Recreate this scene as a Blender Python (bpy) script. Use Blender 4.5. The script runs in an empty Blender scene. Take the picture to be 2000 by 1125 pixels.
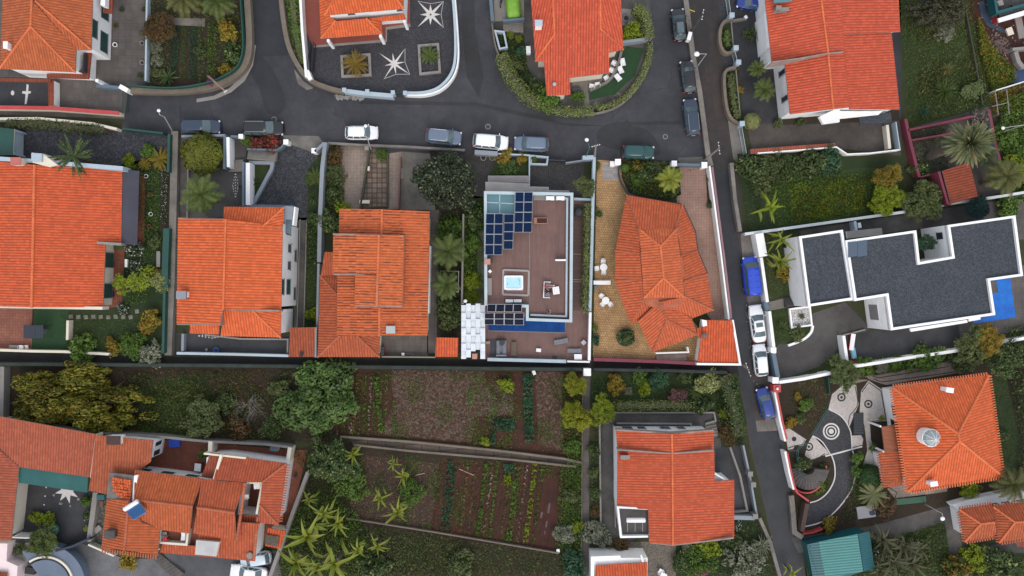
import bpy,math,random
from mathutils import Vector as V,Matrix
random.seed(7)
SC=bpy.context.scene
COL=SC.collection
S=.0635
H=95.0
R=math.radians
def W(x,y,z=0.0):
 k=(H-z)/H*S
 return V(((x-1000)*k,(562.5-y)*k,z))
class NT:
 def __init__(s,name):
  s.m=bpy.data.materials.new(name);s.m.use_nodes=True
  s.t=s.m.node_tree;s.b=s.t.nodes['Principled BSDF']
 def n(s,typ,*ins,**kw):
  d=s.t.nodes.new('ShaderNode'+typ)
  for k,v in kw.items():
   if hasattr(d,k):setattr(d,k,v)
   else:s.put(d.inputs[k.replace('_',' ')],v)
  for i,v in enumerate(ins):
   if v is not None:s.put(d.inputs[i],v)
  return d
 def put(s,sock,v):
  if isinstance(v,bpy.types.Node):v=v.outputs[0]
  if isinstance(v,bpy.types.NodeSocket):s.t.links.new(v,sock)
  elif isinstance(v,(tuple,list))and len(v)==3 and sock.type=='RGBA':sock.default_value=(*v,1)
  else:sock.default_value=v
 def math(s,op,a,b=None,c=None,clamp=False):
  return s.n('Math',a,b,c,operation=op,use_clamp=clamp)
 def mix(s,f,a,b,blend='MIX'):
  d=s.t.nodes.new('ShaderNodeMix');d.data_type='RGBA';d.blend_type=blend
  for k,v in((0,f),(6,a),(7,b)):s.put(d.inputs[k],v)
  return d.outputs[2]
 def ramp(s,f,lo,hi):
  d=s.n('MapRange',f);d.inputs[1].default_value=lo;d.inputs[2].default_value=hi
  return d.outputs[0]
 def noise(s,co,scale,det=4,rough=.6):
  return s.n('TexNoise',co,Scale=scale,Detail=det,Roughness=rough).outputs[0]
 def out(s,col,rough=.8,metal=0,h=None,hs=.3,hd=.05):
  s.put(s.b.inputs['Base Color'],col);s.put(s.b.inputs['Roughness'],rough)
  s.b.inputs['Metallic'].default_value=metal
  if h is not None:
   bp=s.n('Bump',Strength=hs,Distance=hd,Height=h);s.put(s.b.inputs['Normal'],bp)
  return s.m
def sc(c,f):return tuple(min(1,v*f)for v in c)
def dk(c):return c if c is None or min(c)>.34 else sc(c,.84)
def mat(name,c,r=.8,v=.2,s=.35,c2=None,fine=.12,fs=9,bump=0,metal=0,thr=(.35,.7),spec=None):
 """base colour, large blotches towards c2, fine speckle"""
 c,c2=dk(c),dk(c2)
 t=NT(name);co=t.n('TexCoord').outputs['Object']
 big=t.ramp(t.noise(co,s,6,.65),*thr)
 col=t.mix(big,sc(c,1-v*.5),c2 or sc(c,1+v))
 f=t.noise(co,fs,5,.7)
 g=t.math('MULTIPLY_ADD',f,fine*4,1-fine*2)
 col=t.mix(1.0,col,t.n('CombineColor',g,g,g),'MULTIPLY')
 if spec is not None:t.b.inputs['Specular IOR Level'].default_value=spec
 return t.out(col,r,metal,f if bump else None,bump,.03)
def mat_tile(name,c,dirt=.3,dirtc=(.05,.03,.02),slots=0.0,per=.32,row=.42,var=.13):
 c=dk(c)
 t=NT(name);uv=t.n('UVMap').outputs[0]
 sx=t.n('SeparateXYZ',uv);u,v=sx.outputs[0],sx.outputs[1]
 fu=t.math('FLOOR',t.math('DIVIDE',u,per));vr=t.math('DIVIDE',v,row)
 fv=t.math('FLOOR',vr);fr=t.math('FRACT',vr)
 w=t.n('TexWhiteNoise',t.n('CombineXYZ',fu,fv,0.0),noise_dimensions='2D')
 co=t.n('TexCoord').outputs['Object']
 col=t.mix(t.math('POWER',w.outputs[0],1.4),sc(c,1-var),(min(1,c[0]*(1+var)),c[1]*(1+var*1.3),c[2]*(1+var*1.6)))
 pale=t.ramp(t.noise(co,.9,5,.7),.55,.8)
 col=t.mix(t.math('MULTIPLY',pale,.38),col,(c[0]*1.05,c[1]*1.5,c[2]*2.2))
 d=t.ramp(t.noise(co,.55,8,.75),.48,.78)
 d2=t.ramp(t.noise(t.n('CombineXYZ',t.math('MULTIPLY',u,3.3),t.math('MULTIPLY',v,.5),0.0),1.0,5,.7),.5,.75)
 col=t.mix(t.math('MULTIPLY',t.math('MAXIMUM',d,d2),dirt),col,dirtc)
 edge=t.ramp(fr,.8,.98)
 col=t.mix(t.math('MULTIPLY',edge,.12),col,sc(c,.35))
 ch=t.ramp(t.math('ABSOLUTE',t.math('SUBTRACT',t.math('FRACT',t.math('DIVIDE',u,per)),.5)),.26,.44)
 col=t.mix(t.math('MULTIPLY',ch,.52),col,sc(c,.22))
 if slots:
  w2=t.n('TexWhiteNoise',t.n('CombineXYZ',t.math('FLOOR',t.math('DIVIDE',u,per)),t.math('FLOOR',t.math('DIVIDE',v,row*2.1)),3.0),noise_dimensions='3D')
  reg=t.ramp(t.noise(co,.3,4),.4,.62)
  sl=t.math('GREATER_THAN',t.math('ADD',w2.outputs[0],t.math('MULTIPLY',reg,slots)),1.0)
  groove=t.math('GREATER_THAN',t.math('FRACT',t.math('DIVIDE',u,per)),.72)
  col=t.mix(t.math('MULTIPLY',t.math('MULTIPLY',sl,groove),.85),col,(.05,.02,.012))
 return t.out(col,.85,0,t.math('SUBTRACT',0.0,fr),.25,.03)
def mat_grid(name,c,cj,bw,bh,j=.012,rot=0,v=.25,off=.5,r=.8,big=.25,bump=.3,c2=None):
 """bricks / slabs / setts in metres"""
 c,cj,c2=dk(c),dk(cj),dk(c2)
 t=NT(name);co=t.n('TexCoord').outputs['Object']
 mp=t.n('Mapping',co);mp.inputs['Rotation'].default_value=(0,0,R(rot))
 br=t.n('TexBrick',mp,Color1=sc(c,1-v),Color2=c2 or sc(c,1+v),Mortar=cj,Scale=1.0)
 br.offset=off;br.inputs['Mortar Size'].default_value=j;br.inputs['Brick Width'].default_value=bw;br.inputs['Row Height'].default_value=bh
 n1=t.ramp(t.noise(co,.3,7,.7),.3,.75);n2=t.noise(co,7,4,.7)
 g=t.math('MULTIPLY_ADD',n1,big*2,1-big)
 g=t.math('MULTIPLY',g,t.math('MULTIPLY_ADD',n2,.5,.75))
 col=t.mix(1.0,br.outputs[0],t.n('CombineColor',g,g,g),'MULTIPLY')
 return t.out(col,r,0,t.math('SUBTRACT',t.math('MULTIPLY',n2,.3),br.outputs[1]),bump,.02)
def mat_cobble(name,c,cj,size=.14,v=.5,r=.75,big=.3):
 c,cj=dk(c),dk(cj)
 t=NT(name);co=t.n('TexCoord').outputs['Object']
 vo=t.n('TexVoronoi',co,Scale=1/size);vd=t.n('TexVoronoi',co,Scale=1/size,feature='DISTANCE_TO_EDGE')
 w=t.n('SeparateColor',vo.outputs['Color']).outputs[0]
 g=t.math('MULTIPLY_ADD',w,v*2,1-v)
 n1=t.ramp(t.noise(co,.25,7,.7),.3,.75)
 g=t.math('MULTIPLY',g,t.math('MULTIPLY_ADD',n1,big*2,1-big))
 col=t.mix(1.0,c,t.n('CombineColor',g,g,g),'MULTIPLY')
 col=t.mix(t.ramp(vd.outputs[0],.12,.02),col,cj)
 return t.out(col,r,0,vd.outputs[0],.4,.02)
def mat_planks(name,c,w=.14,rot=0,v=.15,r=.7,big=.2):
 c=dk(c)
 t=NT(name);co=t.n('TexCoord').outputs['Object']
 mp=t.n('Mapping',co);mp.inputs['Rotation'].default_value=(0,0,R(rot))
 sx=t.n('SeparateXYZ',mp);y=t.math('DIVIDE',sx.outputs[1],w)
 wn=t.n('TexWhiteNoise',t.n('CombineXYZ',t.math('FLOOR',y),t.math('FLOOR',t.math('MULTIPLY',sx.outputs[0],.4)),0.0),noise_dimensions='2D')
 st=t.noise(t.n('CombineXYZ',t.math('MULTIPLY',sx.outputs[0],.5),t.math('MULTIPLY',sx.outputs[1],6.0),0.0),1.5,5,.7)
 g=t.math('MULTIPLY',t.math('MULTIPLY_ADD',wn.outputs[0],v*2,1-v),t.math('MULTIPLY_ADD',st,.5,.75))
 n1=t.ramp(t.noise(co,.35,7,.7),.3,.75)
 g=t.math('MULTIPLY',g,t.math('MULTIPLY_ADD',n1,big*2,1-big))
 gap=t.ramp(t.math('ABSOLUTE',t.math('SUBTRACT',t.math('FRACT',y),.5)),.42,.5)
 col=t.mix(1.0,c,t.n('CombineColor',g,g,g),'MULTIPLY')
 col=t.mix(t.math('MULTIPLY',gap,.6),col,sc(c,.2))
 return t.out(col,r,0,t.math('SUBTRACT',0.0,gap),.4,.02)
def mat_asphalt(name,c,patch=None,r=.75,crack=1.0,stain=.62):
 c,patch=dk(c),dk(patch)
 t=NT(name);co=t.n('TexCoord').outputs['Object']
 n1=t.ramp(t.noise(co,.11,8,.75),.4,.62);n2=t.ramp(t.noise(co,.5,8,.75),.35,.7);n3=t.noise(co,22,4,.8)
 col=t.mix(n1,sc(c,.62),sc(patch or sc(c,1.3),1.1))
 col=t.mix(t.math('MULTIPLY',n2,stain),col,sc(c,.55))
 sp=t.ramp(t.noise(co,1.3,8,.8),.66,.8)
 col=t.mix(t.math('MULTIPLY',sp,.55),col,sc(c,1.9))
 wp=t.n('VectorMath',co,t.n('VectorMath',t.n('TexNoise',co,Scale=.6).outputs[1],(1.6,1.6,1.6),operation='MULTIPLY'),operation='ADD')
 vd=t.n('TexVoronoi',wp,Scale=.16,feature='DISTANCE_TO_EDGE')
 ck=t.math('MULTIPLY',t.ramp(vd.outputs[0],.012,.002),t.ramp(t.noise(co,.22,4),.42,.62))
 col=t.mix(t.math('MULTIPLY',ck,.7*crack),col,sc(c,.3))
 g=t.math('MULTIPLY_ADD',n3,.7,.65)
 col=t.mix(1.0,col,t.n('CombineColor',g,g,g),'MULTIPLY')
 return t.out(col,t.math('MULTIPLY_ADD',n2,-.2,r),0,n3,.25,.02)
def mat_soil(name,c,c2,c3,s=.5,r=.95,thr2=(.55,.7)):
 c,c2,c3=dk(c),dk(c2),dk(c3)
 t=NT(name);co=t.n('TexCoord').outputs['Object']
 n1=t.ramp(t.noise(co,s,8,.75),.38,.64);n2=t.ramp(t.noise(co,s*2.7,8,.8),*thr2);n3=t.noise(co,9,6,.85)
 col=t.mix(n2,t.mix(n1,c,c2),c3)
 g=t.math('MULTIPLY_ADD',n3,1.5,.25)
 col=t.mix(1.0,col,t.n('CombineColor',g,g,g),'MULTIPLY')
 return t.out(col,r,0,n3,.8,.08)
def mat_leaf(name,c,c2,c3=None,r=.6,dark=.55):
 """each leaf is an island and gets its own tint; clumps differ by a broad noise"""
 c,c2,c3=dk(c),dk(c2),dk(c3)
 t=NT(name);g=t.n('NewGeometry');oi=t.n('ObjectInfo');co=t.n('TexCoord').outputs['Object']
 ri=g.outputs['Random Per Island']
 col=t.mix(ri,c,c2)
 if c3:col=t.mix(t.math('GREATER_THAN',ri,.86),col,c3)
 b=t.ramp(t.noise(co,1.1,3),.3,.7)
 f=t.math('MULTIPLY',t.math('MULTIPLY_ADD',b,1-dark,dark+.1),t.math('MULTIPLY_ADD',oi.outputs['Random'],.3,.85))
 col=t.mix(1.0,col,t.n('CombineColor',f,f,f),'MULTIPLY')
 t.b.inputs['Specular IOR Level'].default_value=.25
 return t.out(col,r)
def mat_simple(name,c,r=.5,metal=0,coat=0,trans=0,spec=None):
 t=NT(name);t.out(c,r,metal)
 co=t.n('TexCoord').outputs['Object'];g=t.math('MULTIPLY_ADD',t.noise(co,3,5,.7),.24,.88)
 t.put(t.b.inputs['Base Color'],t.mix(1.0,c,t.n('CombineColor',g,g,g),'MULTIPLY'))
 t.b.inputs['Coat Weight'].default_value=coat;t.b.inputs['Coat Roughness'].default_value=.08
 t.b.inputs['Transmission Weight'].default_value=trans
 if spec is not None:t.b.inputs['Specular IOR Level'].default_value=spec
 return t.m
ORG={}
def org(o):return ORG.get(o.name,V((0,0,0)))if o else V((0,0,0))
def tag(o,label=None,cat=None,group=None,kind=None):
 if cat and not kind:kind='thing'
 for k,v in(('label',label),('category',cat),('group',group),('kind',kind)):
  if v:o[k]=v
 return o
def thing(name,label,cat,loc=(0,0,0),rz=0,group=None):
 o=bpy.data.objects.new(name,None);COL.objects.link(o)
 o.empty_display_size=.3;o.location=loc;o.rotation_euler.z=rz
 ORG[o.name]=V(loc)if not rz else V((0,0,0))
 return tag(o,label,cat,group)
def copy_tree(o,parent=None):
 c=o.copy();COL.objects.link(c)
 if parent:c.parent=parent
 for ch in list(o.children):copy_tree(ch,c)
 return c
def put(o,loc,rz=0,s=1,label=None,group=None,mats=None):
 o.location=loc;o.rotation_euler.z=rz
 o.scale=(s,s,s)if isinstance(s,(int,float))else s
 if label:o['label']=label
 if group:o['group']=group
 return o
class MB:
 def __init__(s):s.v=[];s.f=[];s.mi=[];s.uv=[]
 def poly(s,pts,m=0,uv=None):
  i=len(s.v);s.v+=[tuple(p)for p in pts];s.f.append(tuple(range(i,i+len(pts))));s.mi.append(m)
  s.uv.append(uv if uv else[(p[0],p[1])for p in pts])
 def faces(s,vs,fs,m=0):
  i=len(s.v);s.v+=[tuple(p)for p in vs]
  for f in fs:
   s.f.append(tuple(i+k for k in f));s.mi.append(m);s.uv.append([(vs[k][0],vs[k][1])for k in f])
 def prism(s,pts,z0,z1,m=0,mt=None,bottom=False):
  if area(pts)<0:pts=pts[::-1]
  n=len(pts);vs=[(p[0],p[1],z0)for p in pts]+[(p[0],p[1],z1)for p in pts]
  s.faces(vs,[(i,(i+1)%n,n+(i+1)%n,n+i)for i in range(n)],m)
  s.faces(vs[n:],[tuple(range(n))],m if mt is None else mt)
  if bottom:s.faces(vs[:n],[tuple(range(n))[::-1]],m)
 def box(s,c,d,rz=0,m=0,bev=0):
  x,y,z=(k/2 for k in d);cs,sn=math.cos(rz),math.sin(rz)
  if bev:
   b=min(bev,x*.9,y*.9,z*.9)
   rings=[(x-b,y-b,-z),(x,y,-z+b),(x,y,z-b),(x-b,y-b,z)]
  else:rings=[(x,y,-z),(x,y,z)]
  vs=[]
  for(a,bb,zz)in rings:
   for sx,sy in((-1,-1),(1,-1),(1,1),(-1,1)):
    px,py=a*sx,bb*sy
    vs.append((c[0]+px*cs-py*sn,c[1]+px*sn+py*cs,c[2]+zz))
  fs=[(3,2,1,0)];k=len(rings)
  for r in range(k-1):
   for i in range(4):fs.append((r*4+i,r*4+(i+1)%4,r*4+4+(i+1)%4,r*4+4+i))
  q=(k-1)*4;fs.append((q,q+1,q+2,q+3));s.faces(vs,fs,m)
 def bar(s,a,b,w,z0,z1,m=0):
  a=V((a[0],a[1],0));b=V((b[0],b[1],0));d=b-a;L=d.length
  if L<1e-6:return
  s.box(((a.x+b.x)/2,(a.y+b.y)/2,(z0+z1)/2),(L,w,z1-z0),math.atan2(d.y,d.x),m)
 def tube(s,pts,r,n=6,m=0,cap=True):
  pts=[V(p)for p in pts];rs=r if isinstance(r,(list,tuple))else[r]*len(pts);vs=[]
  for i,p in enumerate(pts):
   d=(pts[min(i+1,len(pts)-1)]-pts[max(i-1,0)])
   d=d.normalized()if d.length>1e-9 else V((0,0,1))
   a=d.cross(V((0,0,1))if abs(d.z)<.95 else V((1,0,0))).normalized();b=d.cross(a)
   for k in range(n):
    t=2*math.pi*k/n;vs.append(p+(a*math.cos(t)+b*math.sin(t))*rs[i])
  fs=[]
  for i in range(len(pts)-1):
   for k in range(n):fs.append((i*n+k,i*n+n+k,i*n+n+(k+1)%n,i*n+(k+1)%n))
  if cap:fs+=[tuple(range(n)),tuple(range(len(vs)-n,len(vs)))[::-1]]
  s.faces(vs,fs,m)
 def lathe(s,c,prof,n=16,m=0,a0=0,a1=2*math.pi):
  vs=[];full=a1-a0>6.28;N=n if full else n+1
  for r,z in prof:
   for k in range(N):
    t=a0+(a1-a0)*k/n;vs.append((c[0]+r*math.cos(t),c[1]+r*math.sin(t),c[2]+z))
  fs=[]
  for i in range(len(prof)-1):
   for k in range(n):
    k2=(k+1)%N;fs.append((i*N+k,i*N+k2,i*N+N+k2,i*N+N+k))
  if full:fs.append(tuple(range(len(vs)-N,len(vs))))
  s.faces(vs,fs,m)
 def ball(s,c,r,n=10,m=0):
  r=r if isinstance(r,(tuple,list))else(r,r,r);vs=[];k=n//2
  for i in range(k+1):
   a=math.pi*i/k-math.pi/2
   for j in range(n):
    t=2*math.pi*j/n;vs.append((c[0]+r[0]*math.cos(a)*math.cos(t),c[1]+r[1]*math.cos(a)*math.sin(t),c[2]+r[2]*math.sin(a)))
  s.faces(vs,[(i*n+j,i*n+(j+1)%n,i*n+n+(j+1)%n,i*n+n+j)for i in range(k)for j in range(n)],m)
 def build(s,name,mats,parent=None,smooth=False,label=None,cat=None,group=None,kind=None,o0=None):
  me=bpy.data.meshes.new(name);mats=mats if isinstance(mats,(list,tuple))else[mats]
  o_=V(o0)if o0 is not None else org(parent)
  if parent is None and o0 is None and kind!='structure' and s.v:
   xs=[v[0]for v in s.v];ys=[v[1]for v in s.v]
   o_=V(((min(xs)+max(xs))/2,(min(ys)+max(ys))/2,min(v[2]for v in s.v)))
  me.from_pydata([(v[0]-o_.x,v[1]-o_.y,v[2]-o_.z)for v in s.v],[],s.f)
  for m in mats:me.materials.append(m)
  me.polygons.foreach_set('material_index',s.mi)
  uvl=me.uv_layers.new(name='UVMap');flat=[c for f in s.uv for p in f for c in p]
  uvl.data.foreach_set('uv',flat)
  if smooth:me.polygons.foreach_set('use_smooth',[True]*len(s.f))
  me.update()
  o=bpy.data.objects.new(name,me);COL.objects.link(o)
  if parent:o.parent=parent;ORG[o.name]=org(parent)
  else:
   if o0 is None:o.location=o_
   ORG[o.name]=o_
  return tag(o,label,cat,group,kind)
def area(p):return .5*sum(p[i-1][0]*p[i][1]-p[i][0]*p[i-1][1]for i in range(len(p)))
def curve(pts,n=6,closed=False):
 """Catmull-Rom through pixel points"""
 P=pts;k=len(P);out=[]
 for i in range(k if closed else k-1):
  g=(lambda j:P[j%k])if closed else(lambda j:P[max(0,min(k-1,j))])
  p0,p1,p2,p3=g(i-1),g(i),g(i+1),g(i+2)
  for j in range(n):
   t=j/n
   out.append(tuple(.5*(2*p1[c]+(p2[c]-p0[c])*t+(2*p0[c]-5*p1[c]+4*p2[c]-p3[c])*t*t+(3*p1[c]-p0[c]-3*p2[c]+p3[c])*t**3)for c in(0,1)))
 if not closed:out.append(tuple(P[-1][:2]))
 return out
def inpoly(x,y,P):
 c=False
 for i in range(len(P)):
  (x1,y1),(x2,y2)=P[i-1][:2],P[i][:2]
  if(y1>y)!=(y2>y)and x<(x2-x1)*(y-y1)/(y2-y1)+x1:c=not c
 return c
def patch(name,pts,m,lvl,smooth=False,z=None):
 """ground sheet through pixel points; one 4 mm step per level"""
 if smooth:pts=curve(pts,6,True)
 z=.004*lvl if z is None else z
 P=[W(x,y,z)for x,y in pts]
 if area(P)<0:P=P[::-1]
 mb=MB();mb.poly(P)
 return mb.build(name,m,kind='structure')
def wall(name,pts,h,w,m,label,cat='wall',mt=None,smooth=False,z0=0,closed=False,parent=None,posts=0,pm=None,coping=0,group=None):
 """wall along pixel points given at its top; mitred; optional coping slab and posts"""
 if smooth:pts=curve(pts,5,closed)
 P=[W(x,y,h)for x,y in pts];n=len(P);Lf=[];Rt=[]
 for i in range(n):
  a=P[i-1]if(i or closed)else P[i];b=P[(i+1)%n]if(i<n-1 or closed)else P[i]
  d1=(P[i]-a).xy;d2=(b-P[i]).xy
  d1=d1.normalized()if d1.length>1e-6 else d2.normalized();d2=d2.normalized()if d2.length>1e-6 else d1
  nn=V((-(d1.y+d2.y),d1.x+d2.x));nn=nn.normalized()if nn.length>1e-6 else V((-d1.y,d1.x))
  k=min(1.8,1/max(.4,nn.dot(V((-d1.y,d1.x)))))
  Lf.append(P[i].xy+nn*w/2*k);Rt.append(P[i].xy-nn*w/2*k)
 mb=MB();hb=h-coping
 def strip(L,Rr,za,zb,ms,mtop):
  vs=[]
  for i in range(n):vs+=[(*Rr[i],za),(*L[i],za),(*L[i],zb),(*Rr[i],zb)]
  for i in range(n if closed else n-1):
   a=i*4;b=((i+1)%n)*4
   mb.faces([vs[k]for k in(a,b,b+3,a+3)],[(0,1,2,3)],ms)
   mb.faces([vs[k]for k in(b+1,a+1,a+2,b+2)],[(0,1,2,3)],ms)
   mb.faces([vs[k]for k in(a+3,b+3,b+2,a+2)],[(0,1,2,3)],mtop)
  if not closed:
   for a,fl in((0,0),((n-1)*4,1)):
    q=[vs[a],vs[a+1],vs[a+2],vs[a+3]];mb.faces(q[::-1]if fl==0 else q,[(0,1,2,3)],ms)
 strip(Lf,Rt,z0,hb,0,1 if mt else 0)
 if coping:
  g=(w/2+.05)/(w/2)
  strip([p+(q-p)*(.5+g/2)for p,q in zip(Rt,Lf)],[q+(p-q)*(.5+g/2)for p,q in zip(Rt,Lf)],hb+.002,h,1 if mt else 0,1 if mt else 0)
 o=mb.build(name,[m,mt]if mt else m,parent)
 if parent is None:tag(o,label,cat,group)
 return o
def ray(x,y,p,n):
 """pixel ray hits plane"""
 c=V((0,0,H));d=W(x,y,0)-c
 return c+d*(n.dot(p-c)/n.dot(d))
def clip(P,a,b,keep):
 out=[]
 for i in range(len(P)):
  p,q=P[i-1],P[i];ip,iq=keep(p),keep(q)
  if(ip>=0)!=(iq>=0):out.append(p+(q-p)*(ip/(ip-iq)))
  if iq>=0:out.append(q)
 return out
def plane_of(pts):
 q=[W(*p)for p in pts if len(p)==3][:3]
 if len(q)==2:
  q.append(W(*[p for p in pts if len(p)==2][0],min(v.z for v in q)))
 n=(q[1]-q[0]).cross(q[2]-q[0]).normalized()
 return q[0],(n if n.z>0 else-n)
def slope(mb,pts,per=.32,amp=.06,th=.14,me=1,flip=False):
 """one roof plane of barrel tiles: the first three points with a height set the plane"""
 p0,n=plane_of(pts)
 P=[ray(p[0],p[1],p0,n)for p in pts]
 if area(P)<0:P=P[::-1]
 hz=V((0,0,1)).cross(n)
 u=hz.normalized()if hz.length>.02 else V((1,0,0));d=u.cross(n)
 if flip:u,d=d,-u
 st=per/4;us=[p.dot(u)for p in P];k0=math.floor(min(us)/st);k1=math.ceil(max(us)/st)
 prof=(0,.8,1,.45)
 for k in range(k0,k1):
  a,b=k*st,(k+1)*st
  Q=clip(P,0,0,lambda p:p.dot(u)-a);Q=clip(Q,0,0,lambda p:b-p.dot(u))if len(Q)>2 else Q
  if len(Q)<3:continue
  wa,wb=prof[k%4]*amp,prof[(k+1)%4]*amp
  vs=[p+n*(wa+(wb-wa)*(p.dot(u)-a)/st)for p in Q]
  mb.poly(vs,0,[(p.dot(u),p.dot(d))for p in Q])
 low=[p-V((0,0,th))for p in P];N=len(P);up=[p+n*amp*.35 for p in P]
 for i in range(N):
  j=(i+1)%N;mb.poly([low[i],low[j],up[j],up[i]],me)
 mb.poly(low[::-1],me)
def ridges(segs,m,parent,r=.13,name='ridge_tiles',lift=.03):
 for a,b in segs:
  A,B=W(*a),W(*b);L=(B-A).length;k=max(1,int(L/.4));mb=MB()
  for i in range(k):
   p=A+(B-A)*(i/k);q=A+(B-A)*((i+1.12)/k)
   mb.tube([p+V((0,0,lift+.02)),q+V((0,0,lift))],[r,r*.88],8)
  mb.build(name,m,parent)
def eave_tails(a,b,cen,m,parent,out=.3,per=.34):
 """row of open tile mouths jutting past the eave from a to b (pixels + height), away from the pixel cen"""
 A,B,C=W(*a),W(*b),W(*cen);d=B-A;L=d.length;d.normalize();nn=V((-d.y,d.x,0)).normalized()
 if nn.dot(A-C)<0:nn=-nn
 mb=MB();k=int(L/per);rz=math.atan2(d.y,d.x)
 for i in range(k):
  p=A+d*((i+.5)*per)+nn*out*.5
  mb.tube([p-nn*out*.6+V((0,0,.03)),p+nn*out*.5-V((0,0,.07))],[.1,.085],6)
 return mb.build('eave_tiles',m,parent)
def body(parent,pts,z,m,z0=0,inset=.35,name='wall',mt=None):
 """house walls: pixel outline at eave height z, dropped straight down"""
 P=[W(x,y,z).xy for x,y in pts]
 if area(P)<0:P=P[::-1]
 Q=[];n=len(P)
 for i in range(n):
  d1=(P[i]-P[i-1]).normalized();d2=(P[(i+1)%n]-P[i]).normalized()
  nn=V((-(d1.y+d2.y),d1.x+d2.x));nn=nn.normalized()if nn.length>1e-6 else V((-d1.y,d1.x))
  k=1/max(.3,nn.dot(V((-d1.y,d1.x))));Q.append(P[i]+nn*inset*k)
 mb=MB();mb.prism(Q,z0,z-.05,0,mt and 1)
 return mb.build(name,[m,mt]if mt else m,parent)
def opening(parent,a,b,ze,t0,t1,z0,z1,mp,mf,name='window',inset=.35,sub='pane',ledge=True):
 """frame with a pane or shutter on the wall whose eave runs a->b (pixels at height ze); the face looks towards the photo's middle"""
 A,B=W(*a,ze),W(*b,ze);d=(B-A);d.z=0;L=d.length;d.normalize();nn=V((-d.y,d.x,0))
 if nn.dot(-V((A.x+B.x,A.y+B.y,0)))<0:nn=-nn
 off=-nn*inset
 p=A+d*L*t0+off;q=A+d*L*t1+off;c=(p+q)/2;w=(q-p).length;rz=math.atan2(d.y,d.x)
 mb=MB();f=.08
 zc=(z0+z1)/2
 for sx in(-1,1):
  e=c+d*sx*(w/2-f/2)+nn*.012;mb.box((e.x,e.y,zc),(f,.04,z1-z0),rz)
 for zz in(z0+f/2,z1-f/2):
  e=c+nn*.013;mb.box((e.x,e.y,zz),(w-2*f,.04,f),rz)
 if ledge:
  e=c+nn*.02;mb.box((e.x,e.y,z0-.03),(w+.16,.1,.06),rz)
 o=mb.build(name,mf,parent)
 mb=MB();e=c+nn*.006;mb.box((e.x,e.y,zc),(w-2*f,.04,z1-z0-2*f),rz)
 mb.build(sub,mp,o)
 return o
WHITE=mat('white_paint',(.88,.88,.88),.7,.06,.7,(.68,.67,.65),.05,5,thr=(.5,.85))
CREAM=mat('cream_paint',(.74,.68,.56),.8,.1,.3,(.6,.55,.46),.05,5)
GREYW=mat('grey_paint',(.26,.29,.33),.7,.12,.4,None,.06,6)
BLUEG=mat('pale_blue_grey_paint',(.36,.44,.5),.7,.12,.4,None,.06,6)
DKBLU=mat('slate_blue_paint',(.12,.17,.22),.7,.15,.4,None,.06,6)
PINKW=mat('pale_pink_paint',(.75,.62,.62),.7,.08,.4,None,.05,5)
REDP=mat('red_paint',(.5,.06,.06),.6,.2,.6,None,.08,6)
MAROON=mat('maroon_paint',(.2,.035,.06),.7,.2,.6,None,.08,6)
GREENP=mat('dark_green_paint',(.012,.07,.055),.5,.2,.5,None,.08,6)
TEALP=mat('teal_sheet',(.03,.2,.19),.45,.15,.3,None,.08,4)
TEALD=mat('dark_teal_sheet',(.012,.1,.115),.45,.15,.3,None,.08,4)
CONC=mat('concrete',(.17,.155,.14),.9,.4,.4,(.27,.245,.215),.2,7,.3)
CONCL=mat('pale_concrete',(.36,.34,.32),.9,.35,.4,(.24,.22,.2),.18,7,.3)
CONCD=mat('dark_concrete',(.075,.07,.068),.9,.5,.35,(.13,.12,.11),.2,7,.3)
STONE=mat('weathered_masonry',(.26,.215,.165),.9,.4,.6,(.15,.12,.095),.25,6,.5)
MOSSY=mat('mossy_masonry',(.1,.095,.075),.95,.5,.8,(.05,.06,.03),.3,6,.5)
ASPH=mat_asphalt('asphalt',(.042,.043,.053),(.062,.061,.071))
ASPHN=mat_asphalt('fresh_asphalt',(.022,.025,.035),(.028,.03,.037),.7,.15,.2)
ASPHL=mat_asphalt('lane_asphalt',(.032,.027,.027),(.066,.043,.034),.7,.6)
YARDB=mat_asphalt('weathered_forecourt',(.085,.073,.066),(.12,.1,.088),.9,.6,.8)
AWN=mat('awning_cloth',(.018,.11,.105),.7,.2,.4,None,.06,4)
ASPHD=mat_asphalt('shaded_alley_asphalt',(.012,.010,.010),(.018,.014,.013),.9,.3)  # asphalt darkened: the deep alley's shade is put into its colour
YARDD=mat_asphalt('dark_yard',(.034,.035,.041),(.05,.051,.058),.8,.2,.3)
COBB=mat_cobble('basalt_setts',(.055,.057,.068),(.014,.014,.016),.22)
COBBS=mat_cobble('fine_basalt_setts',(.05,.05,.06),(.02,.02,.022),.12,.45)
CALC=mat_cobble('white_limestone_setts',(.5,.45,.42),(.3,.27,.25),.09,.2,.7,.18)
CALCD=mat_cobble('black_basalt_setts',(.025,.025,.028),(.01,.01,.01),.11,.4)
PAVP=mat_grid('pinkish_slab_paving',(.34,.21,.165),(.24,.145,.112),.34,.34,.018,0,.07,.0)
PAVY=mat_grid('ochre_paving',(.45,.275,.125),(.26,.145,.06),.3,.3,.03,3,.16,.5,.8,.3)
PAVT=mat_grid('terracotta_paving',(.22,.065,.035),(.1,.035,.022),.3,.3,.014,0,.16,0)
PAVG=mat_grid('grey_slab_paving',(.115,.1,.092),(.08,.07,.063),.8,.8,.02,0,.1,.0,.85,.35)
PAVS=mat_grid('stained_square_slabs',(.24,.17,.13),(.05,.04,.03),.62,.62,.05,0,.25,0,.9,.35)
PAVK=mat_grid('pale_stained_paving',(.3,.235,.195),(.2,.15,.12),.4,.4,.015,0,.08,0,.9,.45)
HEXP=mat_grid('dark_block_paving',(.07,.064,.062),(.022,.02,.02),.32,.2,.03,35,.25)
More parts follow.
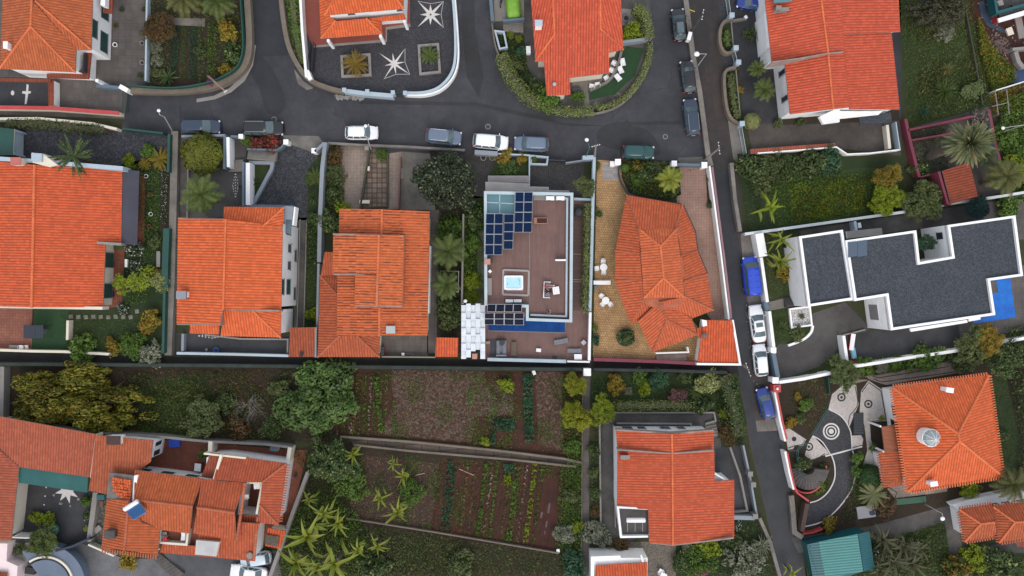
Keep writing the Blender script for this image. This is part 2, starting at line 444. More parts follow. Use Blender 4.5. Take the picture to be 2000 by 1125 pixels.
DECK=mat_planks('composite_decking',(.195,.108,.092),.15,90,.08)
DECKD=mat_planks('dark_composite_decking',(.115,.066,.06),.15,0,.12)
TIMB=mat_planks('weathered_planks',(.35,.32,.31),.2,0,.12)
SOILR=mat_soil('red_soil',(.078,.024,.015),(.036,.015,.009),(.085,.045,.03))
SOILB=mat_soil('brown_soil',(.046,.025,.016),(.026,.026,.012),(.05,.036,.024))
STRAW=mat_soil('straw_strewn_soil',(.085,.036,.023),(.042,.018,.011),(.26,.19,.14),.9,thr2=(.5,.66))
LAWN=mat_soil('lawn',(.03,.052,.013),(.046,.066,.018),(.072,.074,.026),.4)
LAWND=mat_soil('dark_lawn',(.02,.038,.010),(.03,.05,.014),(.038,.042,.018),.35)  # deeper green grass than the plain lawn
ROUGH=mat_soil('rough_grass',(.034,.042,.014),(.05,.052,.02),(.04,.032,.02),.35)
TURF=mat_soil('artificial_turf',(.02,.062,.022),(.024,.07,.026),(.022,.066,.024),.3)
GRAV=mat_cobble('roof_gravel',(.056,.066,.083),(.03,.034,.042),.1,.6,.8,.22)
GRAVB=mat_cobble('brown_gravel',(.17,.145,.115),(.06,.05,.04),.1,.5)
GRAVW=mat_cobble('white_pebbles',(.62,.6,.6),(.2,.19,.19),.12,.35)
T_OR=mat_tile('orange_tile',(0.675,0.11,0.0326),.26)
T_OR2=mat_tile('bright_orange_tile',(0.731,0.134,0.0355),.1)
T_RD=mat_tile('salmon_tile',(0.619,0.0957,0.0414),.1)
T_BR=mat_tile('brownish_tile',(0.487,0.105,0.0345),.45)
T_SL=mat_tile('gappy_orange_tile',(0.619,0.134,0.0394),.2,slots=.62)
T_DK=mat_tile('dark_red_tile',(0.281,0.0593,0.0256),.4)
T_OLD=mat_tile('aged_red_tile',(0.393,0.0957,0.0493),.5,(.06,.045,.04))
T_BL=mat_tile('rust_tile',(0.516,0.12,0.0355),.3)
RDG=mat('ridge_terracotta',(.68,.17,.06),.85,.25,.6,None,.2,3)
RDGD=mat('dull_ridge_terracotta',(.42,.12,.06),.85,.3,.6,None,.2,3)
MORT=mat('eave_mortar',(.33,.25,.22),.9,.3,1)
GLASS=mat_simple('window_glass',(.025,.035,.045),.08,0,.3)
GLASSB=mat_simple('skylight_glass',(.09,.2,.23),.2,0,.2)
DARK=mat_simple('dark_grey_metal',(.03,.033,.04),.5)
BLACK=mat_simple('black_plastic',(.012,.012,.014),.5)
STEEL=mat_simple('galvanised_steel',(.42,.43,.44),.45,.5)
WFRAME=mat_simple('white_frame',(.78,.78,.78),.5)
GFRAME=mat_simple('grey_frame',(.2,.19,.2),.5)
PLASW=mat_simple('white_plastic',(.8,.8,.81),.45)
WOOD=mat_planks('brown_timber',(.2,.085,.045),.12,0,.2)
WOODP=mat('pale_timber',(.42,.28,.2),.8,.2,1)
BARK=mat('bark',(.11,.085,.065),.95,.4,2,None,.3,8,.6)
BARKG=mat('grey_bark',(.19,.175,.155),.95,.3,2,None,.25,8,.5)
POOL=mat('pool_water',(.003,.045,.2),.2,.15,.8,(.006,.07,.27),.14,2.5,.25,spec=.2)
POOLB=mat('bright_pool_water',(.004,.12,.55),.2,.08,.5,(.01,.2,.68),.06,2,.2)
TUBW=mat('tub_water',(.42,.68,.8),.1,.1,2,None,.05,6)
SOLF=mat_simple('panel_frame',(.5,.52,.55),.4,.4)
FABG=mat('grey_fabric',(.2,.21,.24),.95,.15,2)
FABD=mat('charcoal_fabric',(.06,.065,.075),.95,.15,2)
SKIN=mat_simple('skin',(.5,.26,.18),.6)
HAIR=mat_simple('dark_hair',(.012,.01,.01),.6)
def mat_solar(name,c,nx,ny):
 t=NT(name);uv=t.n('UVMap').outputs[0];sx=t.n('SeparateXYZ',uv)
 lx=t.math('ABSOLUTE',t.math('SUBTRACT',t.math('FRACT',t.math('MULTIPLY',sx.outputs[0],nx)),.5))
 ly=t.math('ABSOLUTE',t.math('SUBTRACT',t.math('FRACT',t.math('MULTIPLY',sx.outputs[1],ny)),.5))
 f=t.math('MAXIMUM',t.ramp(lx,.44,.5),t.ramp(ly,.40,.5))
 t.b.inputs['Specular IOR Level'].default_value=.06
 return t.out(t.mix(t.math('MULTIPLY',f,.55),c,sc(c,4)),.4)
SOLAR=mat_solar('solar_cells_blue',(.004,.013,.04),3,6)
SOLARK=mat_solar('solar_cells_black',(.006,.009,.02),6,2)
SOLARC=mat_solar('solar_collector',(.02,.07,.17),8,1)
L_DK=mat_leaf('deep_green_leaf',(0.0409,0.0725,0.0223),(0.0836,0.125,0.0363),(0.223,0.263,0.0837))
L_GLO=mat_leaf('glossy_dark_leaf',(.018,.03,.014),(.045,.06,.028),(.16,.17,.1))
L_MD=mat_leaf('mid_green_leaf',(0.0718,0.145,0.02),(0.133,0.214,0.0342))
L_YG=mat_leaf('yellow_green_leaf',(0.145,0.214,0.0124),(0.273,0.321,0.0174))
L_YL=mat_leaf('golden_leaf',(0.186,0.147,0.0186),(0.341,0.264,0.0279),(0.403,0.186,0.031))
L_TREE=mat_leaf('autumnal_leaf',(.085,.105,.014),(.28,.26,.022),(.34,.21,.02),.6,.3)
L_FIG=mat_leaf('fresh_green_leaf',(.085,.165,.035),(.17,.27,.07),(.14,.19,.075),.6,.35)
L_OLV=mat_leaf('olive_leaf',(0.0761,0.102,0.0334),(0.139,0.169,0.0558))
L_BLU=mat_leaf('blue_green_leaf',(.028,.08,.038),(.065,.15,.075))
L_PAL=mat_leaf('pale_variegated_leaf',(0.273,0.294,0.0945),(0.42,0.441,0.179),(0.105,0.126,0.0315))
L_GRY=mat_leaf('grey_green_leaf',(0.171,0.186,0.124),(0.31,0.326,0.217))
L_RED=mat_leaf('crimson_flower',(0.054,0.072,0.03),(0.36,0.036,0.042),(0.456,0.06,0.06))
L_MAG=mat_leaf('magenta_flower',(0.4,0.035,0.2),(0.5,0.07,0.28),(0.04,0.07,0.03))
L_BRN=mat_leaf('bronze_leaf',(0.0775,0.0543,0.0232),(0.155,0.109,0.031),(0.217,0.0697,0.031))
L_PLM=mat_leaf('palm_leaf',(0.0767,0.112,0.0251),(0.136,0.176,0.0418))
L_BAN=mat_leaf('banana_leaf',(.14,.18,.016),(.26,.28,.035),(.28,.22,.05),.45,.75)
L_CYC=mat_leaf('amber_frond',(0.202,0.132,0.0232),(0.31,0.202,0.031),(0.155,0.155,0.031))
L_FAN=mat_leaf('grey_fan_leaf',(0.155,0.186,0.0775),(0.264,0.279,0.132),(0.419,0.31,0.139))
L_HED=mat_leaf('clipped_hedge_leaf',(0.116,0.166,0.0376),(0.218,0.281,0.0733),(0.333,0.348,0.115))
L_WHT=mat_leaf('white_flower',(0.033,0.055,0.022),(0.055,0.0825,0.033),(0.715,0.715,0.66))
L_MAR=mat_leaf('orange_flower',(0.072,0.09,0.0144),(0.108,0.12,0.018),(0.6,0.276,0.0144))
L_GRS=mat_leaf('grass_blade',(0.0617,0.112,0.0198),(0.112,0.158,0.0324),(0.182,0.197,0.0467))
L_GRSY=mat_leaf('dry_grass_blade',(0.112,0.112,0.0298),(0.174,0.164,0.0446),(0.266,0.216,0.0744))
L_STR=mat_leaf('straw_stalk',(0.2,0.155,0.12),(0.32,0.26,0.2),(0.09,0.055,0.04))
def leaf(mb,c,nrm,s,rnd,asp=.55):
 a=nrm.cross(V((rnd.uniform(-1,1),rnd.uniform(-1,1),rnd.uniform(-1,1))));a=a.normalized()if a.length>1e-4 else V((1,0,0))
 b=nrm.cross(a)
 mb.faces([c-a*s,c-b*s*asp,c+a*s,c+b*s*asp],[(0,1,2,3)])
def rv(r):
 while 1:
  v=V((r.uniform(-1,1),r.uniform(-1,1),r.uniform(-1,1)))
  if .05<v.length<1:return v
def crown_mesh(seed,nclump,nleaf,ls,cr=.34,flat=.75,jag=.25,dome=False,hollow=.0):
 """leaf clumps over a unit crown: uneven outline, gaps between the clumps"""
 r=random.Random(seed);mb=MB();lob=[(r.uniform(0,6.28),r.uniform(.6,1))for _ in range(3)]
 for i in range(nclump):
  d=rv(r).normalized();d.z=abs(d.z)if(r.random()<.75 or dome)else d.z*.6
  an=math.atan2(d.y,d.x);out=1+jag*(.5*math.sin(2*an+lob[0][0])+.5*math.sin(3*an+lob[1][0])+.5*math.sin(5*an+lob[2][0]))-jag*.4
  rad=(1-cr*.55)*out*(r.uniform(.3,1)**.45)
  c=V((d.x*rad,d.y*rad,d.z*rad*flat+flat*.25));k=cr*r.uniform(.55,1.15)
  for j in range(nleaf):
   v=rv(r).normalized();v.z=v.z if v.z>-.3 else-v.z*.5
   p=c+V((v.x,v.y,v.z*.8))*k*(r.uniform(.5,1)**.6)
   leaf(mb,p,(v+rv(r)*.8+V((0,0,.35))).normalized(),ls*r.uniform(.6,1.3),r)
 return mb
def shell_mesh(seed,n,ls):
 """clipped ball: a closed bumpy skin of small leaves"""
 r=random.Random(seed);mb=MB();ph=[(rv(r)*7,r.uniform(0,6))for _ in range(5)]
 for i in range(n):
  d=rv(r).normalized();d.z=abs(d.z)if r.random()<.85 else d.z
  k=1+.035*sum(math.sin(a.dot(d)*1.6+b)for a,b in ph)-abs(r.gauss(0,.05))
  leaf(mb,V((d.x*k,d.y*k,d.z*k*.85)),(d+rv(r)*.75).normalized(),ls*r.uniform(.6,1.3),r)
 return mb
def proto(name,parts,z=0):
 """things are copied from these; the first use takes the prototype itself"""
 e=bpy.data.objects.new(name,None);COL.objects.link(e)
 for nm,mb,m,sm in parts:
  o=mb.build(nm,m,None,sm,o0=(0,0,0));o.parent=e
 return e
def limbs(r,n,spread=.75,h=.75,r0=.07):
 mb=MB();mb.tube([(0,0,-1),(.02,0,-.5),(0,.02,0)],[r0,r0*.8,r0*.6],7)
 for i in range(n):
  a=6.28*i/n+r.uniform(-.4,.4);L=r.uniform(.5,1)*spread
  mid=V((math.cos(a)*L*.45,math.sin(a)*L*.45,h*.35));e=V((math.cos(a+.2)*L,math.sin(a+.2)*L,h*r.uniform(.45,.8)))
  mb.tube([(0,0,-.15),mid,e],[r0*.55,r0*.35,r0*.1],5)
  e2=V((math.cos(a-.5)*L*.9,math.sin(a-.5)*L*.9,h*.5));mb.tube([mid,e2],[r0*.3,r0*.08],4)
 return mb
PROTO={}
def P_(kind):
 if kind in PROTO:return PROTO[kind]
 r=random.Random(hash(kind)%1000 if False else sum(map(ord,kind)))
 if kind.startswith('bush'):
  k=int(kind[4:]or 0);mb=crown_mesh(100+k,42,34,.095,.3,.8,.3)
  e=proto('shrub',[('foliage',mb,L_MD,False),('stem',limbs(r,4,.5,.5,.05),BARK,False)])
 elif kind.startswith('fine'):
  k=int(kind[4:]or 0);mb=crown_mesh(150+k,60,30,.06,.26,.8,.22)
  e=proto('shrub',[('foliage',mb,L_MD,False),('stem',limbs(r,4,.5,.5,.05),BARK,False)])
 elif kind=='ball':
  mb=shell_mesh(7,5200,.06)
  e=proto('shrub',[('foliage',mb,L_YG,False),('stem',limbs(r,5,.7,.6,.05),BARK,False)])
 elif kind.startswith('tree'):
  k=int(kind[4:]or 0);mb=crown_mesh(200+k,150,60,.046,.19,.5,.3)
  e=proto('tree',[('crown',mb,L_DK,False),('trunk',limbs(r,7,.8,.5,.045),BARK,False)])
 elif kind=='bigtree':
  mb=crown_mesh(301,260,75,.027,.125,.4,.3)
  e=proto('tree',[('crown',mb,L_TREE,False),('trunk',limbs(r,9,.8,.4,.035),BARKG,False)])
 elif kind=='dense':
  mb=crown_mesh(302,200,75,.04,.17,.55,.14)
  e=proto('tree',[('crown',mb,L_DK,False),('trunk',limbs(r,7,.7,.5,.04),BARK,False)])
 PROTO[kind]=e;e['fresh']=1
 return e
def use(kind):
 e=P_(kind)if not isinstance(kind,bpy.types.Object)else kind
 if e.get('fresh'):
  del e['fresh'];PR_USED.add(e.name);return e
 return copy_tree(e)
PR_USED=set()
def setmat(e,names,m):
 for ch in e.children:
  if ch.name.split('.')[0]in names and ch.material_slots:
   ch.material_slots[0].link='OBJECT';ch.material_slots[0].material=m
def plant(px,py,dia,h,m,label,kind='bush0',name=None,cat=None,group=None,sq=1.0,rz=None,flat=1.0):
 """crown seen dia pixels wide, centred on the pixel, top near h"""
 e=use(kind);s=dia*S/2*(H-h*.7)/H*(1.0 if kind=='ball' else 1.12)
 zc=max(.0,h-s*flat*.95);r=random.Random(int(px*7+py))
 p=W(px,py,h*.75)
 e.location=(p.x,p.y,zc);e.rotation_euler.z=r.uniform(0,6.28)if rz is None else rz
 e.scale=(s,s*sq,s*flat)
 for ch in e.children:
  if ch.name.split('.')[0]in('trunk','stem'):
   zz=max(zc,.2)/(s*flat);ch.scale.z=max(zz,.15)if zc>.2 else .2
 e.name=name or('tree' if h>3.2 else 'shrub')
 tag(e,label,cat or('tree' if h>3.2 else 'shrub'),group)
 if m:setmat(e,('crown','foliage'),m)
 return e
def blade(mb,base,az,L,w,p0,droop,seg=5,fold=.25,ragged=None,tip=.05,mid=.55):
 """one long leaf: two halves about a midrib, arching"""
 d=V((math.cos(az),math.sin(az),0));sd=V((-d.y,d.x,0));p=V(base);pit=p0;vs=[]
 for i in range(seg+1):
  t=i/seg;ww=w*(math.sin(math.pi*min(1,(t*.93+.07))**mid)**.7 if i<seg else tip)
  up=-d*math.sin(pit)+V((0,0,math.cos(pit)))
  vs+=[p+sd*ww/2+up*fold*ww,p.copy(),p-sd*ww/2+up*fold*ww]
  p=p+(d*math.cos(pit)+V((0,0,math.sin(pit))))*(L/seg);pit-=droop/seg
 fs=[]
 for i in range(seg):
  a=i*3;fs+=[(a,a+1,a+4,a+3),(a+1,a+2,a+5,a+4)]
 mb.faces(vs,fs)
def frond(mb,base,az,L,p0,droop,nl=14,ll=.35,lw=.05,rnd=random):
 d=V((math.cos(az),math.sin(az),0));sd=V((-d.y,d.x,0));p=V(base);pit=p0;path=[]
 for i in range(nl+1):
  path.append((p.copy(),pit));p=p+(d*math.cos(pit)+V((0,0,math.sin(pit))))*(L/nl);pit-=droop/nl
 mb.tube([q for q,_ in path[::3]],[.03*(1-.8*k/len(path[::3]))for k in range(len(path[::3]))],4)
 for i in range(2,nl+1):
  q,pt=path[i];f=d*math.cos(pt)+V((0,0,math.sin(pt)));l=ll*math.sin(math.pi*(.18+.78*i/nl))**.6
  for sg in(-1,1):
   e=q+(sd*sg*.8+f*.55+V((0,0,rnd.uniform(-.35,.05)))).normalized()*l
   n_=f*lw*.5
   mb.faces([q-n_,q+n_,e],[(0,1,2)])
def rosette(name,seed,n,L,w,p0,p1,droop,stem=.3,pal=False,sr=.12,m=L_PLM,nl=14,ll=.35,lw=.06,tiers=1,part='crown',mid=.55,fold=.25,jit=.25,clump=0):
 r=random.Random(seed);mb=MB();L0,st0=L,stem
 for i in range(n):
  bx=by=0.0;L,stem=L0,st0
  if clump and i>=n*.45:q=(i*7)%clump;bx,by=.34*math.cos(q*2.2+seed),.34*math.sin(q*2.2+seed);L,stem=L0*.66,st0*(.55+.1*q)
  az=i*2.39996+r.uniform(-jit,jit);t=i/max(1,n-1);pit=p0+(p1-p0)*t+r.uniform(-.1,.1);l=L*r.uniform(.8 if not clump else .55,1.1)
  if pal:frond(mb,(0,0,stem),az,l,pit,droop*r.uniform(.8,1.2),nl,ll,lw,r)
  else:blade(mb,(bx,by,stem),az,l,w*r.uniform(.8,1.15),pit,droop*r.uniform(.7,1.3),5,fold,mid=mid)
 tr=MB();k=6
 tr.tube([(0,0,0),(0,0,stem*.5),(0,0,stem)],[sr*1.25,sr,sr*.85],9)
 e=proto(name,[(part,mb,m,False),('trunk',tr,BARK,False)]);e['fresh']=1
 return e
def star_plant(pr,px,py,dia,z,m,label,name,cat,group=None,base_d=2.0,stem=None):
 e=use(pr);s=dia*S*(H-z)/H/base_d;p=W(px,py,z);r=random.Random(int(px*3+py*5))
 e.location=(p.x,p.y,0);e.rotation_euler.z=r.uniform(0,6.28);e.scale=(s,s,s);e.name=name
 tag(e,label,cat,group)
 if m:setmat(e,('crown','leaves'),m)
 return e
def scatter(name,pts,n,ls,m,h=.25,seed=1,up=.6,asp=.3,mask=None,z0=.01,label=None,smooth=False,tuft=1):
 """uncountable ground cover over a pixel polygon"""
 if smooth:pts=curve(pts,6,True)
 r=random.Random(seed);mb=MB();xs=[p[0]for p in pts];ys=[p[1]for p in pts];k=0;tries=0
 while k<n and tries<n*30:
  tries+=1
  x,y=r.uniform(min(xs),max(xs)),r.uniform(min(ys),max(ys))
  if not inpoly(x,y,pts):continue
  if mask and r.random()>mask(x,y):continue
  p=W(x,y,0);k+=1
  for j in range(tuft):
   q=p+V((r.gauss(0,ls*.8),r.gauss(0,ls*.8),0))if tuft>1 else p
   hh=r.uniform(.15,1)*h
   v=rv(r);v.z=abs(v.z)*up+.15
   leaf(mb,V((q.x,q.y,z0+hh)),v.normalized(),ls*r.uniform(.5,1.3),r,asp)
 return mb.build(name,m,None,kind='stuff',label=label,o0=(0,0,0))
def hedge(pts,w,h,m,label,seed=1,dens=60,ls=.09,smooth=False,name='hedge',cat='hedge',closed=False,wob=.12,group=None,leafh=None):
 """clipped hedge along pixel points: a leafy skin over a woody core"""
 if smooth:pts=curve(pts,6)
 P=[W(x,y,h)for x,y in pts];r=random.Random(seed);mb=MB();tot=0
 root=thing(name,label,cat,(P[0].x,P[0].y,0),0,group);core=MB()
 for a,b in zip(P,P[1:]):
  d=(b-a).xy;L=d.length
  if L<.01:continue
  d=d.normalized();nn=V((-d.y,d.x));core.bar(a.xy-d*.0,b.xy,w*.45,.05,h*.75)
  for i in range(int(L*dens*(w+h))):
   t=r.uniform(-.05,1.05);s_=r.uniform(-1,1);q=r.uniform(0,1)
   top=r.random()<w/(w+h)+.2
   off=s_*w/2*(1+r.uniform(-wob,wob))if top else math.copysign(w/2,s_)*(1+r.uniform(-wob,wob))
   z=h*(1-r.uniform(0,.13)-.12*s_*s_)+r.uniform(-.04,.06)*(1+wob*3)if top else h*q
   p=a.xy+d*L*t+nn*off
   nv=V((nn.x*s_*.5,nn.y*s_*.5,1))if top else V((nn.x*math.copysign(1,s_),nn.y*math.copysign(1,s_),.3))
   leaf(mb,V((p.x,p.y,z)),(nv.normalized()+rv(r)*.7).normalized(),ls*r.uniform(.6,1.3),r)
 mb.build('foliage',m,root);core.build('stem',BARK,root)
 return root
def bare_branches(seed,lev=5,L=.5,r0=.04,spread=.6):
 r=random.Random(seed);mb=MB();tips=[]
 def go(p,d,l,rad,k):
  q=p+d*l;m_=(p+q)/2+rv(r)*l*.07;mb.tube([p,m_,q],[rad,rad*.8,rad*.62],5 if k>2 else 3,cap=False)
  if k==0:tips.append(q);return
  for _ in range(r.choice((2,3))if k<lev else 4):
   nd=(d+rv(r)*spread+V((0,0,.02))).normalized();go(q,nd,l*r.uniform(.6,.85),rad*.6,k-1)
 go(V((0,0,0)),V((0,0,1)),L,r0,lev)
 return mb,tips
def paint(name,c,r=.28):return mat_simple(name,c,r,.0,.5)
TYRE=mat_simple('tyre_rubber',(.015,.015,.016),.85)
RIM=mat_simple('alloy_rim',(.4,.41,.42),.35,.7)
LAMPW=mat_simple('headlamp_lens',(.6,.62,.65),.12)
LAMPR=mat_simple('tail_lamp_lens',(.4,.02,.02),.15)
CARGL=mat_simple('car_glass',(.085,.125,.14),.06,0,.5)
CHROME=mat_simple('bright_trim',(.55,.56,.58),.25,.8)
STY={'hatch':(.26,.10,-.36,-.455,.2,.9),'suv':(.27,.13,-.39,-.47,.12,1.0),'wagon':(.25,.10,-.42,-.475,.18,.92),'sedan':(.22,.07,-.2,-.35,.2,.9),'van':(.34,.2,-.455,-.485,.2,1.05),'jeep':(.2,.13,-.43,-.46,.06,1.05)}
def car(px,py,ang,L,Wd,h,m,style,label,rails=False,sunroof=None,spare=False,ribs=0,group='cars parked in the streets'):
 """ang: heading of the bonnet in photo degrees (0 = towards larger x, 90 = up)"""
 xc,xf,xr,xb,drop,bz=STY[style];xc,xf,xr,xb=xc*L,xf*L,xr*L,xb*L
 p=W(px,py,h*.7);root=thing('parked_car' if style!='van' else 'parked_van',label,'van' if style=='van' else 'car',(p.x,p.y,.016),R(ang),group)
 ORG[root.name]=V((0,0,0))
 N=36;mb=MB();rings=[]
 def zf(x,z):
  if z>.55 and x>xc:z-=drop*((x-xc)/(L/2-xc))**1.4
  if style=='sedan' and z>.75 and x<xb:z-=.05*(xb-x)/(L/2+xb)
  return z
 for z,sx,sy in((.2,.95,.88),(.34,.995,.97),(.58,1,1),(bz-.16,.985,.985),(bz-.04,.965,.93),(bz,.93,.86),(bz+.015,.5,.45)):
  ring=[]
  for k in range(N):
   t=2*math.pi*(k+.5)/N;c,s_=math.cos(t),math.sin(t);e=.42
   x=L/2*sx*math.copysign(abs(c)**e,c);y=Wd/2*sy*math.copysign(abs(s_)**.3,s_)
   if x>xc:y*=1-.13*((x-xc)/(L/2-xc))**2.2
   if x<-.3*L:y*=1-.07*((-x-.3*L)/(.2*L))**2
   ring.append((x,y,zf(x,z)))
  rings.append(ring)
 vs=[q for r_ in rings for q in r_]
 fs=[(i*N+k,i*N+(k+1)%N,i*N+N+(k+1)%N,i*N+N+k)for i in range(len(rings)-1)for k in range(N)]
 fs+=[tuple(range(N))[::-1],tuple(range(len(vs)-N,len(vs)))]
 mb.faces(vs,fs)
 yb,yt=Wd/2*.87,Wd/2*(.68 if style in('hatch','sedan','wagon')else .74);zt=h-.05;z0=bz-.015
 def ring(y,z,a,b,bulge):
  m1=a-(a-b)*.33;m2=a-(a-b)*.68
  return[(a,y,z),(a+bulge,0,z),(a,-y,z),(m1,-y*1.03,z),(m2,-y*1.03,z),(b,-y*.97,z),(b-bulge*.6,0,z),(b,y*.97,z),(m2,y*1.03,z),(m1,y*1.03,z)]
 lo=ring(yb,z0,xc,xb,.1);hi=ring(yt,zt,xf,xr,.06);inn=[(q[0]*.8+(xf+xr)*.1,q[1]*.75,h-.008)for q in hi]
 mb.faces(lo+hi+inn,[(k+10*i,(k+1)%10+10*i,(k+1)%10+10+10*i,k+10+10*i)[::-1]for i in(0,1)for k in range(10)]+[tuple(range(20,30))[::-1]])
 if ribs:
  for k in range(ribs):
   x=xf-.15-(xf-xr-.3)*k/(ribs-1);mb.box((x,0,h),(.07,yt*1.7,.035),0)
 bo=mb.build('body',m,root,True)
 def glass(quads,name,f=.93):
  g=MB()
  for(a,b)in quads:
   q=[V(lo[a]),V(lo[b]),V(hi[b]),V(hi[a])];c=sum(q,V((0,0,0)))/4;n=(q[1]-q[0]).cross(q[3]-q[0]).normalized()
   if n.dot(c-V(((xf+xr)/2,0,.9)))<0:n=-n
   qq=[c+(v_-c)*f+n*.012 for v_ in q]
   if name!='side_window':
    for i,(idx)in enumerate((a,b,b,a)):
     if lo[idx][1]==0:qq[i]=V((qq[i].x,0,qq[i].z))
   g.faces(qq,[(0,1,2,3)])
  return g.build(name,CARGL,root)
 glass([(0,1),(1,2)],'windscreen');glass([(5,6),(6,7)],'rear_window',.9)
 glass([(2,3),(3,4),(4,5)],'side_window',.88);glass([(7,8),(8,9),(9,0)],'side_window',.88)
 if sunroof:
  g=MB();g.box(((xf+xr)/2+(xf-xr)*sunroof,0,h-.002),(.55 if style=='sedan' else 1.3,yt*1.35,.012));g.build('sunroof',CARGL,root)
 if rails:
  for sg in(-1,1):
   g=MB();g.tube([(xf-.15,sg*yt*.96,h-.03),(xf-.25,sg*yt*.97,h+.035),(xr+.25,sg*yt*.97,h+.035),(xr+.1,sg*yt*.96,h-.03)],.022,5);g.build('roof_rail',CHROME,root)
 for sx in(.31*L,-.3*L):
  for sg in(-1,1):
   wm=MB();yy=sg*(Wd/2-.13)
   wm.tube([(sx,yy-sg*.1,.32),(sx,yy+sg*.1,.32)],.32,16);w_=wm.build('wheel',TYRE,root)
   rm=MB();rm.tube([(sx,yy+sg*.06,.32),(sx,yy+sg*.108,.32)],.2,12);rm.build('rim',RIM,w_)
 for sg in(-1,1):
  g=MB();xx=L/2*.93;g.ball((xx-.02,sg*Wd*.365,zf(xx,bz-.13)),(.15,.17,.085),10);g.build('headlight',LAMPW,root,True)
  g=MB();g.box((-L/2*.965,sg*Wd*.385,bz-.12),(.12,.24,.16),0,0,.04);g.build('tail_light',LAMPR,root)
  g=MB();xm=xc-.18*(xc-xf);g.ball((xm-.05,sg*(Wd/2+.06),bz+.06),(.07,.12,.075),8);g.tube([(xm,sg*yb*.96,bz+.02),(xm-.03,sg*Wd/2,bz+.04)],.025,5);g.build('wing_mirror',m,root,True)
 if spare:
  g=MB();g.tube([(-L/2*.98,0,.85),(-L/2-.18,0,.85)],.33,16);g.build('spare_wheel',TYRE,root)
 g=MB();g.box((-L/2*.995,0,.55),(.03,.5,.11));g.build('number_plate',PLASW,root)
 return root
GALV=mat_simple('lamp_post_steel',(.5,.5,.48),.5,.3)
def street_lamp(base,top,h,label,pole=None,head_sz=.2,arm=None,group='street lamps'):
 """pixels of the foot on the ground and of the lamp head at height h"""
 A,B=W(*base),W(*top,h);root=thing('street_lamp',label,'street lamp',A,0,group)
 c=W(*arm,h*.97)if arm else V((A.x+(B.x-A.x)*.2,A.y+(B.y-A.y)*.2,h*.97))
 mb=MB();mb.tube([A,V((c.x,c.y,h*.8)),c],[.07,.055,.045],8);mb.build('pole',pole or GALV,root)
 mb=MB();mb.tube([c,(c+B)/2+V((0,0,.08)),B],[.035,.03,.03],6);mb.build('arm',pole or GALV,root)
 mb=MB();mb.ball(B,(head_sz*1.1,head_sz,head_sz*.6),12);mb.build('lamp_head',PLASW,root,True)
 return root
def utility_pole(base,top,h,label,arm=1.2,ang=0,m=None):
 A,B=W(*base),W(*top,h);root=thing('utility_pole',label,'utility pole',A)
 mb=MB();mb.tube([A,(A+B)/2,B],[.14,.12,.09],8);mb.build('pole',m or CONCL,root)
 d=V((math.cos(R(ang)),math.sin(R(ang)),0))*arm/2;mb=MB();mb.tube([B-d-V((0,0,.2)),B+d-V((0,0,.2))],.05,5);mb.build('crossarm',CONCL,root)
 for k in(-1,-.4,.4,1):
  mb=MB();q=B+d*k-V((0,0,.15));mb.lathe(q,[(.03,0),(.06,.03),(.05,.08),(.06,.1),(.03,.16)],8);mb.build('insulator',PLASW,root)
 return root,B
def wire(a,b,label,sag=.5,r=.012):
 mb=MB();pts=[a+(b-a)*(i/12)-V((0,0,sag*4*(i/12)*(1-i/12)))for i in range(13)]
 mb.tube(pts,r,4);return mb.build('overhead_wire',BLACK,None,label=label,cat='wire')
def pillar(px,py,h,w,m,label,cap=True,mt=None,group=None):
 p=W(px,py,h);root=thing('gate_pillar',label,'pillar',(p.x,p.y,0),0,group)
 mb=MB();mb.box((p.x,p.y,(h-.1)/2),(w,w,h-.1),0);mb.build('shaft',m,root)
 mb=MB();mb.box((p.x,p.y,h-.05),(w+.12,w+.12,.1),0,0,.03);mb.build('cap_stone',mt or m,root)
 return root
def railgate(a,b,h,m,label,n=14,name='metal_gate',cat='gate',th=.04,solid=False,group=None):
 A,B=W(*a,h),W(*b,h);root=thing(name,label,cat,(A.x,A.y,0),0,group);mb=MB()
 A0,B0=V((A.x,A.y,0)),V((B.x,B.y,0))
 for z in(.15,h-.05):mb.bar(A0,B0,th*1.3,z-.03,z+.03)
 mb.build('frame',m,root);mb=MB()
 if solid:mb.bar(A0,B0,th,.18,h-.08)
 else:
  for i in range(n+1):
   p=A0+(B0-A0)*(i/n);mb.box((p.x,p.y,h/2),(th*.6,th*.6,h-.2))
 mb.build('bars' if not solid else 'panel',m,root)
 return root
def railing(pts,h,m,label,z0=0,name='railing',n=.5,cat='railing'):
 """thin metal railing on posts along pixels at its top"""
 P=[W(x,y,h)for x,y in pts];root=thing(name,label,cat,(P[0].x,P[0].y,z0));mb=MB()
 for dz in(0,-.45):mb.tube([p+V((0,0,dz))for p in P],.022,5)
 mb.build('rail',m,root);mb=MB()
 for a,b in zip(P,P[1:]):
  k=max(1,int((b-a).length/1.4))
  for i in range(k+1):
   q=a+(b-a)*(i/k);mb.tube([(q.x,q.y,z0),q],.025,5)
 mb.build('posts',m,root)
 return root
def steps(pts_a,pts_b,n,m,label,z1=.9,name='steps',lip=None):
 """flight of n treads; each tread edge runs between the two pixel polylines (start edge to end edge)"""
 root=thing(name,label,'steps',W(*pts_a[0]));mb=MB()
 def at(P,t):
  s_=t*(len(P)-1);i=min(int(s_),len(P)-2);f=s_-i
  return(P[i][0]+(P[i+1][0]-P[i][0])*f,P[i][1]+(P[i+1][1]-P[i][1])*f)
 for k in range(n):
  q=[W(*at(pts_a,k/n)).xy,W(*at(pts_a,(k+1)/n)).xy,W(*at(pts_b,(k+1)/n)).xy,W(*at(pts_b,k/n)).xy]
  mb.prism(q,.02,.04+z1*(k+1)/n)
 mb.build('treads',m,root)
 return root
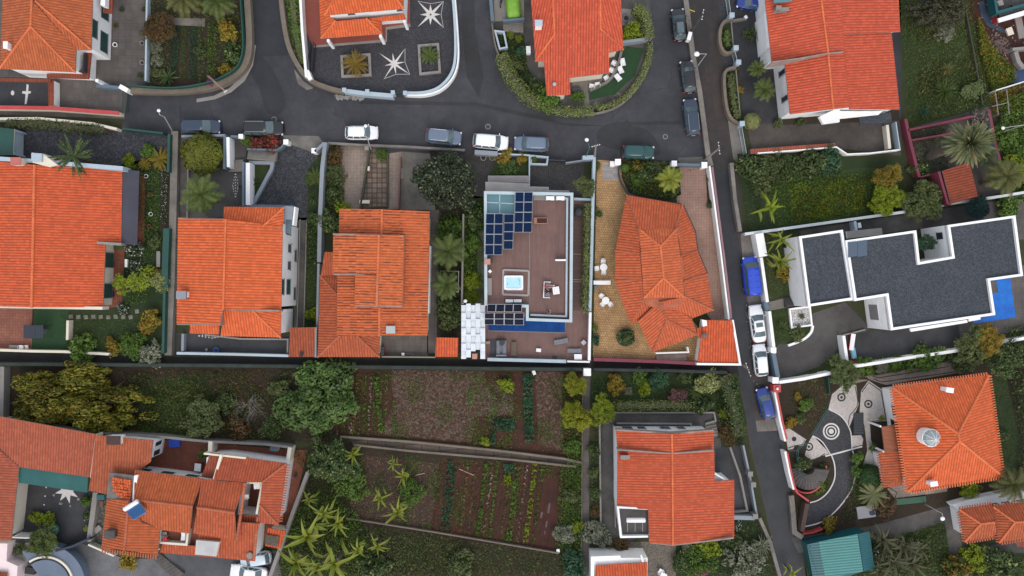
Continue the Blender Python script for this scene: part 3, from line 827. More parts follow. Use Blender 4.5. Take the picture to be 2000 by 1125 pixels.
def ring_pts(c,r,n=24,a0=0,a1=2*math.pi,asp=1):return[(c[0]+r*math.cos(a0+(a1-a0)*k/n),c[1]+r*asp*math.sin(a0+(a1-a0)*k/n))for k in range(n if a1-a0>6.28 else n+1)]
def chair(px,py,rz,z,m,label,w=.5,group=None,name='garden_chair',arms=True):
 p=W(px,py,z+.5);root=thing(name,label,'chair',(p.x,p.y,z),R(rz),group);ORG[root.name]=V((0,0,0))
 mb=MB();mb.box((.02,0,.43),(w,w,.05),0,0,.02);mb.build('seat',m,root)
 mb=MB();vs=[(-w/2-.03*abs(math.sin(k*.6)),w*.5*math.sin(k*.45),.0)for k in range(-3,4)]
 mb.faces([(v[0],v[1],.42)for v in vs]+[(v[0]-.1,v[1]*.85,.86-.04*abs(i-3))for i,v in enumerate(vs)],[(i,i+1,i+8,i+7)for i in range(6)]);mb.build('backrest',m,root)
 for sx in(-1,1):
  for sy in(-1,1):
   mb=MB();mb.tube([(sx*w*.5,sy*w*.48,0),(sx*w*.42,sy*w*.44,.42)],[.02,.025],5);mb.build('leg',m,root)
 if arms:
  for sy in(-1,1):
   mb=MB();mb.tube([(-w*.5,sy*w*.52,.62),(0,sy*w*.55,.65),(w*.45,sy*w*.52,.62),(w*.48,sy*w*.5,.42)],.025,5);mb.build('armrest',m,root)
 return root
def round_table(px,py,dia,z,m,label,h=.74):
 p=W(px,py,z+h);root=thing('garden_table',label,'table',(p.x,p.y,z));r=dia*S*(H-z-h)/H/2;ORG[root.name]=V((0,0,0))
 mb=MB();mb.lathe((0,0,h-.04),[(r*.96,0),(r,.015),(r,.035),(r*.9,.04),(.05,.04),(.04,.035)],24);mb.build('table_top',m,root)
 for k in range(4):
  a=k*math.pi/2+.6;mb=MB();mb.tube([(.75*r*math.cos(a),.75*r*math.sin(a),0),(.5*r*math.cos(a),.5*r*math.sin(a),h-.03)],.025,6);mb.build('leg',m,root)
 return root
def lounger(px,py,rz,z,m,label,L=1.9,w=.65,group=None,back=0.25,mf=None):
 p=W(px,py,z+.35);root=thing('sun_lounger',label,'sun lounger',(p.x,p.y,z),R(rz),group);ORG[root.name]=V((0,0,0))
 mb=MB();mb.box((L*.15,0,.33),(L*.7,w,.09),0,0,.03);mb.build('mattress',m,root)
 mb=MB();a=V((-L*.2,0,.33));b=V((-L*.2-L*.3*math.cos(back),0,.33+L*.3*math.sin(back)));d=(b-a);n_=V((-d.z,0,d.x)).normalized()*-.05
 q=[a,b];vs=[]
 for e in q:
  for sy in(-1,1):
   for sg in(-1,1):vs.append((e.x+n_.x*sg,sy*w/2,e.z+n_.z*sg))
 mb.faces(vs,[(0,1,3,2),(4,6,7,5),(0,4,5,1),(2,3,7,6),(0,2,6,4),(1,5,7,3)]);mb.build('backrest',m,root)
 mb=MB();mb.box((0,w/2-.03,.26),(L*.95,.05,.05));mb.box((0,-w/2+.03,.26),(L*.95,.05,.05));mb.build('frame',mf or m,root)
 for sx in(-.4,.4):
  for sy in(-1,1):
   mb=MB();mb.box((sx*L,sy*(w/2-.03),.118),(.05,.05,.235));mb.build('leg',mf or m,root)
 return root
def table(px,py,rz,z,d,m,label,h=.45,name='side_table',shelf=False):
 p=W(px,py,z+h);root=thing(name,label,'table',(p.x,p.y,z),R(rz));ORG[root.name]=V((0,0,0))
 mb=MB();mb.box((0,0,h-.03),(d[0],d[1],.06),0,0,.012);mb.build('table_top',m,root)
 for sx in(-1,1):
  for sy in(-1,1):
   mb=MB();mb.box((sx*(d[0]/2-.04),sy*(d[1]/2-.04),(h-.06)/2),(.05,.05,h-.06));mb.build('leg',m,root)
 return root
def pot(px,py,r,h,m,label,leafm=None,dia=0,z=0,kind='fine0',plant_label=None):
 p=W(px,py,z+h);root=thing('plant_pot',label,'plant pot',(p.x,p.y,z));ORG[root.name]=V((0,0,0))
 mb=MB();mb.lathe((0,0,0),[(r*.65,0),(r*.95,h*.85),(r*1.08,h*.87),(r*1.08,h),(r*.9,h),(r*.85,h*.85)],14);mb.build('pot',m,root)
 mb=MB();mb.lathe((0,0,h*.84),[(r*.84,0),(.02,.03)],12);mb.build('compost',SOILB,root)
 if dia:
  e=use(kind);s=dia*S/2;e.location=(p.x,p.y,z+h*.9);e.scale=(s,s,s);e.name='pot_plant';tag(e,plant_label or label.replace('pot','plant growing in a pot',1),'plant')
  setmat(e,('foliage','crown'),leafm or L_MD)
  for ch in e.children:
   if ch.name.startswith('stem'):ch.scale.z=.1
 return root
def slabbox(name,cat,label,cx,cy,z,d,rz,m,lid=None,lname='lid'):
 p=W(cx,cy,z+d[2]);root=thing(name,label,cat,(p.x,p.y,z),R(rz));ORG[root.name]=V((0,0,0))
 mb=MB();mb.box((0,0,d[2]/2-.02),(d[0],d[1],d[2]-.04),0,0,.02);mb.build('body',m,root)
 mb=MB();mb.box((0,0,d[2]-.017),(d[0]+.05,d[1]+.05,.035),0,0,.01);mb.build(lname,lid or m,root)
 return root
def solar_array(name_label,quad,nx,ny,m,z0,label,frame=SOLF,base=3.2,legs=True):
 """quad: four pixel corners (+height) a b c d; nx panels a->b, ny panels a->d"""
 a,b,c,d=(W(*q)for q in quad);root=thing('solar_array',label,'solar panels',(a.x,a.y,base));n=(b-a).cross(d-a).normalized();n=n if n.z>0 else-n
 def at(s,t):return a+(b-a)*s*(1-t)+(c-d)*s*t+(d-a)*t
 for i in range(nx):
  for j in range(ny):
   e=.018;g=[at((i+e)/nx,(j+e)/ny),at((i+1-e)/nx,(j+e)/ny),at((i+1-e)/nx,(j+1-e)/ny),at((i+e)/nx,(j+1-e)/ny)]
   mb=MB();up=[p+n*.04 for p in g];
   mb.faces(g+up,[(0,1,5,4),(1,2,6,5),(2,3,7,6),(3,0,4,7),(4,5,6,7),(3,2,1,0)]);fr=mb.build('solar_panel',frame,root)
   mb=MB();cc=sum(up,V((0,0,0)))/4;k=.955;mb.poly([cc+(p-cc)*k+n*.004 for p in up],0,[(0,0),(1,0),(1,1),(0,1)]if name_label=='h' else[(0,0),(0,1),(1,1),(1,0)])
   mb.build('cells',m,fr)
 mb=MB()
 for t in(.03,.5,.97):
  mb.tube([at(0,t)-n*.03,at(1,t)-n*.03],.03,4)
 mb.build('rail',STEEL,root)
 if legs:
  for s_,t in((.05,.05),(.95,.05),(.95,.95),(.05,.95)):
   q=at(s_,t);mb=MB();mb.tube([(q.x,q.y,base),q-n*.04],.03,6);mb.build('leg',STEEL,root)
 return root
def skin_mesh(J,E,Rr,sub=1):
 """joints, bones, radii -> one continuous skinned surface"""
 names=list(J);me=bpy.data.meshes.new('tmp');me.from_pydata([J[k]for k in names],[(names.index(a),names.index(b))for a,b in E],[])
 o=bpy.data.objects.new('tmp',me);COL.objects.link(o)
 o.modifiers.new('s','SKIN');sd=o.modifiers.new('u','SUBSURF');sd.levels=sd.render_levels=sub
 for i,k in enumerate(names):
  r=Rr[k];me.skin_vertices[0].data[i].radius=r if isinstance(r,tuple)else(r,r)
 me.skin_vertices[0].data[0].use_root=True
 dg=bpy.context.evaluated_depsgraph_get();ev=o.evaluated_get(dg);m2=ev.to_mesh()
 out=([tuple(v.co)for v in m2.vertices],[tuple(p.vertices)for p in m2.polygons]);ev.to_mesh_clear()
 bpy.data.objects.remove(o);return out
def person(px,py,z,rz,J,top,legs,hair,label,hairlen=.0,short=False,zp=1.0,cap=None):
 p=W(px,py,z+zp);root=thing('person',label,'person',(p.x,p.y,z),R(rz));ORG[root.name]=V((0,0,0))
 B=[('pel','spi'),('spi','che'),('che','nec'),('nec','hea'),('hea','cro')]
 Rr={'pel':(.15,.12),'spi':(.135,.1),'che':(.16,.11),'nec':.055,'hea':(.085,.095),'cro':(.07,.08)}
 for s_ in 'lr':
  B+=[('pel','hip'+s_),('hip'+s_,'kne'+s_),('kne'+s_,'ank'+s_),('ank'+s_,'toe'+s_),('che','sho'+s_),('sho'+s_,'elb'+s_),('elb'+s_,'wri'+s_),('wri'+s_,'pal'+s_)]
  Rr.update({'hip'+s_:.09,'kne'+s_:.06,'ank'+s_:.042,'toe'+s_:(.035,.025),'sho'+s_:.065,'elb'+s_:.043,'wri'+s_:.03,'pal'+s_:(.022,.04)})
 mb=MB();vs,fs=skin_mesh(J,B,Rr,2);mb.faces(vs,fs)
 for s_,sg in(('l',1),('r',-1)):
  w_,q=V(J['wri'+s_]),V(J['pal'+s_]);d=(q-w_).normalized();sd=d.cross(V((0,0,1))).normalized();dn=sd.cross(d)
  for k,ln in enumerate((.068,.076,.07,.055)):
   b=q+sd*(.03-.02*k)*sg;mb.tube([b-d*.02,b+d*ln*.5-dn*.004,b+d*ln*.85-dn*.025],[.0095,.009,.007],6)
  b=w_+(q-w_)*.5+sd*.03*sg;mb.tube([b,b+sd*.028*sg+d*.025,b+sd*.03*sg+d*.055],[.011,.01,.008],6)
 h,cw=V(J['hea']),V(J['cro']);f=V((1,0,-.1)).normalized();up=(cw-h).normalized()
 mb.tube([h+f*.085+up*.03,h+f*.112-up*.012,h+f*.09-up*.02],[.012,.016,.012],6)
 for sg in(-1,1):
  e=h+V((-.005,sg*.088,.005));mb.ball(e,(.02,.012,.03),6)
 bo=mb.build('body',SKIN,root,True)
 for sg in(-1,1):
  g=MB();e=h+f*.083+up*.03+V((0,sg*.034,0));g.ball(e,.013,8);g.build('eye',BLACK,root,True)
 g=MB();e=h+f*.088-up*.05;g.tube([e+V((0,-.025,0)),e+V((.008,0,0)),e+V((0,.025,0))],.007,5);g.build('mouth',mat_lip(),root)
 def cloth(keys,bones,gr,m,name):
  Jn={k:J[k]for k in keys};v2,f2=skin_mesh(Jn,bones,{k:tuple(x+gr for x in(Rr[k]if isinstance(Rr[k],tuple)else(Rr[k],Rr[k])))for k in keys},2);g=MB();g.faces(v2,f2);g.build(name,m,root,True)
 cloth(['pel','spi','che','shol','elbl','shor','elbr'],[('pel','spi'),('spi','che'),('che','shol'),('shol','elbl'),('che','shor'),('shor','elbr')],.016,top,'shirt')
 lk=['pel','hipl','knel','hipr','kner']+([]if short else['ankl','ankr'])
 lb=[('pel','hipl'),('hipl','knel'),('pel','hipr'),('hipr','kner')]+([]if short else[('knel','ankl'),('kner','ankr')])
 cloth(lk,lb,.018,legs,'shorts' if short else 'trousers')
 g=MB();c=h+up*.05-f*.012;g.lathe(c,[(.097,-.075),(.106,-.02),(.1,.04),(.07,.085),(.02,.102)],14)
 if hairlen:g.lathe(c-f*.045-V((0,0,hairlen)),[(.08,-.02),(.09,hairlen*.6),(.085,hairlen)],10)
 if cap:g.box(c+f*.13-V((0,0,.0)),(.1,.14,.015),0,0,.006)
 g.build('hair' if not cap else 'cap',hair,root,True)
 for s_ in 'lr':
  a,t=V(J['ank'+s_]),V(J['toe'+s_]);g=MB();d=(t-a).normalized();g.tube([a-d*.07,a+d*.03,t,t+d*.04],[.045,.052,.045,.02],8);g.build('shoe',BLACK if not short else PLASW,root,True)
 return root
_lip=[]
def mat_lip():
 if not _lip:_lip.append(mat_simple('lips',(.4,.12,.1),.5))
 return _lip[0]
def seated(reach=.95,fz=.5):
 J={'pel':(0,0,.52),'spi':(-.07,0,.7),'che':(-.12,0,.93),'nec':(-.11,0,1.09),'hea':(-.07,0,1.2),'cro':(-.07,0,1.28)}
 for s_,y in(('l',1),('r',-1)):
  J.update({'hip'+s_:(.03,.1*y,.5),'kne'+s_:(.47,.12*y,.56),'ank'+s_:(reach,.09*y,fz),'toe'+s_:(reach+.1 if fz>.3 else reach+.16,.1*y,fz+.1 if fz>.3 else .05),'sho'+s_:(-.12,.19*y,.99),'elb'+s_:(.02,.27*y,.75),'wri'+s_:(.23,.16*y,.68),'pal'+s_:(.3,.13*y,.67)})
 return J
def standing():
 J={'pel':(0,0,.95),'spi':(.0,0,1.12),'che':(-.01,0,1.34),'nec':(0,0,1.5),'hea':(.04,0,1.6),'cro':(.05,0,1.68)}
 for s_,y in(('l',1),('r',-1)):
  J.update({'hip'+s_:(0,.1*y,.92),'kne'+s_:(.03,.12*y,.5),'ank'+s_:(-.02,.13*y,.09),'toe'+s_:(.13,.15*y,.05),'sho'+s_:(-.01,.19*y,1.41),'elb'+s_:(.02,.27*y,1.12),'wri'+s_:(.24,.15*y,1.1),'pal'+s_:(.31,.1*y,1.11)})
 return J
mb=MB();mb.poly([(-260,-200,0),(260,-200,0),(260,200,0),(-260,200,0)]);mb.build('ground',ROUGH,kind='structure')
patch('road',[(225,-60),(1400,-60),(1392,200),(1402,330),(1200,322),(960,312),(640,292),(560,276),(350,268),(240,264)],ASPH,1)
patch('lane',[(1336,-60),(1350,60),(1365,150),(1378,240),(1390,330),(1400,430),(1412,540),(1425,650),(1440,712),(1450,790),(1465,870),(1482,940),(1502,1030),(1522,1125),(1534,1180),(1590,1180),(1574,1125),(1556,1020),(1545,975),(1534,900),(1524,820),(1512,745),(1502,640),(1486,470),(1452,455),(1440,330),(1422,240),(1412,120),(1404,-60)],ASPHL,2)
patch('alley',[(-60,684),(330,697),(700,700),(1000,703),(1440,712),(1452,735),(1000,722),(400,714),(-60,712)],ASPHD,3)
patch('road_resurfacing',[(484,-60),(556,-60),(558,60),(562,108),(520,110),(497,112),(490,60)],ASPHN,3)
patch('road_resurfacing',[(1479,843),(1522,841),(1534,900),(1545,975),(1558,1020),(1576,1125),(1590,1180),(1540,1180),(1512,1040),(1490,940)],ASPHN,3)
patch('road_resurfacing',[(1440,715),(1462,715),(1478,842),(1500,940),(1524,1040),(1550,1180),(1534,1180),(1505,1040),(1475,900)],ASPHN,4)
patch('road_resurfacing',[(1398,330),(1424,330),(1444,480),(1458,600),(1474,715),(1444,715),(1425,600),(1412,480)],ASPHN,3)
patch('rubble_patch',[(1476,822),(1514,818),(1518,841),(1479,843)],CONC,4)
patch('road_resurfacing',[(470,108),(520,118),(556,190),(548,222),(520,218),(505,170)],ASPHN,2,True)
patch('pavement',[(1396,-60),(1412,-60),(1424,40),(1408,60),(1404,20)],COBBS,3)
patch('pavement',[(1408,100),(1432,98),(1440,130),(1418,140)],COBBS,3)
patch('pavement',[(1422,236),(1446,244),(1456,300),(1440,320),(1432,310)],CONC,3)
patch('pavement',[(1446,458),(1478,458),(1488,600),(1496,700),(1478,680),(1462,600),(1452,520)],CONC,4)
patch('driveway_apron',[(552,264),(622,266),(634,282),(618,300),(560,280)],CONC,2)
patch('driveway_apron',[(1325,308),(1372,306),(1376,322),(1320,324)],CONC,2)
patch('yard',[(-60,-60),(287,-60),(284,162),(250,176),(243,232),(-60,222)],PAVG,3)
patch('terrace',[(-60,150),(100,152),(100,208),(-60,208)],YARDD,4)
patch('garden_soil',[(284,-60),(486,-60),(488,60),(486,110),(470,140),(430,166),(386,184),(330,178),(284,170)],SOILB,3)
patch('lawn_strip',[(284,60),(294,60),(292,164),(284,164)],LAWN,4)
patch('path',[(325,34),(400,36),(400,52),(325,48)],CONC,4)
patch('courtyard',[(552,-60),(556,40),(568,100),(592,142),(626,168),(672,184),(770,190),(822,188),(858,174),(886,146),(896,110),(892,40),(884,-60)],COBBS,3)
patch('lawn_strip',[(556,-60),(583,-60),(592,120),(590,128),(578,100),(566,60),(558,10)],LAWN,4)
patch('terrace',[(592,-60),(800,-60),(801,50),(753,56),(753,80),(612,92),(597,60)],mat('painted_red_terrace',(.24,.06,.04),.7,.15,.4,None,.06,4),4)
patch('kerb',[(612,89),(753,77),(753,53),(801,46),(802,52),(756,58),(756,82),(612,93)],CONCL,5)
patch('apron',[(574,134),(592,158),(612,172),(600,176),(582,164)],CONC,4)
patch('yard',[(958,-60),(962,40),(974,100),(1000,156),(1040,192),(1100,216),(1160,216),(1208,200),(1243,165),(1264,118),(1273,80),(1270,20),(1262,-60)],CONCD,3)
patch('driveway',[(962,-60),(1022,-60),(1024,38),(966,42)],CONCL,4)
patch('lawn',[(1150,196),(1200,184),(1240,148),(1258,95),(1222,90),(1215,105),(1214,132),(1190,156),(1152,176)],TURF,4)
patch('garden_bed',[(968,62),(1000,68),(1024,70),(1030,130),(1052,170),(1100,200),(1070,206),(1030,184),(1000,150),(980,110)],LAWND,4)
patch('patio',[(1118,150),(1212,120),(1206,142),(1150,176),(1118,178)],CONC,4)
patch('patio',[(1205,16),(1234,18),(1250,48),(1215,50)],CONCL,4)
patch('path',[(1138,172),(1148,172),(1152,210),(1142,212)],CONC,5)
patch('yard',[(1420,-60),(1760,-60),(1760,240),(1452,242),(1446,150),(1430,60)],YARDD,3)
patch('garden_bed',[(1412,58),(1428,38),(1432,96),(1420,92)],LAWN,4)
patch('garden_bed',[(1422,136),(1437,130),(1448,238),(1430,232),(1424,190)],LAWND,4)
patch('forecourt',[(1458,242),(1762,236),(1760,304),(1640,290),(1470,300)],YARDB,4)
patch('terrace',[(1528,218),(1755,212),(1757,236),(1530,244)],SOILB,5)
patch('garden',[(1752,-60),(1905,-60),(1938,214),(1772,254)],LAWN,3)
patch('building_plot',[(1886,-60),(2060,-60),(2060,170),(1985,150),(1925,85),(1895,40)],SOILR,4)
patch('garden',[(1895,30),(1930,90),(1978,140),(1980,160),(1932,190),(1910,110)],ROUGH,5)
patch('sheeting',[(1912,5),(1916,30),(1930,52),(1966,66),(1968,60),(1940,46),(1928,26),(1922,0)],mat('blue_ground_sheet',(.03,.06,.1),.6,.3),6)
patch('garden_soil',[(1440,300),(1760,308),(1770,410),(1480,452),(1460,456)],LAWND,4)
patch('yard',[(1770,252),(1930,208),(1960,375),(1850,402),(1790,360)],YARDB,4)
patch('rough_ground',[(1930,200),(2060,160),(2060,420),(1962,376)],ROUGH,4)
patch('meadow',[(1490,350),(1600,340),(1720,330),(1735,400),(1640,432),(1520,444)],LAWN,5,True)
patch('lawn',[(1478,462),(1560,452),(1580,560),(1502,585)],LAWN,4)
patch('yard',[(1560,450),(1990,386),(2060,400),(2060,460),(1980,470),(1850,440),(1570,475)],CONCD,4)
patch('driveway',[(1502,690),(1588,612),(1650,590),(1700,640),(1645,690),(1620,720),(1520,742)],mat_asphalt('drive_asphalt',(.085,.078,.075),(.1,.092,.088),.85,.1,.2),5)
patch('lawn',[(1500,606),(1560,598),(1588,625),(1584,650),(1570,668),(1508,674)],LAWN,6)
patch('grass_verge',[(1600,716),(1630,690),(1648,660),(1655,712),(1620,732),(1520,742)],LAWN,6)
patch('terrace',[(1650,655),(1990,600),(1990,640),(1900,680),(1662,714)],YARDD,6)
patch('pool_terrace',[(1868,612),(1905,545),(2060,500),(2060,640),(1876,660)],PAVG,7)
patch('garden_soil',[(1520,742),(1625,726),(1900,670),(2060,640),(2060,990),(1760,1030),(1575,1050),(1545,960),(1535,880)],SOILB,4)
patch('lawn',[(1935,740),(1965,735),(1992,860),(1985,930),(1930,950)],LAWND,5)
patch('lane',[(1545,1050),(1700,1028),(1860,985),(2060,955),(2060,985),(1880,1010),(1700,1062),(1560,1080)],CONCD,6)
patch('yard',[(1840,990),(1862,985),(1880,1070),(2060,1052),(2060,1075),(1855,1090)],CONCD,7)
patch('garden',[(1690,1060),(1845,1010),(1855,1085),(1720,1110)],LAWND,5)
patch('garden',[(1570,1090),(2060,1075),(2060,1180),(1580,1180)],LAWND,3)
patch('driveway',[(20,244),(240,252),(334,262),(330,300),(245,326),(60,326),(28,304)],COBB,4)
patch('garden',[(236,322),(330,300),(326,692),(120,690),(120,600),(236,600)],LAWND,4)
patch('terrace',[(236,325),(283,340),(282,478),(244,480),(238,600),(180,602),(180,325)],PAVT,5)
patch('terrace',[(-60,590),(66,590),(62,684),(-60,682)],mat_grid('pinkish_terracotta_paving',(.27,.1,.065),(.13,.05,.035),.35,.35,.016,0,.12,0),5)
patch('lawn',[(64,590),(134,590),(130,686),(62,684)],TURF,5)
patch('flower_bed',[(314,330),(332,330),(326,450),(314,445)],SOILB,5)
patch('yard',[(352,268),(480,268),(480,420),(352,430)],CONCD,4)
patch('driveway',[(500,300),(560,280),(618,300),(625,330),(602,430),(490,430),(478,410),(530,330)],COBB,5)
patch('lawn',[(488,318),(527,318),(496,398),(488,398)],LAWN,6)
patch('garden_bed',[(602,330),(626,300),(626,425),(600,425)],LAWND,6)
patch('garden',[(598,425),(626,425),(622,640),(592,640)],LAWND,4)
patch('path',[(580,425),(600,425),(594,642),(574,642)],CONCD,5)
patch('terrace',[(345,650),(570,655),(570,690),(345,688)],YARDD,4)
patch('garden_bed',[(634,282),(668,284),(664,420),(630,470)],SOILB,4)
patch('path',[(664,286),(722,286),(702,412),(664,412)],PAVK,5)
patch('terrace',[(722,286),(758,300),(757,408),(702,408),(708,360)],PAVS,6)
patch('path',[(758,300),(784,296),(780,408),(757,408)],PAVK,5)
patch('yard',[(784,296),(840,300),(850,410),(780,410)],mat_asphalt('bleached_concrete',(.19,.175,.15),(.25,.23,.2),.9,.3,.4),5)
patch('garden',[(838,290),(900,320),(906,690),(840,690)],SOILB,4)
patch('path',[(838,410),(858,410),(852,690),(834,690)],PAVG,5)
patch('yard',[(745,650),(836,650),(836,698),(745,698)],PAVG,5)
patch('driveway',[(905,296),(975,302),(955,345),(948,385),(925,388),(912,340)],HEXP,5)
patch('lawn',[(958,342),(968,314),(1034,314),(1032,342)],LAWN,6)
patch('driveway',[(1036,314),(1140,312),(1140,388),(1036,388)],HEXP,5)
patch('garden_bed',[(904,380),(948,385),(944,595),(902,595)],LAWND,5)
patch('path',[(934,450),(948,450),(946,596),(930,596)],CONC,6)
patch('lower_deck',[(945,380),(1160,376),(1154,706),(945,702)],DECK,4)
patch('side_deck',[(1119,398),(1148,398),(1146,606),(1112,606)],DECKD,5)
patch('forecourt',[(1166,312),(1216,316),(1214,346),(1232,388),(1300,560),(1380,660),(1360,706),(1158,704)],PAVY,5)
patch('path',[(1177,318),(1212,318),(1210,352),(1177,352)],TIMB,6)
patch('garden_bed',[(1214,312),(1326,314),(1330,380),(1300,392),(1234,384),(1214,345)],SOILB,6)
patch('driveway',[(1320,326),(1380,326),(1398,440),(1420,620),(1400,640),(1300,500),(1322,400)],PAVP,6)
patch('garden_bed',[(1378,330),(1388,330),(1392,400),(1382,402)],SOILR,7)
patch('field',[(-60,716),(680,716),(640,870),(560,860),(240,850),(-60,820)],SOILB,2)
patch('lawn',[(270,760),(330,735),(400,740),(420,800),(380,860),(280,850)],LAWND,3,True)
patch('field',[(650,722),(1140,726),(1140,905),(660,855)],SOILR,3)
patch('field',[(760,722),(945,724),(960,780),(1005,790),(1000,810),(930,815),(920,865),(740,850),(770,790)],STRAW,4)
patch('field',[(1045,726),(1098,726),(1100,880),(1052,870)],STRAW,4)
patch('field',[(560,880),(660,860),(1142,910),(1140,1180),(520,1180)],SOILB,3)
patch('field',[(860,895),(1110,910),(1090,1070),(840,1040)],SOILR,4)
patch('field',[(640,880),(860,905),(840,1040),(690,1015),(680,960)],mat_soil('fallow_soil',(.075,.036,.024),(.042,.026,.015),(.13,.095,.07)),4)
patch('terrace_path',[(680,853),(800,862),(960,878),(1090,890),(1140,905),(1128,910),(1000,896),(800,880),(690,868)],mat_grid('earthy_slabs',(.1,.075,.06),(.05,.038,.03),2.2,1.2,.06,-6,.15,0,.9,.4),5)
patch('footpath',[(1137,730),(1153,730),(1150,880),(1152,1180),(1134,1180),(1137,900)],PAVG,5)
patch('garden',[(1154,728),(1440,730),(1460,830),(1154,806)],LAWND,4)
patch('yard',[(1170,806),(1410,806),(1405,1010),(1198,1065),(1170,1065)],CONCD,5)
patch('driveway',[(1398,875),(1446,870),(1476,995),(1400,1000)],YARDD,6)
patch('courtyard',[(1210,1058),(1325,1058),(1322,1180),(1160,1180),(1160,1080)],GRAVB,5)
patch('garden',[(1320,1015),(1480,1015),(1522,1180),(1320,1180)],LAWND,6)
patch('courtyard',[(20,940),(190,960),(180,1062),(80,1080),(20,1070)],YARDD,4)
patch('driveway',[(60,1090),(160,1062),(240,1090),(420,1095),(540,1075),(560,1180),(60,1180)],mat_asphalt('speckled_concrete',(.14,.142,.155),(.19,.19,.2),.85,.2,.5),5)
patch('driveway',[(310,1070),(540,1080),(535,1125),(500,1180),(360,1180),(345,1110)],mat_asphalt('grey_concrete',(.085,.088,.1),(.1,.102,.115),.85,.1,.2),6)
patch('terrace',[(265,855),(600,880),(590,925),(560,1050),(500,1060),(240,930)],PAVT,4)
patch('terrace',[(186,950),(240,950),(210,1080),(184,1070)],mat_cobble('crazy_paving',(.14,.125,.1),(.04,.035,.03),.6,.3),6)
patch('terrace',[(-60,1060),(120,1060),(130,1180),(-60,1180)],CONCL,6)
scatter('grass',[(1755,0),(1900,0),(1935,205),(1775,245)],7500,.13,L_GRS,.35,11);scatter('grass',[(1765,30),(1890,20),(1925,200),(1785,240)],2600,.14,L_GRSY,.4,111,mask=lambda x,y:.15+.85*(math.sin(x*.07)+math.sin(y*.06+x*.02)>.5));scatter('undergrowth',[(1790,120),(1910,120),(1930,200),(1800,235)],1500,.16,L_DK,.6,112)
scatter('grass',[(1490,350),(1600,345),(1720,335),(1735,400),(1640,430),(1520,440)],6500,.14,L_MD,.35,12)
scatter('wild_flowers',[(1545,372),(1640,350),(1690,340),(1690,400),(1640,425),(1550,436)],2600,.12,L_MAR,.4,13)
scatter('wild_flowers',[(1840,1080),(1930,1085),(1950,1125),(1840,1125)],900,.13,L_MAR,.5,14)
scatter('undergrowth',[(1905,35),(1930,90),(1978,140),(1976,160),(1935,185),(1912,110)],2600,.17,L_YL,.8,15,mask=lambda x,y:.75 if y<110 else .3)
scatter('undergrowth',[(1905,35),(1930,90),(1978,140),(1976,160),(1935,185),(1912,110)],3400,.17,L_MD,.8,16)
scatter('undergrowth',[(1945,200),(2020,170),(2020,400),(1965,372)],5000,.2,L_MD,.9,17)
scatter('undergrowth',[(1930,185),(2010,160),(2010,215),(1940,225)],1200,.17,L_YL,.7,171)
scatter('undergrowth',[(1580,1110),(2000,1085),(2000,1125),(1580,1125)],3000,.16,L_GRS,.7,18)
scatter('grass',[(1720,1055),(1845,1015),(1853,1082),(1730,1105)],2600,.13,L_GRS,.35,19)
scatter('grass',[(120,615),(300,615),(320,680),(130,684)],2600,.1,L_GRS,.2,20)
scatter('grass',[(275,765),(335,740),(400,745),(415,800),(380,855),(285,848)],3400,.14,L_GRS,.4,21)
scatter('dry_grass',[(230,722),(520,722),(540,850),(240,842)],3600,.15,L_BRN,.35,22);scatter('undergrowth',[(250,724),(660,722),(650,860),(420,852),(240,842)],6500,.15,L_GRS,.45,221,mask=lambda x,y:.25+.75*(math.sin(x*.05+1)*math.sin(y*.07+x*.02)>-.1));scatter('undergrowth',[(565,878),(690,890),(680,1000),(700,1040),(570,1060),(600,930)],3600,.16,L_GRS,.4,222);scatter('weeds',[(660,724),(1135,728),(1135,900),(670,855)],6500,.12,L_MD,.2,223,mask=lambda x,y:.15+.85*(math.sin(x*.09+y*.03)+math.sin(x*.043-y*.06)>.7));scatter('weeds',[(690,880),(1135,915),(1100,1078),(700,1012)],7000,.12,L_MD,.2,224,mask=lambda x,y:0 if x+(y-945)*.13>1046 and 940<y<1074 and x<1100 else .12+.88*(math.sin(x*.12+y*.02)+math.sin(x*.05-y*.05)>.6))
scatter('straw',[(765,724),(945,726),(960,780),(1000,790),(1000,808),(925,812),(915,860),(745,846),(775,790)],5200,.17,L_STR,.12,23,asp=.08,up=4,mask=lambda x,y:.3+.7*(math.sin(x*.31)+math.sin(x*.11+y*.17)>.3))
scatter('straw',[(1045,728),(1098,728),(1100,878),(1055,868)],1400,.1,L_STR,.1,24,asp=.14,up=3,mask=lambda x,y:.5+.5*math.sin(x*.45))
scatter('dry_grass',[(660,885),(860,905),(840,1035),(690,1010)],3400,.12,L_STR,.14,25,asp=.16,up=2)
scatter('undergrowth',[(570,1040),(700,1020),(1090,1080),(1130,1085),(1130,1125),(560,1125)],8000,.15,L_GRS,.45,26)
scatter('undergrowth',[(690,1030),(900,1062),(880,1125),(690,1125)],2600,.17,L_OLV,.6,27)
scatter('undergrowth',[(1095,905),(1135,912),(1135,1080),(1082,1068)],1900,.16,L_MD,.6,28)
scatter('grass',[(1160,735),(1420,735),(1430,795),(1160,795)],3000,.11,L_GRS,.2,29)
scatter('grass',[(1480,470),(1555,460),(1575,560),(1502,582)],2000,.1,L_GRSY,.1,30)
scatter('grass',[(1503,608),(1560,600),(1585,628),(1580,650),(1510,672)],1400,.1,L_GRS,.12,31)
scatter('undergrowth',[(1330,1020),(1480,1020),(1520,1125),(1330,1125)],2600,.16,L_DK,.5,32)
scatter('undergrowth',[(640,730),(760,726),(735,850),(660,850)],2200,.12,L_MD,.25,33,mask=lambda x,y:.25+.75*(math.sin(x*.42-y*.02)>.35))
scatter('undergrowth',[(905,730),(1000,730),(1000,870),(920,868)],1700,.13,L_MD,.25,34,mask=lambda x,y:.2+.8*(math.sin(x*.11+y*.05)>.4))
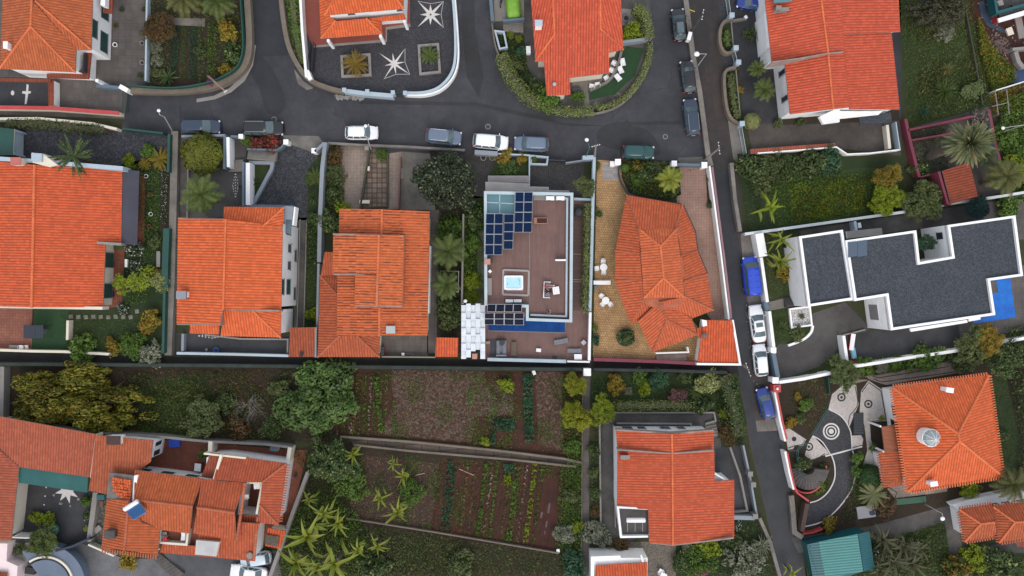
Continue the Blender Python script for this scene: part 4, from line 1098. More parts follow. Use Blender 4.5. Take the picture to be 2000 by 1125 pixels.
scatter('weeds',[(860,900),(1100,912),(1085,1065),(842,1036)],2600,.11,L_GRSY,.2,35,mask=lambda x,y:0 if x+(y-945)*.13>1046 and y>940 else .2+.8*(math.sin((x+y*.14)*.28)>.2))
scatter('undergrowth',[(905,395),(945,395),(942,590),(904,590)],3600,.14,L_MD,.9,36)
scatter('undergrowth',[(634,285),(664,288),(660,420),(632,440)],2300,.15,L_OLV,.7,37)
scatter('grass',[(600,430),(625,430),(621,638),(594,638)],1700,.1,L_GRS,.2,38)
scatter('undergrowth',[(855,420),(900,410),(900,640),(855,600)],2600,.15,L_DK,.6,39)
scatter('leaf_litter',[(1440,310),(1600,320),(1500,445),(1462,450)],1500,.12,L_OLV,.3,40)
scatter('undergrowth',[(1770,255),(1850,245),(1850,360),(1800,350)],1600,.16,L_DK,.7,41)
scatter('undergrowth',[(1540,745),(1620,730),(1618,790),(1590,850),(1545,800)],1500,.1,L_GRSY,.15,42)
scatter('weeds',[(1660,920),(1700,940),(1690,1010),(1640,1030)],900,.13,L_OLV,.3,43)
scatter('grass',[(1938,745),(1962,740),(1988,860),(1982,930),(1940,945)],1300,.1,L_GRS,.15,44)
scatter('vegetables',[(334,52),(352,52),(346,152),(332,152)],900,.12,L_BLU,.3,45)
scatter('vegetables',[(356,52),(366,52),(364,155),(352,155)],600,.1,L_MD,.25,46)
scatter('vegetables',[(370,54),(386,54),(384,155),(370,155)],900,.12,L_BLU,.3,47)
scatter('white_flowers',[(317,330),(331,330),(326,440),(316,436)],1500,.08,L_WHT,.5,48)
rows=[(1030,728,1034,865,18,1900,L_BLU),(966,815,962,868,9,330,L_BLU),(985,815,990,840,36,700,L_BLU),(735,730,745,845,9,600,L_MD),(770,780,772,850,6,150,L_MD),(700,730,690,845,6,240,L_GRSY),(992,905,996,922,18,260,L_BLU),(990,925,992,946,14,240,L_YG)]
for k,x in enumerate((880,889,915,931,950,962,973,997,1012,1030,1046,1060)):rows.append((x,900+k%3*5,x-14-k*.6,1030+k*3,(10,8,4,4,8,4,7,4,11,4,9,6)[k],(520,380,110,90,560,110,240,120,620,110,380,180)[k],(L_BLU,L_BLU,L_GRSY,L_GRSY,L_MD,L_STR,L_MD,L_GRSY,L_MD,L_STR,L_YG,L_MD)[k]))
for k,x in enumerate((665,678,691,706,716,726,746,757)):rows.append((x,732,x-6,846,4,90+30*(k%3),(L_GRSY,L_MD,L_STR)[k%3]))
for i,(x0,y0,x1,y1,w,n,m)in enumerate(rows):
 hw=w/2;q=i*1.7;scatter('vegetables',[(x0-hw,y0),(x0+hw,y0),(x1+hw,y1),(x1-hw,y1)],n,.13,m,.4,60+i,up=.8,asp=.6,mask=lambda x,y:.12+.88*(math.sin(y*.55+q)+math.sin(y*.13+q*2)>-.35))
for k in range(20):
 x=868+k*12.2;band_=[(x+3-j*3.0+math.sin(j*1.7+k)*.8,905+j*17+k*1.1)for j in range(9)]
 mb=MB()
 for a,b in zip(band_,band_[1:]):
  A,B=W(*a),W(*b);d=(B-A).normalized();nn=V((-d.y,d.x,0))*.3;mb.poly([A-nn+V((0,0,.02)),B-nn+V((0,0,.02)),B+V((0,0,.17)),A+V((0,0,.17))]);mb.poly([A+V((0,0,.17)),B+V((0,0,.17)),B+nn+V((0,0,.02)),A+nn+V((0,0,.02))])
 mb.build('soil_ridge',SOILR,kind='structure')
for k in range(9):
 x=662+k*11.5;A,B=W(x,730),W(x-7,848);d=(B-A).normalized();nn=V((-d.y,d.x,0))*.27;mb=MB();mb.poly([A-nn+V((0,0,.02)),B-nn+V((0,0,.02)),B+V((0,0,.15)),A+V((0,0,.15))]);mb.poly([A+V((0,0,.15)),B+V((0,0,.15)),B+nn+V((0,0,.02)),A+nn+V((0,0,.02))]);mb.build('soil_ridge',SOILR,kind='structure')
patch('road_resurfacing',[(700,196),(930,200),(1120,240),(1330,236),(1330,243),(1118,247),(928,207),(700,203)],mat_asphalt('trench_asphalt',(.03,.03,.034),(.036,.036,.04),.8,.2,.3),3)
patch('road_resurfacing',[(900,-60),(925,-60),(928,60),(945,150),(935,190),(912,150),(902,60)],bpy.data.materials['trench_asphalt'],2)
patch('road_resurfacing',[(350,205),(352,262),(356,262),(354,205)],ASPHN,3);patch('road_resurfacing',[(1180,245),(1260,252),(1290,300),(1230,296),(1170,280)],bpy.data.materials['trench_asphalt'],2,True);patch('road_resurfacing',[(960,60),(990,140),(1030,200),(1100,232),(1180,236),(1230,222),(1262,186),(1290,120),(1298,60),(1304,60),(1296,130),(1268,192),(1232,230),(1180,245),(1098,240),(1022,206),(982,142),(954,62)],mat_asphalt('worn_asphalt',(.052,.053,.062),(.06,.061,.07),.85,.4,.5),5)
scatter('undergrowth',[(1216,315),(1324,317),(1328,378),(1300,388),(1236,380),(1216,345)],2600,.13,L_MD,.6,80);scatter('undergrowth',[(1218,318),(1322,320),(1322,378),(1300,386),(1240,376)],900,.11,L_YG,.7,81)
scatter('undergrowth',[(1442,306),(1640,306),(1645,345),(1560,350),(1470,372)],3800,.16,L_DK,1.0,82);scatter('undergrowth',[(1442,306),(1640,306),(1645,345),(1560,350),(1470,372)],1200,.14,L_OLV,1.1,83)
scatter('undergrowth',[(244,320),(312,320),(312,470),(290,590),(244,600),(284,480)],2300,.13,L_MD,.4,84);scatter('undergrowth',[(294,55),(334,55),(334,170),(294,168)],1000,.13,L_OLV,.5,85);scatter('undergrowth',[(388,52),(470,30),(476,100),(440,150),(390,164)],2600,.13,L_MD,.5,86,mask=lambda x,y:.3+.7*(math.sin(x*.2)>-.2));scatter('undergrowth',[(290,0),(466,0),(470,50),(300,30)],1500,.13,L_OLV,.4,87)
scatter('undergrowth',[(970,66),(1002,70),(1030,130),(1052,172),(1066,200),(1030,182),(1000,150),(982,110)],2200,.13,L_DK,.5,88);scatter('undergrowth',[(1156,740),(1180,735),(1172,1060),(1156,1060)],1700,.13,L_DK,.5,89);scatter('undergrowth',[(1600,700),(1880,690),(1860,706),(1640,735)],1800,.15,L_MD,.7,90);scatter('undergrowth',[(1668,890),(1684,890),(1730,980),(1690,990),(1660,965)],1400,.13,L_MD,.4,91);scatter('undergrowth',[(1590,935),(1612,915),(1622,940),(1605,965),(1575,972)],700,.11,L_MD,.3,92);scatter('undergrowth',[(1960,640),(2010,630),(2010,980),(1975,960),(1990,860),(1966,735)],4200,.18,L_DK,1.2,93);scatter('undergrowth',[(1700,1050),(1810,1050),(1820,1110),(1710,1125)],2600,.2,bpy.data.materials['olive_leaf'],.9,94);scatter('undergrowth',[(600,430),(626,430),(622,520),(600,520)],800,.14,L_DK,.7,95);scatter('undergrowth',[(1395,735),(1440,740),(1452,870),(1405,860)],2600,.15,L_DK,.7,96)
scatter('undergrowth',[(560,1020),(620,950),(700,1000),(720,1060),(700,1125),(545,1125)],5200,.17,L_MD,.7,97);scatter('undergrowth',[(1000,800),(1100,880),(1130,900),(1130,740),(1100,730),(1090,860)],1500,.13,L_MD,.4,98);scatter('undergrowth',[(1120,730),(1137,730),(1136,1120),(1095,1120),(1105,900)],2600,.15,L_MD,.8,99)
scatter('grass',[(1540,360),(1640,350),(1690,360),(1680,410),(1600,428),(1545,420)],2400,.13,L_YG,.35,100,mask=lambda x,y:.25+.75*(math.sin(x*.09+y*.05)>0));scatter('dry_grass',[(960,740),(1000,760),(1005,800),(955,808),(940,770)],900,.12,L_STR,.15,101,asp=.16,up=2)
def grit(name,n,pts,m,s0,s1,seed):
 r=random.Random(seed);g=MB();k=0;xs=[p[0]for p in pts];ys=[p[1]for p in pts]
 while k<n:
  x,y=r.uniform(min(xs),max(xs)),r.uniform(min(ys),max(ys))
  if inpoly(x,y,pts):p=W(x,y);q=r.uniform(s0,s1);g.box((p.x,p.y,.03+q*.2),(q,q*r.uniform(.5,1),q*.4),r.uniform(0,3),0,q*.1);k+=1
 g.build(name,m,None,kind='stuff')
grit('loose_stones',45,[(650,186),(712,190),(712,195),(655,193)],CONCL,.1,.45,3);grit('loose_stones',30,[(1345,335),(1368,300),(1385,320),(1384,326)],CONC,.06,.2,4);grit('loose_stones',60,[(1458,560),(1478,690),(1486,760),(1474,760),(1456,640)],CONC,.06,.22,5)
patch('garden_bed',[(1050,945),(1097,948),(1083,1074),(1034,1067)],mat_soil('bare_red_bed',(.075,.02,.014),(.05,.016,.012),(.09,.03,.022)),6)
for q in([(1068,985),(1080,984),(1082,996),(1074,1003),(1066,998)],[(1051,1003),(1060,1000),(1066,1008),(1056,1012)],[(1062,1018),(1072,1020),(1070,1029),(1061,1028)],[(1064,1037),(1068,1038),(1066,1044),(1063,1043)]):patch('lime_stain',q,mat('limed_soil',(.19,.13,.14),.9,.4,2,(.11,.05,.05),.2,6,.4)if 'limed_soil' not in bpy.data.materials else bpy.data.materials['limed_soil'],8,True)
mb=MB();mb.tube([W(1086,950,.06),W(1082,985,.06),W(1078,1020,.06),W(1071,1066,.06)],.05,5);mb.build('irrigation_hose',BLACK,None,label='black irrigation hose laid along the bare red bed',cat='hose')
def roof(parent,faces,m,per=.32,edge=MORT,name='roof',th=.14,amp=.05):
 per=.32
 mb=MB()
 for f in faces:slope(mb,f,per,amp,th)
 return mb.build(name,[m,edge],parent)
def house(px,py,label,name='house',cat='house'):return thing(name,label,cat,W(px,py))
def chimney(parent,px,py,z,d,m,label=None,cap=None,h=1.0,rz=0):
 p=W(px,py,z);mb=MB();mb.box((p.x,p.y,z-h/2-.05),(d[0],d[1],h+.1),R(rz));c=mb.build('chimney',m,parent)
 mb=MB();mb.box((p.x,p.y,z+.03),(d[0]+.14,d[1]+.14,.09),R(rz),0,.02);mb.build('chimney_cap',cap or m,c)
 return c
def slab(parent,pts,z,t,m,name,mt=None):
 P=[W(x,y,z)for x,y in pts];mb=MB();mb.prism([p.xy for p in P],z-t,z,0,mt and 1,True)
 return mb.build(name,[m,mt]if mt else m,parent)
def parapet(parent,pts,h,w,m,z0,closed=False,name='parapet'):
 return wall(name,pts,h,w,m,None,z0=z0,closed=closed,parent=parent)
def post(parent,px,py,z,r,m,name='porch_post',z0=0):
 p=W(px,py,z);mb=MB();mb.box((p.x,p.y,(z+z0)/2),(r,r,z-z0));return mb.build(name,m,parent)
h=house(90,60,'white villa with a brownish orange hipped roof beside the slab yard with green shutters')
body(h,[(8,-60),(183,-60),(178,98),(149,98),(147,141),(0,134)],5,WHITE)
rf=roof(h,[[(60,52,7),(147,141,5),(0,134,5)],[(66,-60,7),(60,52,7),(0,134,5),(8,-60)],[(66,4,7),(149,97),(147,141,5),(60,52,7)],[(68,3,7),(178,98,5),(150,98,5)],[(72,-60,7),(183,-60,5),(178,97),(68,2,7)]],T_BL)
ridges([((66,-60,7),(60,52,7)),((60,52,7),(147,141,5)),((60,52,7),(0,134,5)),((69,2,7),(178,97,5))],RDG,rf)
slab(h,[(150,101),(178,104),(173,154),(91,152),(91,144),(166,144),(166,104)],2.9,.2,T_DK,'pent_roof')
slab(h,[(149,99),(166,100),(164,143),(147,142)],2.9,.15,PAVG,'balcony')
parapet(h,[(164,103),(163,139),(149,139)],3.7,.1,DARK,2.9,name='balcony_rail')
slab(h,[(200,-60),(222,-60),(219,26),(201,25)],2.9,.2,T_DK,'balcony');slab(h,[(200,-60),(207,-60),(205,12),(196,10)],3.9,.9,WHITE,'balcony_wall')
for t0,t1,z0,z1 in((.58,.81,3.2,4.4),(.66,.92,.8,2.5),(.36,.5,.8,2.5)):opening(h,(183,-60),(178,98),5,t0,t1,z0,z1,GREENP,GFRAME,sub='shutter')
post(h,189,157,2.6,.35,WHITE);chimney(h,11,88,6.6,(.4,.7),WHITE,h=1.2)
slab(h,[(-60,152),(100,154),(98,160),(-60,158)],2.5,.3,T_DK,'pent_roof')
h=house(700,10,'white house with orange hipped roofs in two tiers above the star courtyard')
body(h,[(630,-60),(790,-60),(788,17),(634,30)],5.6,WHITE);body(h,[(621,-60),(795,-60),(792,37),(746,41),(746,66),(627,75)],2.8,REDP,inset=1.5,name='porch_wall')
r1=roof(h,[[(634,30,5.6),(788,17,5.6),(771,-8,6.9),(655,-5)],[(634,30,5.6),(655,-5,6.9),(652,-60,6.9),(628,-60)],[(788,17,5.6),(790,-60,5.6),(772,-60),(771,-8,6.9)]],T_OR2)
ridges([((634,30,5.6),(655,-5,6.9)),((788,17,5.6),(771,-8,6.9))],RDG,r1)
r2=roof(h,[[(627,75,2.9),(746,66,2.9),(715,36,4),(655,41)],[(627,75,2.9),(655,41,4),(645,25),(636,0),(634,-60,4),(621,-60)],[(715,36,4),(746,66,2.9),(746,40)],[(715,36,3.7),(746,41),(793,38,3.0),(790,27,3.7)]],T_OR2)
ridges([((627,75,2.9),(655,41,4)),((715,36,4),(746,66,2.9))],RDG,r2)
for p in((641,79),(743,70),(790,41)):post(h,*p,2.8,.32,WHITE)
opening(h,(634,30),(788,17),5.6,.27,.36,4.2,5.1,GLASS,GFRAME);opening(h,(634,30),(788,17),5.6,.9,.97,4.1,5.1,GLASS,GFRAME)
h=house(1130,60,'house with a salmon orange roof inside the curved clipped hedge')
body(h,[(1033,-60),(1046,120),(1062,120),(1068,187),(1114,185),(1112,152),(1190,143),(1189,103),(1217,97),(1210,-60)],4.1,CREAM,inset=.5)
rf=roof(h,[[(1077,-60,7),(1172,-60,7),(1173,57),(1217,97),(1189,103),(1190,143),(1112,152),(1114,185),(1068,187,4.2),(1062,120),(1046,120),(1083,67)],[(1077,-60,7),(1083,67,5.56),(1046,120,4.85),(1033,-60)],[(1172,-60,7),(1210,-60),(1217,97,4.95),(1173,57,5.6)]],T_RD,.27)
ridges([((1077,-60,7),(1083,67,5.56)),((1083,67,5.56),(1046,120,4.85)),((1172,-60,7),(1173,57,5.6)),((1173,57,5.6),(1217,97,4.95))],RDG,rf)
chimney(h,1052,45,7.1,(.75,.6),WHITE,cap=BLUEG,h=1.6)
p=W(1083,163,5.2);mb=MB();mb.lathe((p.x,p.y,4.3),[(.13,0),(.13,.6),(.26,.62),(.2,.75),(.02,.8)],12);mb.build('roof_vent',STEEL,h)
h=house(1620,100,'long house with a stepped salmon roof and ridge caps beside the palm courtyard')
body(h,[(1488,-60),(1507,120),(1532,118),(1543,222),(1657,212),(1757,214),(1741,64),(1758,62),(1752,-60)],4.6,WHITE,inset=.3)
r1=roof(h,[[(1596,-60,6.6),(1617,103,6.6),(1507,120,5.1),(1488,-60)],[(1617,104,6.4),(1627,213,6.4),(1543,223,5),(1532,118)],[(1596,-60,6.6),(1638,-60),(1648,101,6.15),(1617,103,6.6)],[(1617,104,6.4),(1648,102),(1659,210,5.95),(1627,213,6.4)],[(1636,-60,5.9),(1752,-60),(1758,62,4.7),(1645,68,5.9)],[(1645,69,5.7),(1741,64),(1757,214,4.5),(1659,213,5.7)]],T_RD,.3)
ridges([((1596,-60,6.6),(1617,103,6.6)),((1617,104,6.4),(1627,213,6.4))],RDG,r1)
parapet(h,[(1508,121),(1560,114),(1617,104),(1648,101)],6.75,.12,MORT,4.6,name='gable_flashing')
slab(h,[(1600,228),(1630,214),(1640,214),(1640,238),(1608,242)],3.2,.5,WHITE,'porch_roof');slab(h,[(1640,217),(1724,217),(1716,224),(1640,232)],3.0,.2,WHITE,'awning')
slab(h,[(1678,226),(1740,219),(1742,238),(1680,244)],2.6,.2,GRAV,'lean_to')
for t0,t1 in((.1,.2),(.6,.7)):opening(h,(1532,118),(1543,222),4.9,t0,t1,2,4,GLASS,GFRAME,inset=.3)
slab(h,[(1492,25),(1496,24),(1503,92),(1499,96)],3.6,3.5,WHITE,'buttress')
p=[(1510,-8),(1548,-10),(1546,2),(1512,6)];slab(h,p,6.4,.35,GFRAME,'skylight',GLASSB)
chimney(h,1521,15,6.6,(.5,.35),CONCL,h=1.3);chimney(h,1531,18,6.35,(1.0,.3),CONCL,h=1.1)
h=house(90,460,'broad single storey house with an orange gable roof beside the terracotta terrace')
body(h,[(-90,308),(60,318),(239,332),(237,477),(206,479),(201,600),(-90,596)],2.6,CREAM,inset=.25)
r1=roof(h,[[(68,322,4.6),(239,332,2.7),(237,477),(206,479),(201,600),(62,600,4.6)],[(68,322,4.6),(62,600,4.6),(-90,596,2.7),(-90,308)]],T_OR)
ridges([((68,322,4.65),(62,600,4.65))],RDG,r1,.17)
parapet(h,[(-90,304),(58,314),(240,329)],4.0,.5,BLUEG,2.0);parapet(h,[(-90,597),(62,600),(200,602)],3.5,.35,CREAM,2.0)
parapet(h,[(189,474),(237,477)],3.6,.3,CONCL,2.4,name='gutter')
for t0,t1 in((.11,.36),(.62,.86)):opening(h,(206,479),(201,600),2.7,t0,t1,.2,2.3,GREENP,DKBLU,'door',.25,'shutter',False)
slab(h,[(240,331),(272,334),(268,478),(238,477)],2.7,.15,DARK,'veranda_roof',mat('slate_roofing',(.045,.045,.065),.6,.3,.3));post(h,269,340,2.6,.14,DARK);post(h,266,474,2.6,.14,DARK)
chimney(h,31,315,5.2,(1.1,.8),CREAM,cap=mat('pink_cap',(.5,.15,.13),.8),h=1.4)
slab(h,[(62,298),(84,300),(112,322),(96,326),(64,318)],4.6,3.5,CREAM,'stair_wall');slab(h,[(61,299),(82,300),(81,316),(61,314)],4.9,.28,BLUEG,'chimney_cap')
h=house(455,530,'tall white two storey house with a bright orange roof and windowed side passage')
body(h,[(348,427),(556,430),(552,605),(430,605),(430,634),(345,632)],6.9,WHITE);body(h,[(438,404),(556,404),(556,440),(438,440)],6.3,WHITE,name='front_wall');body(h,[(431,600),(550,600),(548,658),(432,656)],5.9,WHITE,name='rear_wall')
r1=roof(h,[[(441,428,8.8),(552,443,7),(549,607),(436,604,8.8)],[(441,428,8.8),(436,604,8.8),(430,634),(345,632,7),(348,427)],[(437,404,6.6),(555,405,6.6),(512,443,7.7),(437,443)],[(555,405,6.6),(552,445,6.9),(512,443,7.7)],[(437,605,7.6),(494,607,7.6),(548,659,6.1),(431,656)],[(494,607,7.6),(549,607,6.4),(548,659,6.1)],[(371,634,5.6),(428,636,5.6),(428,653,5.1),(371,651)]],T_OR2)
ridges([((441,428,8.85),(436,604,8.85)),((555,405,6.6),(512,443,7.7)),((494,607,7.6),(548,659,6.1))],RDG,r1)
parapet(h,[(348,426),(437,427),(500,443),(548,446)],7.15,.1,MORT,6.6,name='gable_flashing');parapet(h,[(430,636),(431,604),(490,606),(545,607)],7.75,.2,MORT,6.2,name='gable_flashing');parapet(h,[(345,633),(428,635)],7.0,.16,MORT,6.6,name='gable_flashing')
A_,B_=(556,430),(552,605)
for y0,y1,z0,z1,pm in((474,491,3.1,4.2,GLASS),(509,526,3.1,4.2,GLASS),(545,576,3.0,4.5,GREENP),(545,576,5.5,6.7,GREENP),(484,508,.6,1.5,GLASS),(562,588,.6,1.5,GLASS),(440,456,3.4,5.2,GLASS)):
 opening(h,A_,B_,7,(y0-430)/175,(y1-430)/175,z0,z1,pm,GFRAME,sub='shutter' if pm is GREENP else 'pane')
for y,z in((472,2.2),(614,2.0)):
 p=W(549,y,7);mb=MB();mb.lathe((p.x+.1-.22,p.y,z),[(.05,0),(.13,.05),(.13,.25),(.05,.3)],8);mb.build('wall_lamp',DKBLU,h)
chimney(h,354,576,8.4,(1.0,.75),GREYW,h=2.0);slab(h,[(360,570),(366,570),(366,581),(360,581)],8.0,.8,WHITE,'chimney')
slab(h,[(556,402),(577,404),(575,430),(556,428)],6.2,.3,DKBLU,'balcony',GREYW);slab(h,[(559,420),(569,424),(567,458),(558,455)],5.4,.3,GREYW,'balcony',DKBLU);parapet(h,[(576,404),(572,440)],6.9,.15,WHITE,5.6,name='balcony_wall')
h=house(740,540,'house with a weathered orange roof of slipped tiles and a raised middle roof')
body(h,[(663,408),(839,413),(835,656),(742,656),(740,697),(621,697),(625,540),(634,492),(662,492)],3.1,CREAM,inset=.3);body(h,[(663,408),(839,413),(835,656),(659,654)],5.0,CREAM,inset=.4,name='upper_wall')
r1=roof(h,[[(746,409,6.2),(745,462,6.2),(662,462),(663,408,5.2)],[(746,409,6.2),(839,413,5.0),(835,656),(742,656,6.2)],[(742,534,6.2),(741,656,6.2),(658,654),(659,534,5.3)]],T_SL,.3)
r2=roof(h,[[(740,459,7.4),(738,535,7.4),(650,534),(651,457,6.6)],[(738,536,7.2),(736,596,7.2),(693,595),(694,537,6.7)],[(740,459,7.4),(789,461,6.9),(786,598),(736,597,7.4)]],mat_tile('patched_orange_tile',(0.638,0.144,0.0414),.12,slots=.48),.3,th=.5)
ridges([((746,409,6.2),(745,458,6.2)),((741,600,6.2),(741,656,6.2))],RDG,r1,.15);ridges([((740,459,7.4),(736,597,7.4))],RDG,r2,.16)
r3=roof(h,[[(634,492,4.6),(651,492,4.6),(650,538,4),(627,538)],[(625,538,3.5),(660,538,3.5),(660,577,4.4)],[(625,538,3.4),(660,577,4.4),(660,655,4.4),(664,655),(621,697)],[(664,655,4.4),(697,655,4.4),(741,697,3.2),(621,697)],[(697,655,4.4),(742,656,3.5),(741,697,3.2)]],mat_tile('dull_orange_tile',(0.469,0.1,0.0345),.25),.3)
ridges([((625,538,3.4),(660,577,4.4)),((664,655,4.4),(621,697,3.2)),((697,655,4.4),(741,697,3.2))],RDGD,r3)
parapet(h,[(650,457),(740,459),(788,461)],7.0,.14,MORT,6.4,name='gable_flashing');parapet(h,[(651,536),(735,537)],6.9,.14,MORT,6.4,name='gable_flashing');parapet(h,[(694,597),(785,599)],6.9,.14,MORT,6.4,name='gable_flashing')
chimney(h,763,644,6.4,(.95,.75),CONCD,h=1.2,cap=STEEL)
for y0,y1 in((543,556),(566,597)):
 slab(h,[(734,y0),(739,y0),(738,y1),(733,y1)],7.55,.1,CONC,'mortar_repair')
def shed(label,pts,m,z,wm=WHITE,per=.3,name='shed',inset=.2):
 o=house(pts[0][0],pts[0][1],label,name,'shed' if name=='shed' else 'garage');body(o,[(p[0],p[1])for p in pts],z,wm,inset=inset);roof(o,[pts],m,per);return o
s1=shed('little dull red roofed shed wedged between two storey house and slipped tile house',[(567,640,2.9),(617,639,2.9),(615,697,2.5),(564,697)],T_DK if False else mat_tile('shed_tile',(0.393,0.0861,0.0335),.3),2.4,GREYW)
parapet(s1,[(617,639),(616,698)],2.9,.2,GREYW,0);slab(s1,[(586,688),(592,689),(590,697),(584,696)],2.9,.2,BLACK,'roof_vent')
shed('little shed with a bright red orange roof next to the white striped canopy',[(852,659,2.9),(895,660,2.9),(894,697,2.5),(850,697)],T_OR,2.4,CREAM)
g=shed('garage with a red roof and white edging at the corner of alley and lane',[(1374,625,2.9),(1430,626,2.9),(1445,711,2.6),(1362,709)],T_OR,2.5,WHITE,.34,'garage')
roof(g,[[(1361,641,2.7),(1376,638,2.7),(1376,660,2.5),(1362,660)]],T_OR,.34);parapet(g,[(1431,625),(1446,712),(1361,711)],2.85,.25,WHITE,2.2);slab(g,[(1371,624),(1380,626),(1381,636),(1373,638)],3.5,.9,WHITE,'chimney')
p=W(1377,655,3.3);mb=MB();mb.lathe((p.x,p.y,2.4),[(.2,0),(.2,.7),(.32,.72),(.3,.8),(.02,.9)],12);mb.build('chimney_pot',CONC,g)
h=house(1030,500,'flat roofed house with a brown timber roof deck and grey parapet')
body(h,[(947,376),(1118,378),(1116,628),(1029,624),(1029,598),(947,596)],3.05,BLUEG,inset=.05,mt=DECK)
parapet(h,[(949,597),(948,376),(1117,379),(1115,627),(1030,624),(1030,598),(1000,597)],3.9,.34,mat('pale_parapet',(.42,.5,.53),.7,.15,.5,None,.06,5),2.6);parapet(h,[(1100,386),(1108,388),(1106,618),(1036,615)],3.45,.22,BLUEG,3.0,name='inner_coping')
slab(h,[(948,355),(1034,358),(1034,364),(1072,365),(1072,371),(1112,372),(1112,377),(948,374)],2.7,.2,TIMB,'canopy');slab(h,[(953,343),(1033,343),(1033,357),(953,355)],1.2,.15,TIMB,'entrance_step')
g=slab(h,[(949,374),(1007,376),(1007,419),(949,417)],3.5,.08,GLASSB,'skylight',GLASSB)
mb=MB()
for a,b in(((949,374),(1007,376)),((949,395),(1007,398)),((949,417),(1007,419)),((950,374),(950,417)),((976,375),(976,418)),((1006,376),(1006,419))):mb.bar(W(*a,3.55),W(*b,3.55),.12,3.4,3.56)
mb.build('skylight_frame',BLUEG,g)
mb=MB();a,b=W(1034,445,3.07),W(1035,596,3.07);mb.bar(a,b,.07,3.05,3.075);mb.build('deck_joint',CONCL,h)
slab(h,[(1042,378),(1112,380),(1112,392),(1042,391)],3.12,.08,CONCL,'equipment_ledge')
h=house(1295,530,'many sided bungalow with a raised hipped red orange roof on the ochre forecourt')
body(h,[(1224,381),(1333,400),(1357,452),(1362,490),(1381,535),(1393,606),(1351,622),(1362,654),(1274,688),(1247,627),(1232,633),(1201,549),(1202,490)],2.9,CREAM,inset=.5)
r1=roof(h,[[(1224,381,3),(1333,400,3),(1318,447,4.7),(1248,449)],[(1224,381,3),(1249,449,4.7),(1250,496),(1202,490,3)],[(1202,490,3),(1250,495,4.7),(1254,546),(1201,549,3)],[(1201,549,3),(1254,545,4.7),(1259,580,4.7),(1232,633,3)],[(1333,400,3),(1357,452,3),(1326,470,4.7),(1318,446)],[(1357,452,3),(1362,490,3),(1331,499,4.7),(1326,469)],[(1362,490,3),(1381,535,3),(1336,549,4.7),(1331,498)],[(1381,535,3),(1393,606,3),(1337,580,4.7),(1336,548)],[(1393,606,3),(1351,622,3),(1288,590),(1337,579,4.7)],[(1259,580,4.7),(1289,588),(1247,628,3),(1232,633,3)],[(1288,588,4.6),(1302,625,4.3),(1362,654,3),(1351,622)],[(1288,588,4.6),(1302,625,4.3),(1274,688,3),(1246,627)],[(1302,625,4.3),(1362,654,3),(1274,688,3)]],mat_tile('red_orange_tile',(0.606,0.123,0.0424),.2),.3)
ridges([((1232,633,3),(1259,580,4.7)),((1393,606,3),(1337,579,4.7)),((1302,625,4.3),(1362,654,3)),((1302,625,4.3),(1274,688,3)),((1288,588,4.6),(1302,625,4.3)),((1224,381,3),(1249,449,4.7)),((1333,400,3),(1318,447,4.7)),((1202,490,3),(1250,495,4.7)),((1201,549,3),(1254,545,4.7)),((1362,490,3),(1331,499,4.7)),((1381,535,3),(1336,549,4.7))],RDGD,r1,.12)
r2=roof(h,[[(1248,447,4.9),(1322,447,4.9),(1290,481,6)],[(1248,447,4.9),(1290,481,6),(1296,543),(1258,581,4.9)],[(1321,447,4.9),(1337,581,4.9),(1296,543),(1291,481,6)],[(1296,543,6),(1337,581,4.9),(1258,582,4.9)]],mat_tile('red_orange_tile_upper',(0.647,0.14,0.0466),.12),.3,th=.4)
ridges([((1248,447,4.9),(1290,481,6)),((1322,447,4.9),(1290,481,6)),((1290,481,6),(1296,543,6)),((1296,543,6),(1258,581,4.9)),((1296,543,6),(1337,581,4.9))],RDG,r2)
slab(h,[(1244,444),(1326,444),(1341,582),(1330,600),(1290,604),(1262,596),(1253,582)],4.62,.5,RDGD,'roof_bed')
mb=MB()
for a,b in(((1333,400),(1357,452)),((1357,452),(1362,490)),((1362,490),(1381,535))):mb.tube([W(*a,2.95)+V((.06,.02,0)),W(*b,2.95)+V((.06,.02,0))],.09,6)
mb.build('gutter',DARK,h)
h=house(1780,530,'modern white cubic house with flat dark gravel roofs and white parapets','house')
PA=[(1559,462),(1644,449),(1666,585),(1577,599)];PB=[(1649,470),(1787,450),(1794,512),(1857,501),(1848,440),(1980,421),(1995,539),(1931,548),(1941,615),(1738,645),(1729,578),(1667,588)]
for P_q,z in((PA,5.2),(PB,5.6)):
 body(h,P_q,z,WHITE,inset=0,mt=GRAV);n_=len(P_q);cx=sum(p[0]for p in P_q)/n_
 Q=[W(*p,z)for p in P_q];mb=MB()
 sgn=1 if area(Q)>0 else-1;ins=[]
 for i in range(n_):
  d1=(Q[i]-Q[i-1]).xy.normalized();d2=(Q[(i+1)%n_]-Q[i]).xy.normalized();nn=V((-(d1.y+d2.y),d1.x+d2.x)).normalized()*sgn;k=1/max(.3,nn.dot(V((-d1.y,d1.x))*sgn));ins.append(Q[i].xy+nn*.28*k)
 for i in range(n_):
  j=(i+1)%n_;a,b,c,d=Q[i].xy,Q[j].xy,ins[j],ins[i];zt=z+.3
  mb.faces([(*a,z-.4),(*b,z-.4),(*a,zt),(*b,zt),(*c,zt),(*d,zt),(*c,z-.06),(*d,z-.06)],[(0,1,3,2),(2,3,4,5),(5,4,6,7)])
 for v in range(len(mb.v)):pass
 mb.build('parapet',WHITE,h)
opening(h,(1848,440),(1857,501),5.6,.2,.42,3.4,4.6,GLASS,DARK,inset=0);opening(h,(1729,578),(1738,645),5.6,.25,.75,1.0,3.4,GFRAME,WFRAME,'garage_door',0,'louvre',False)
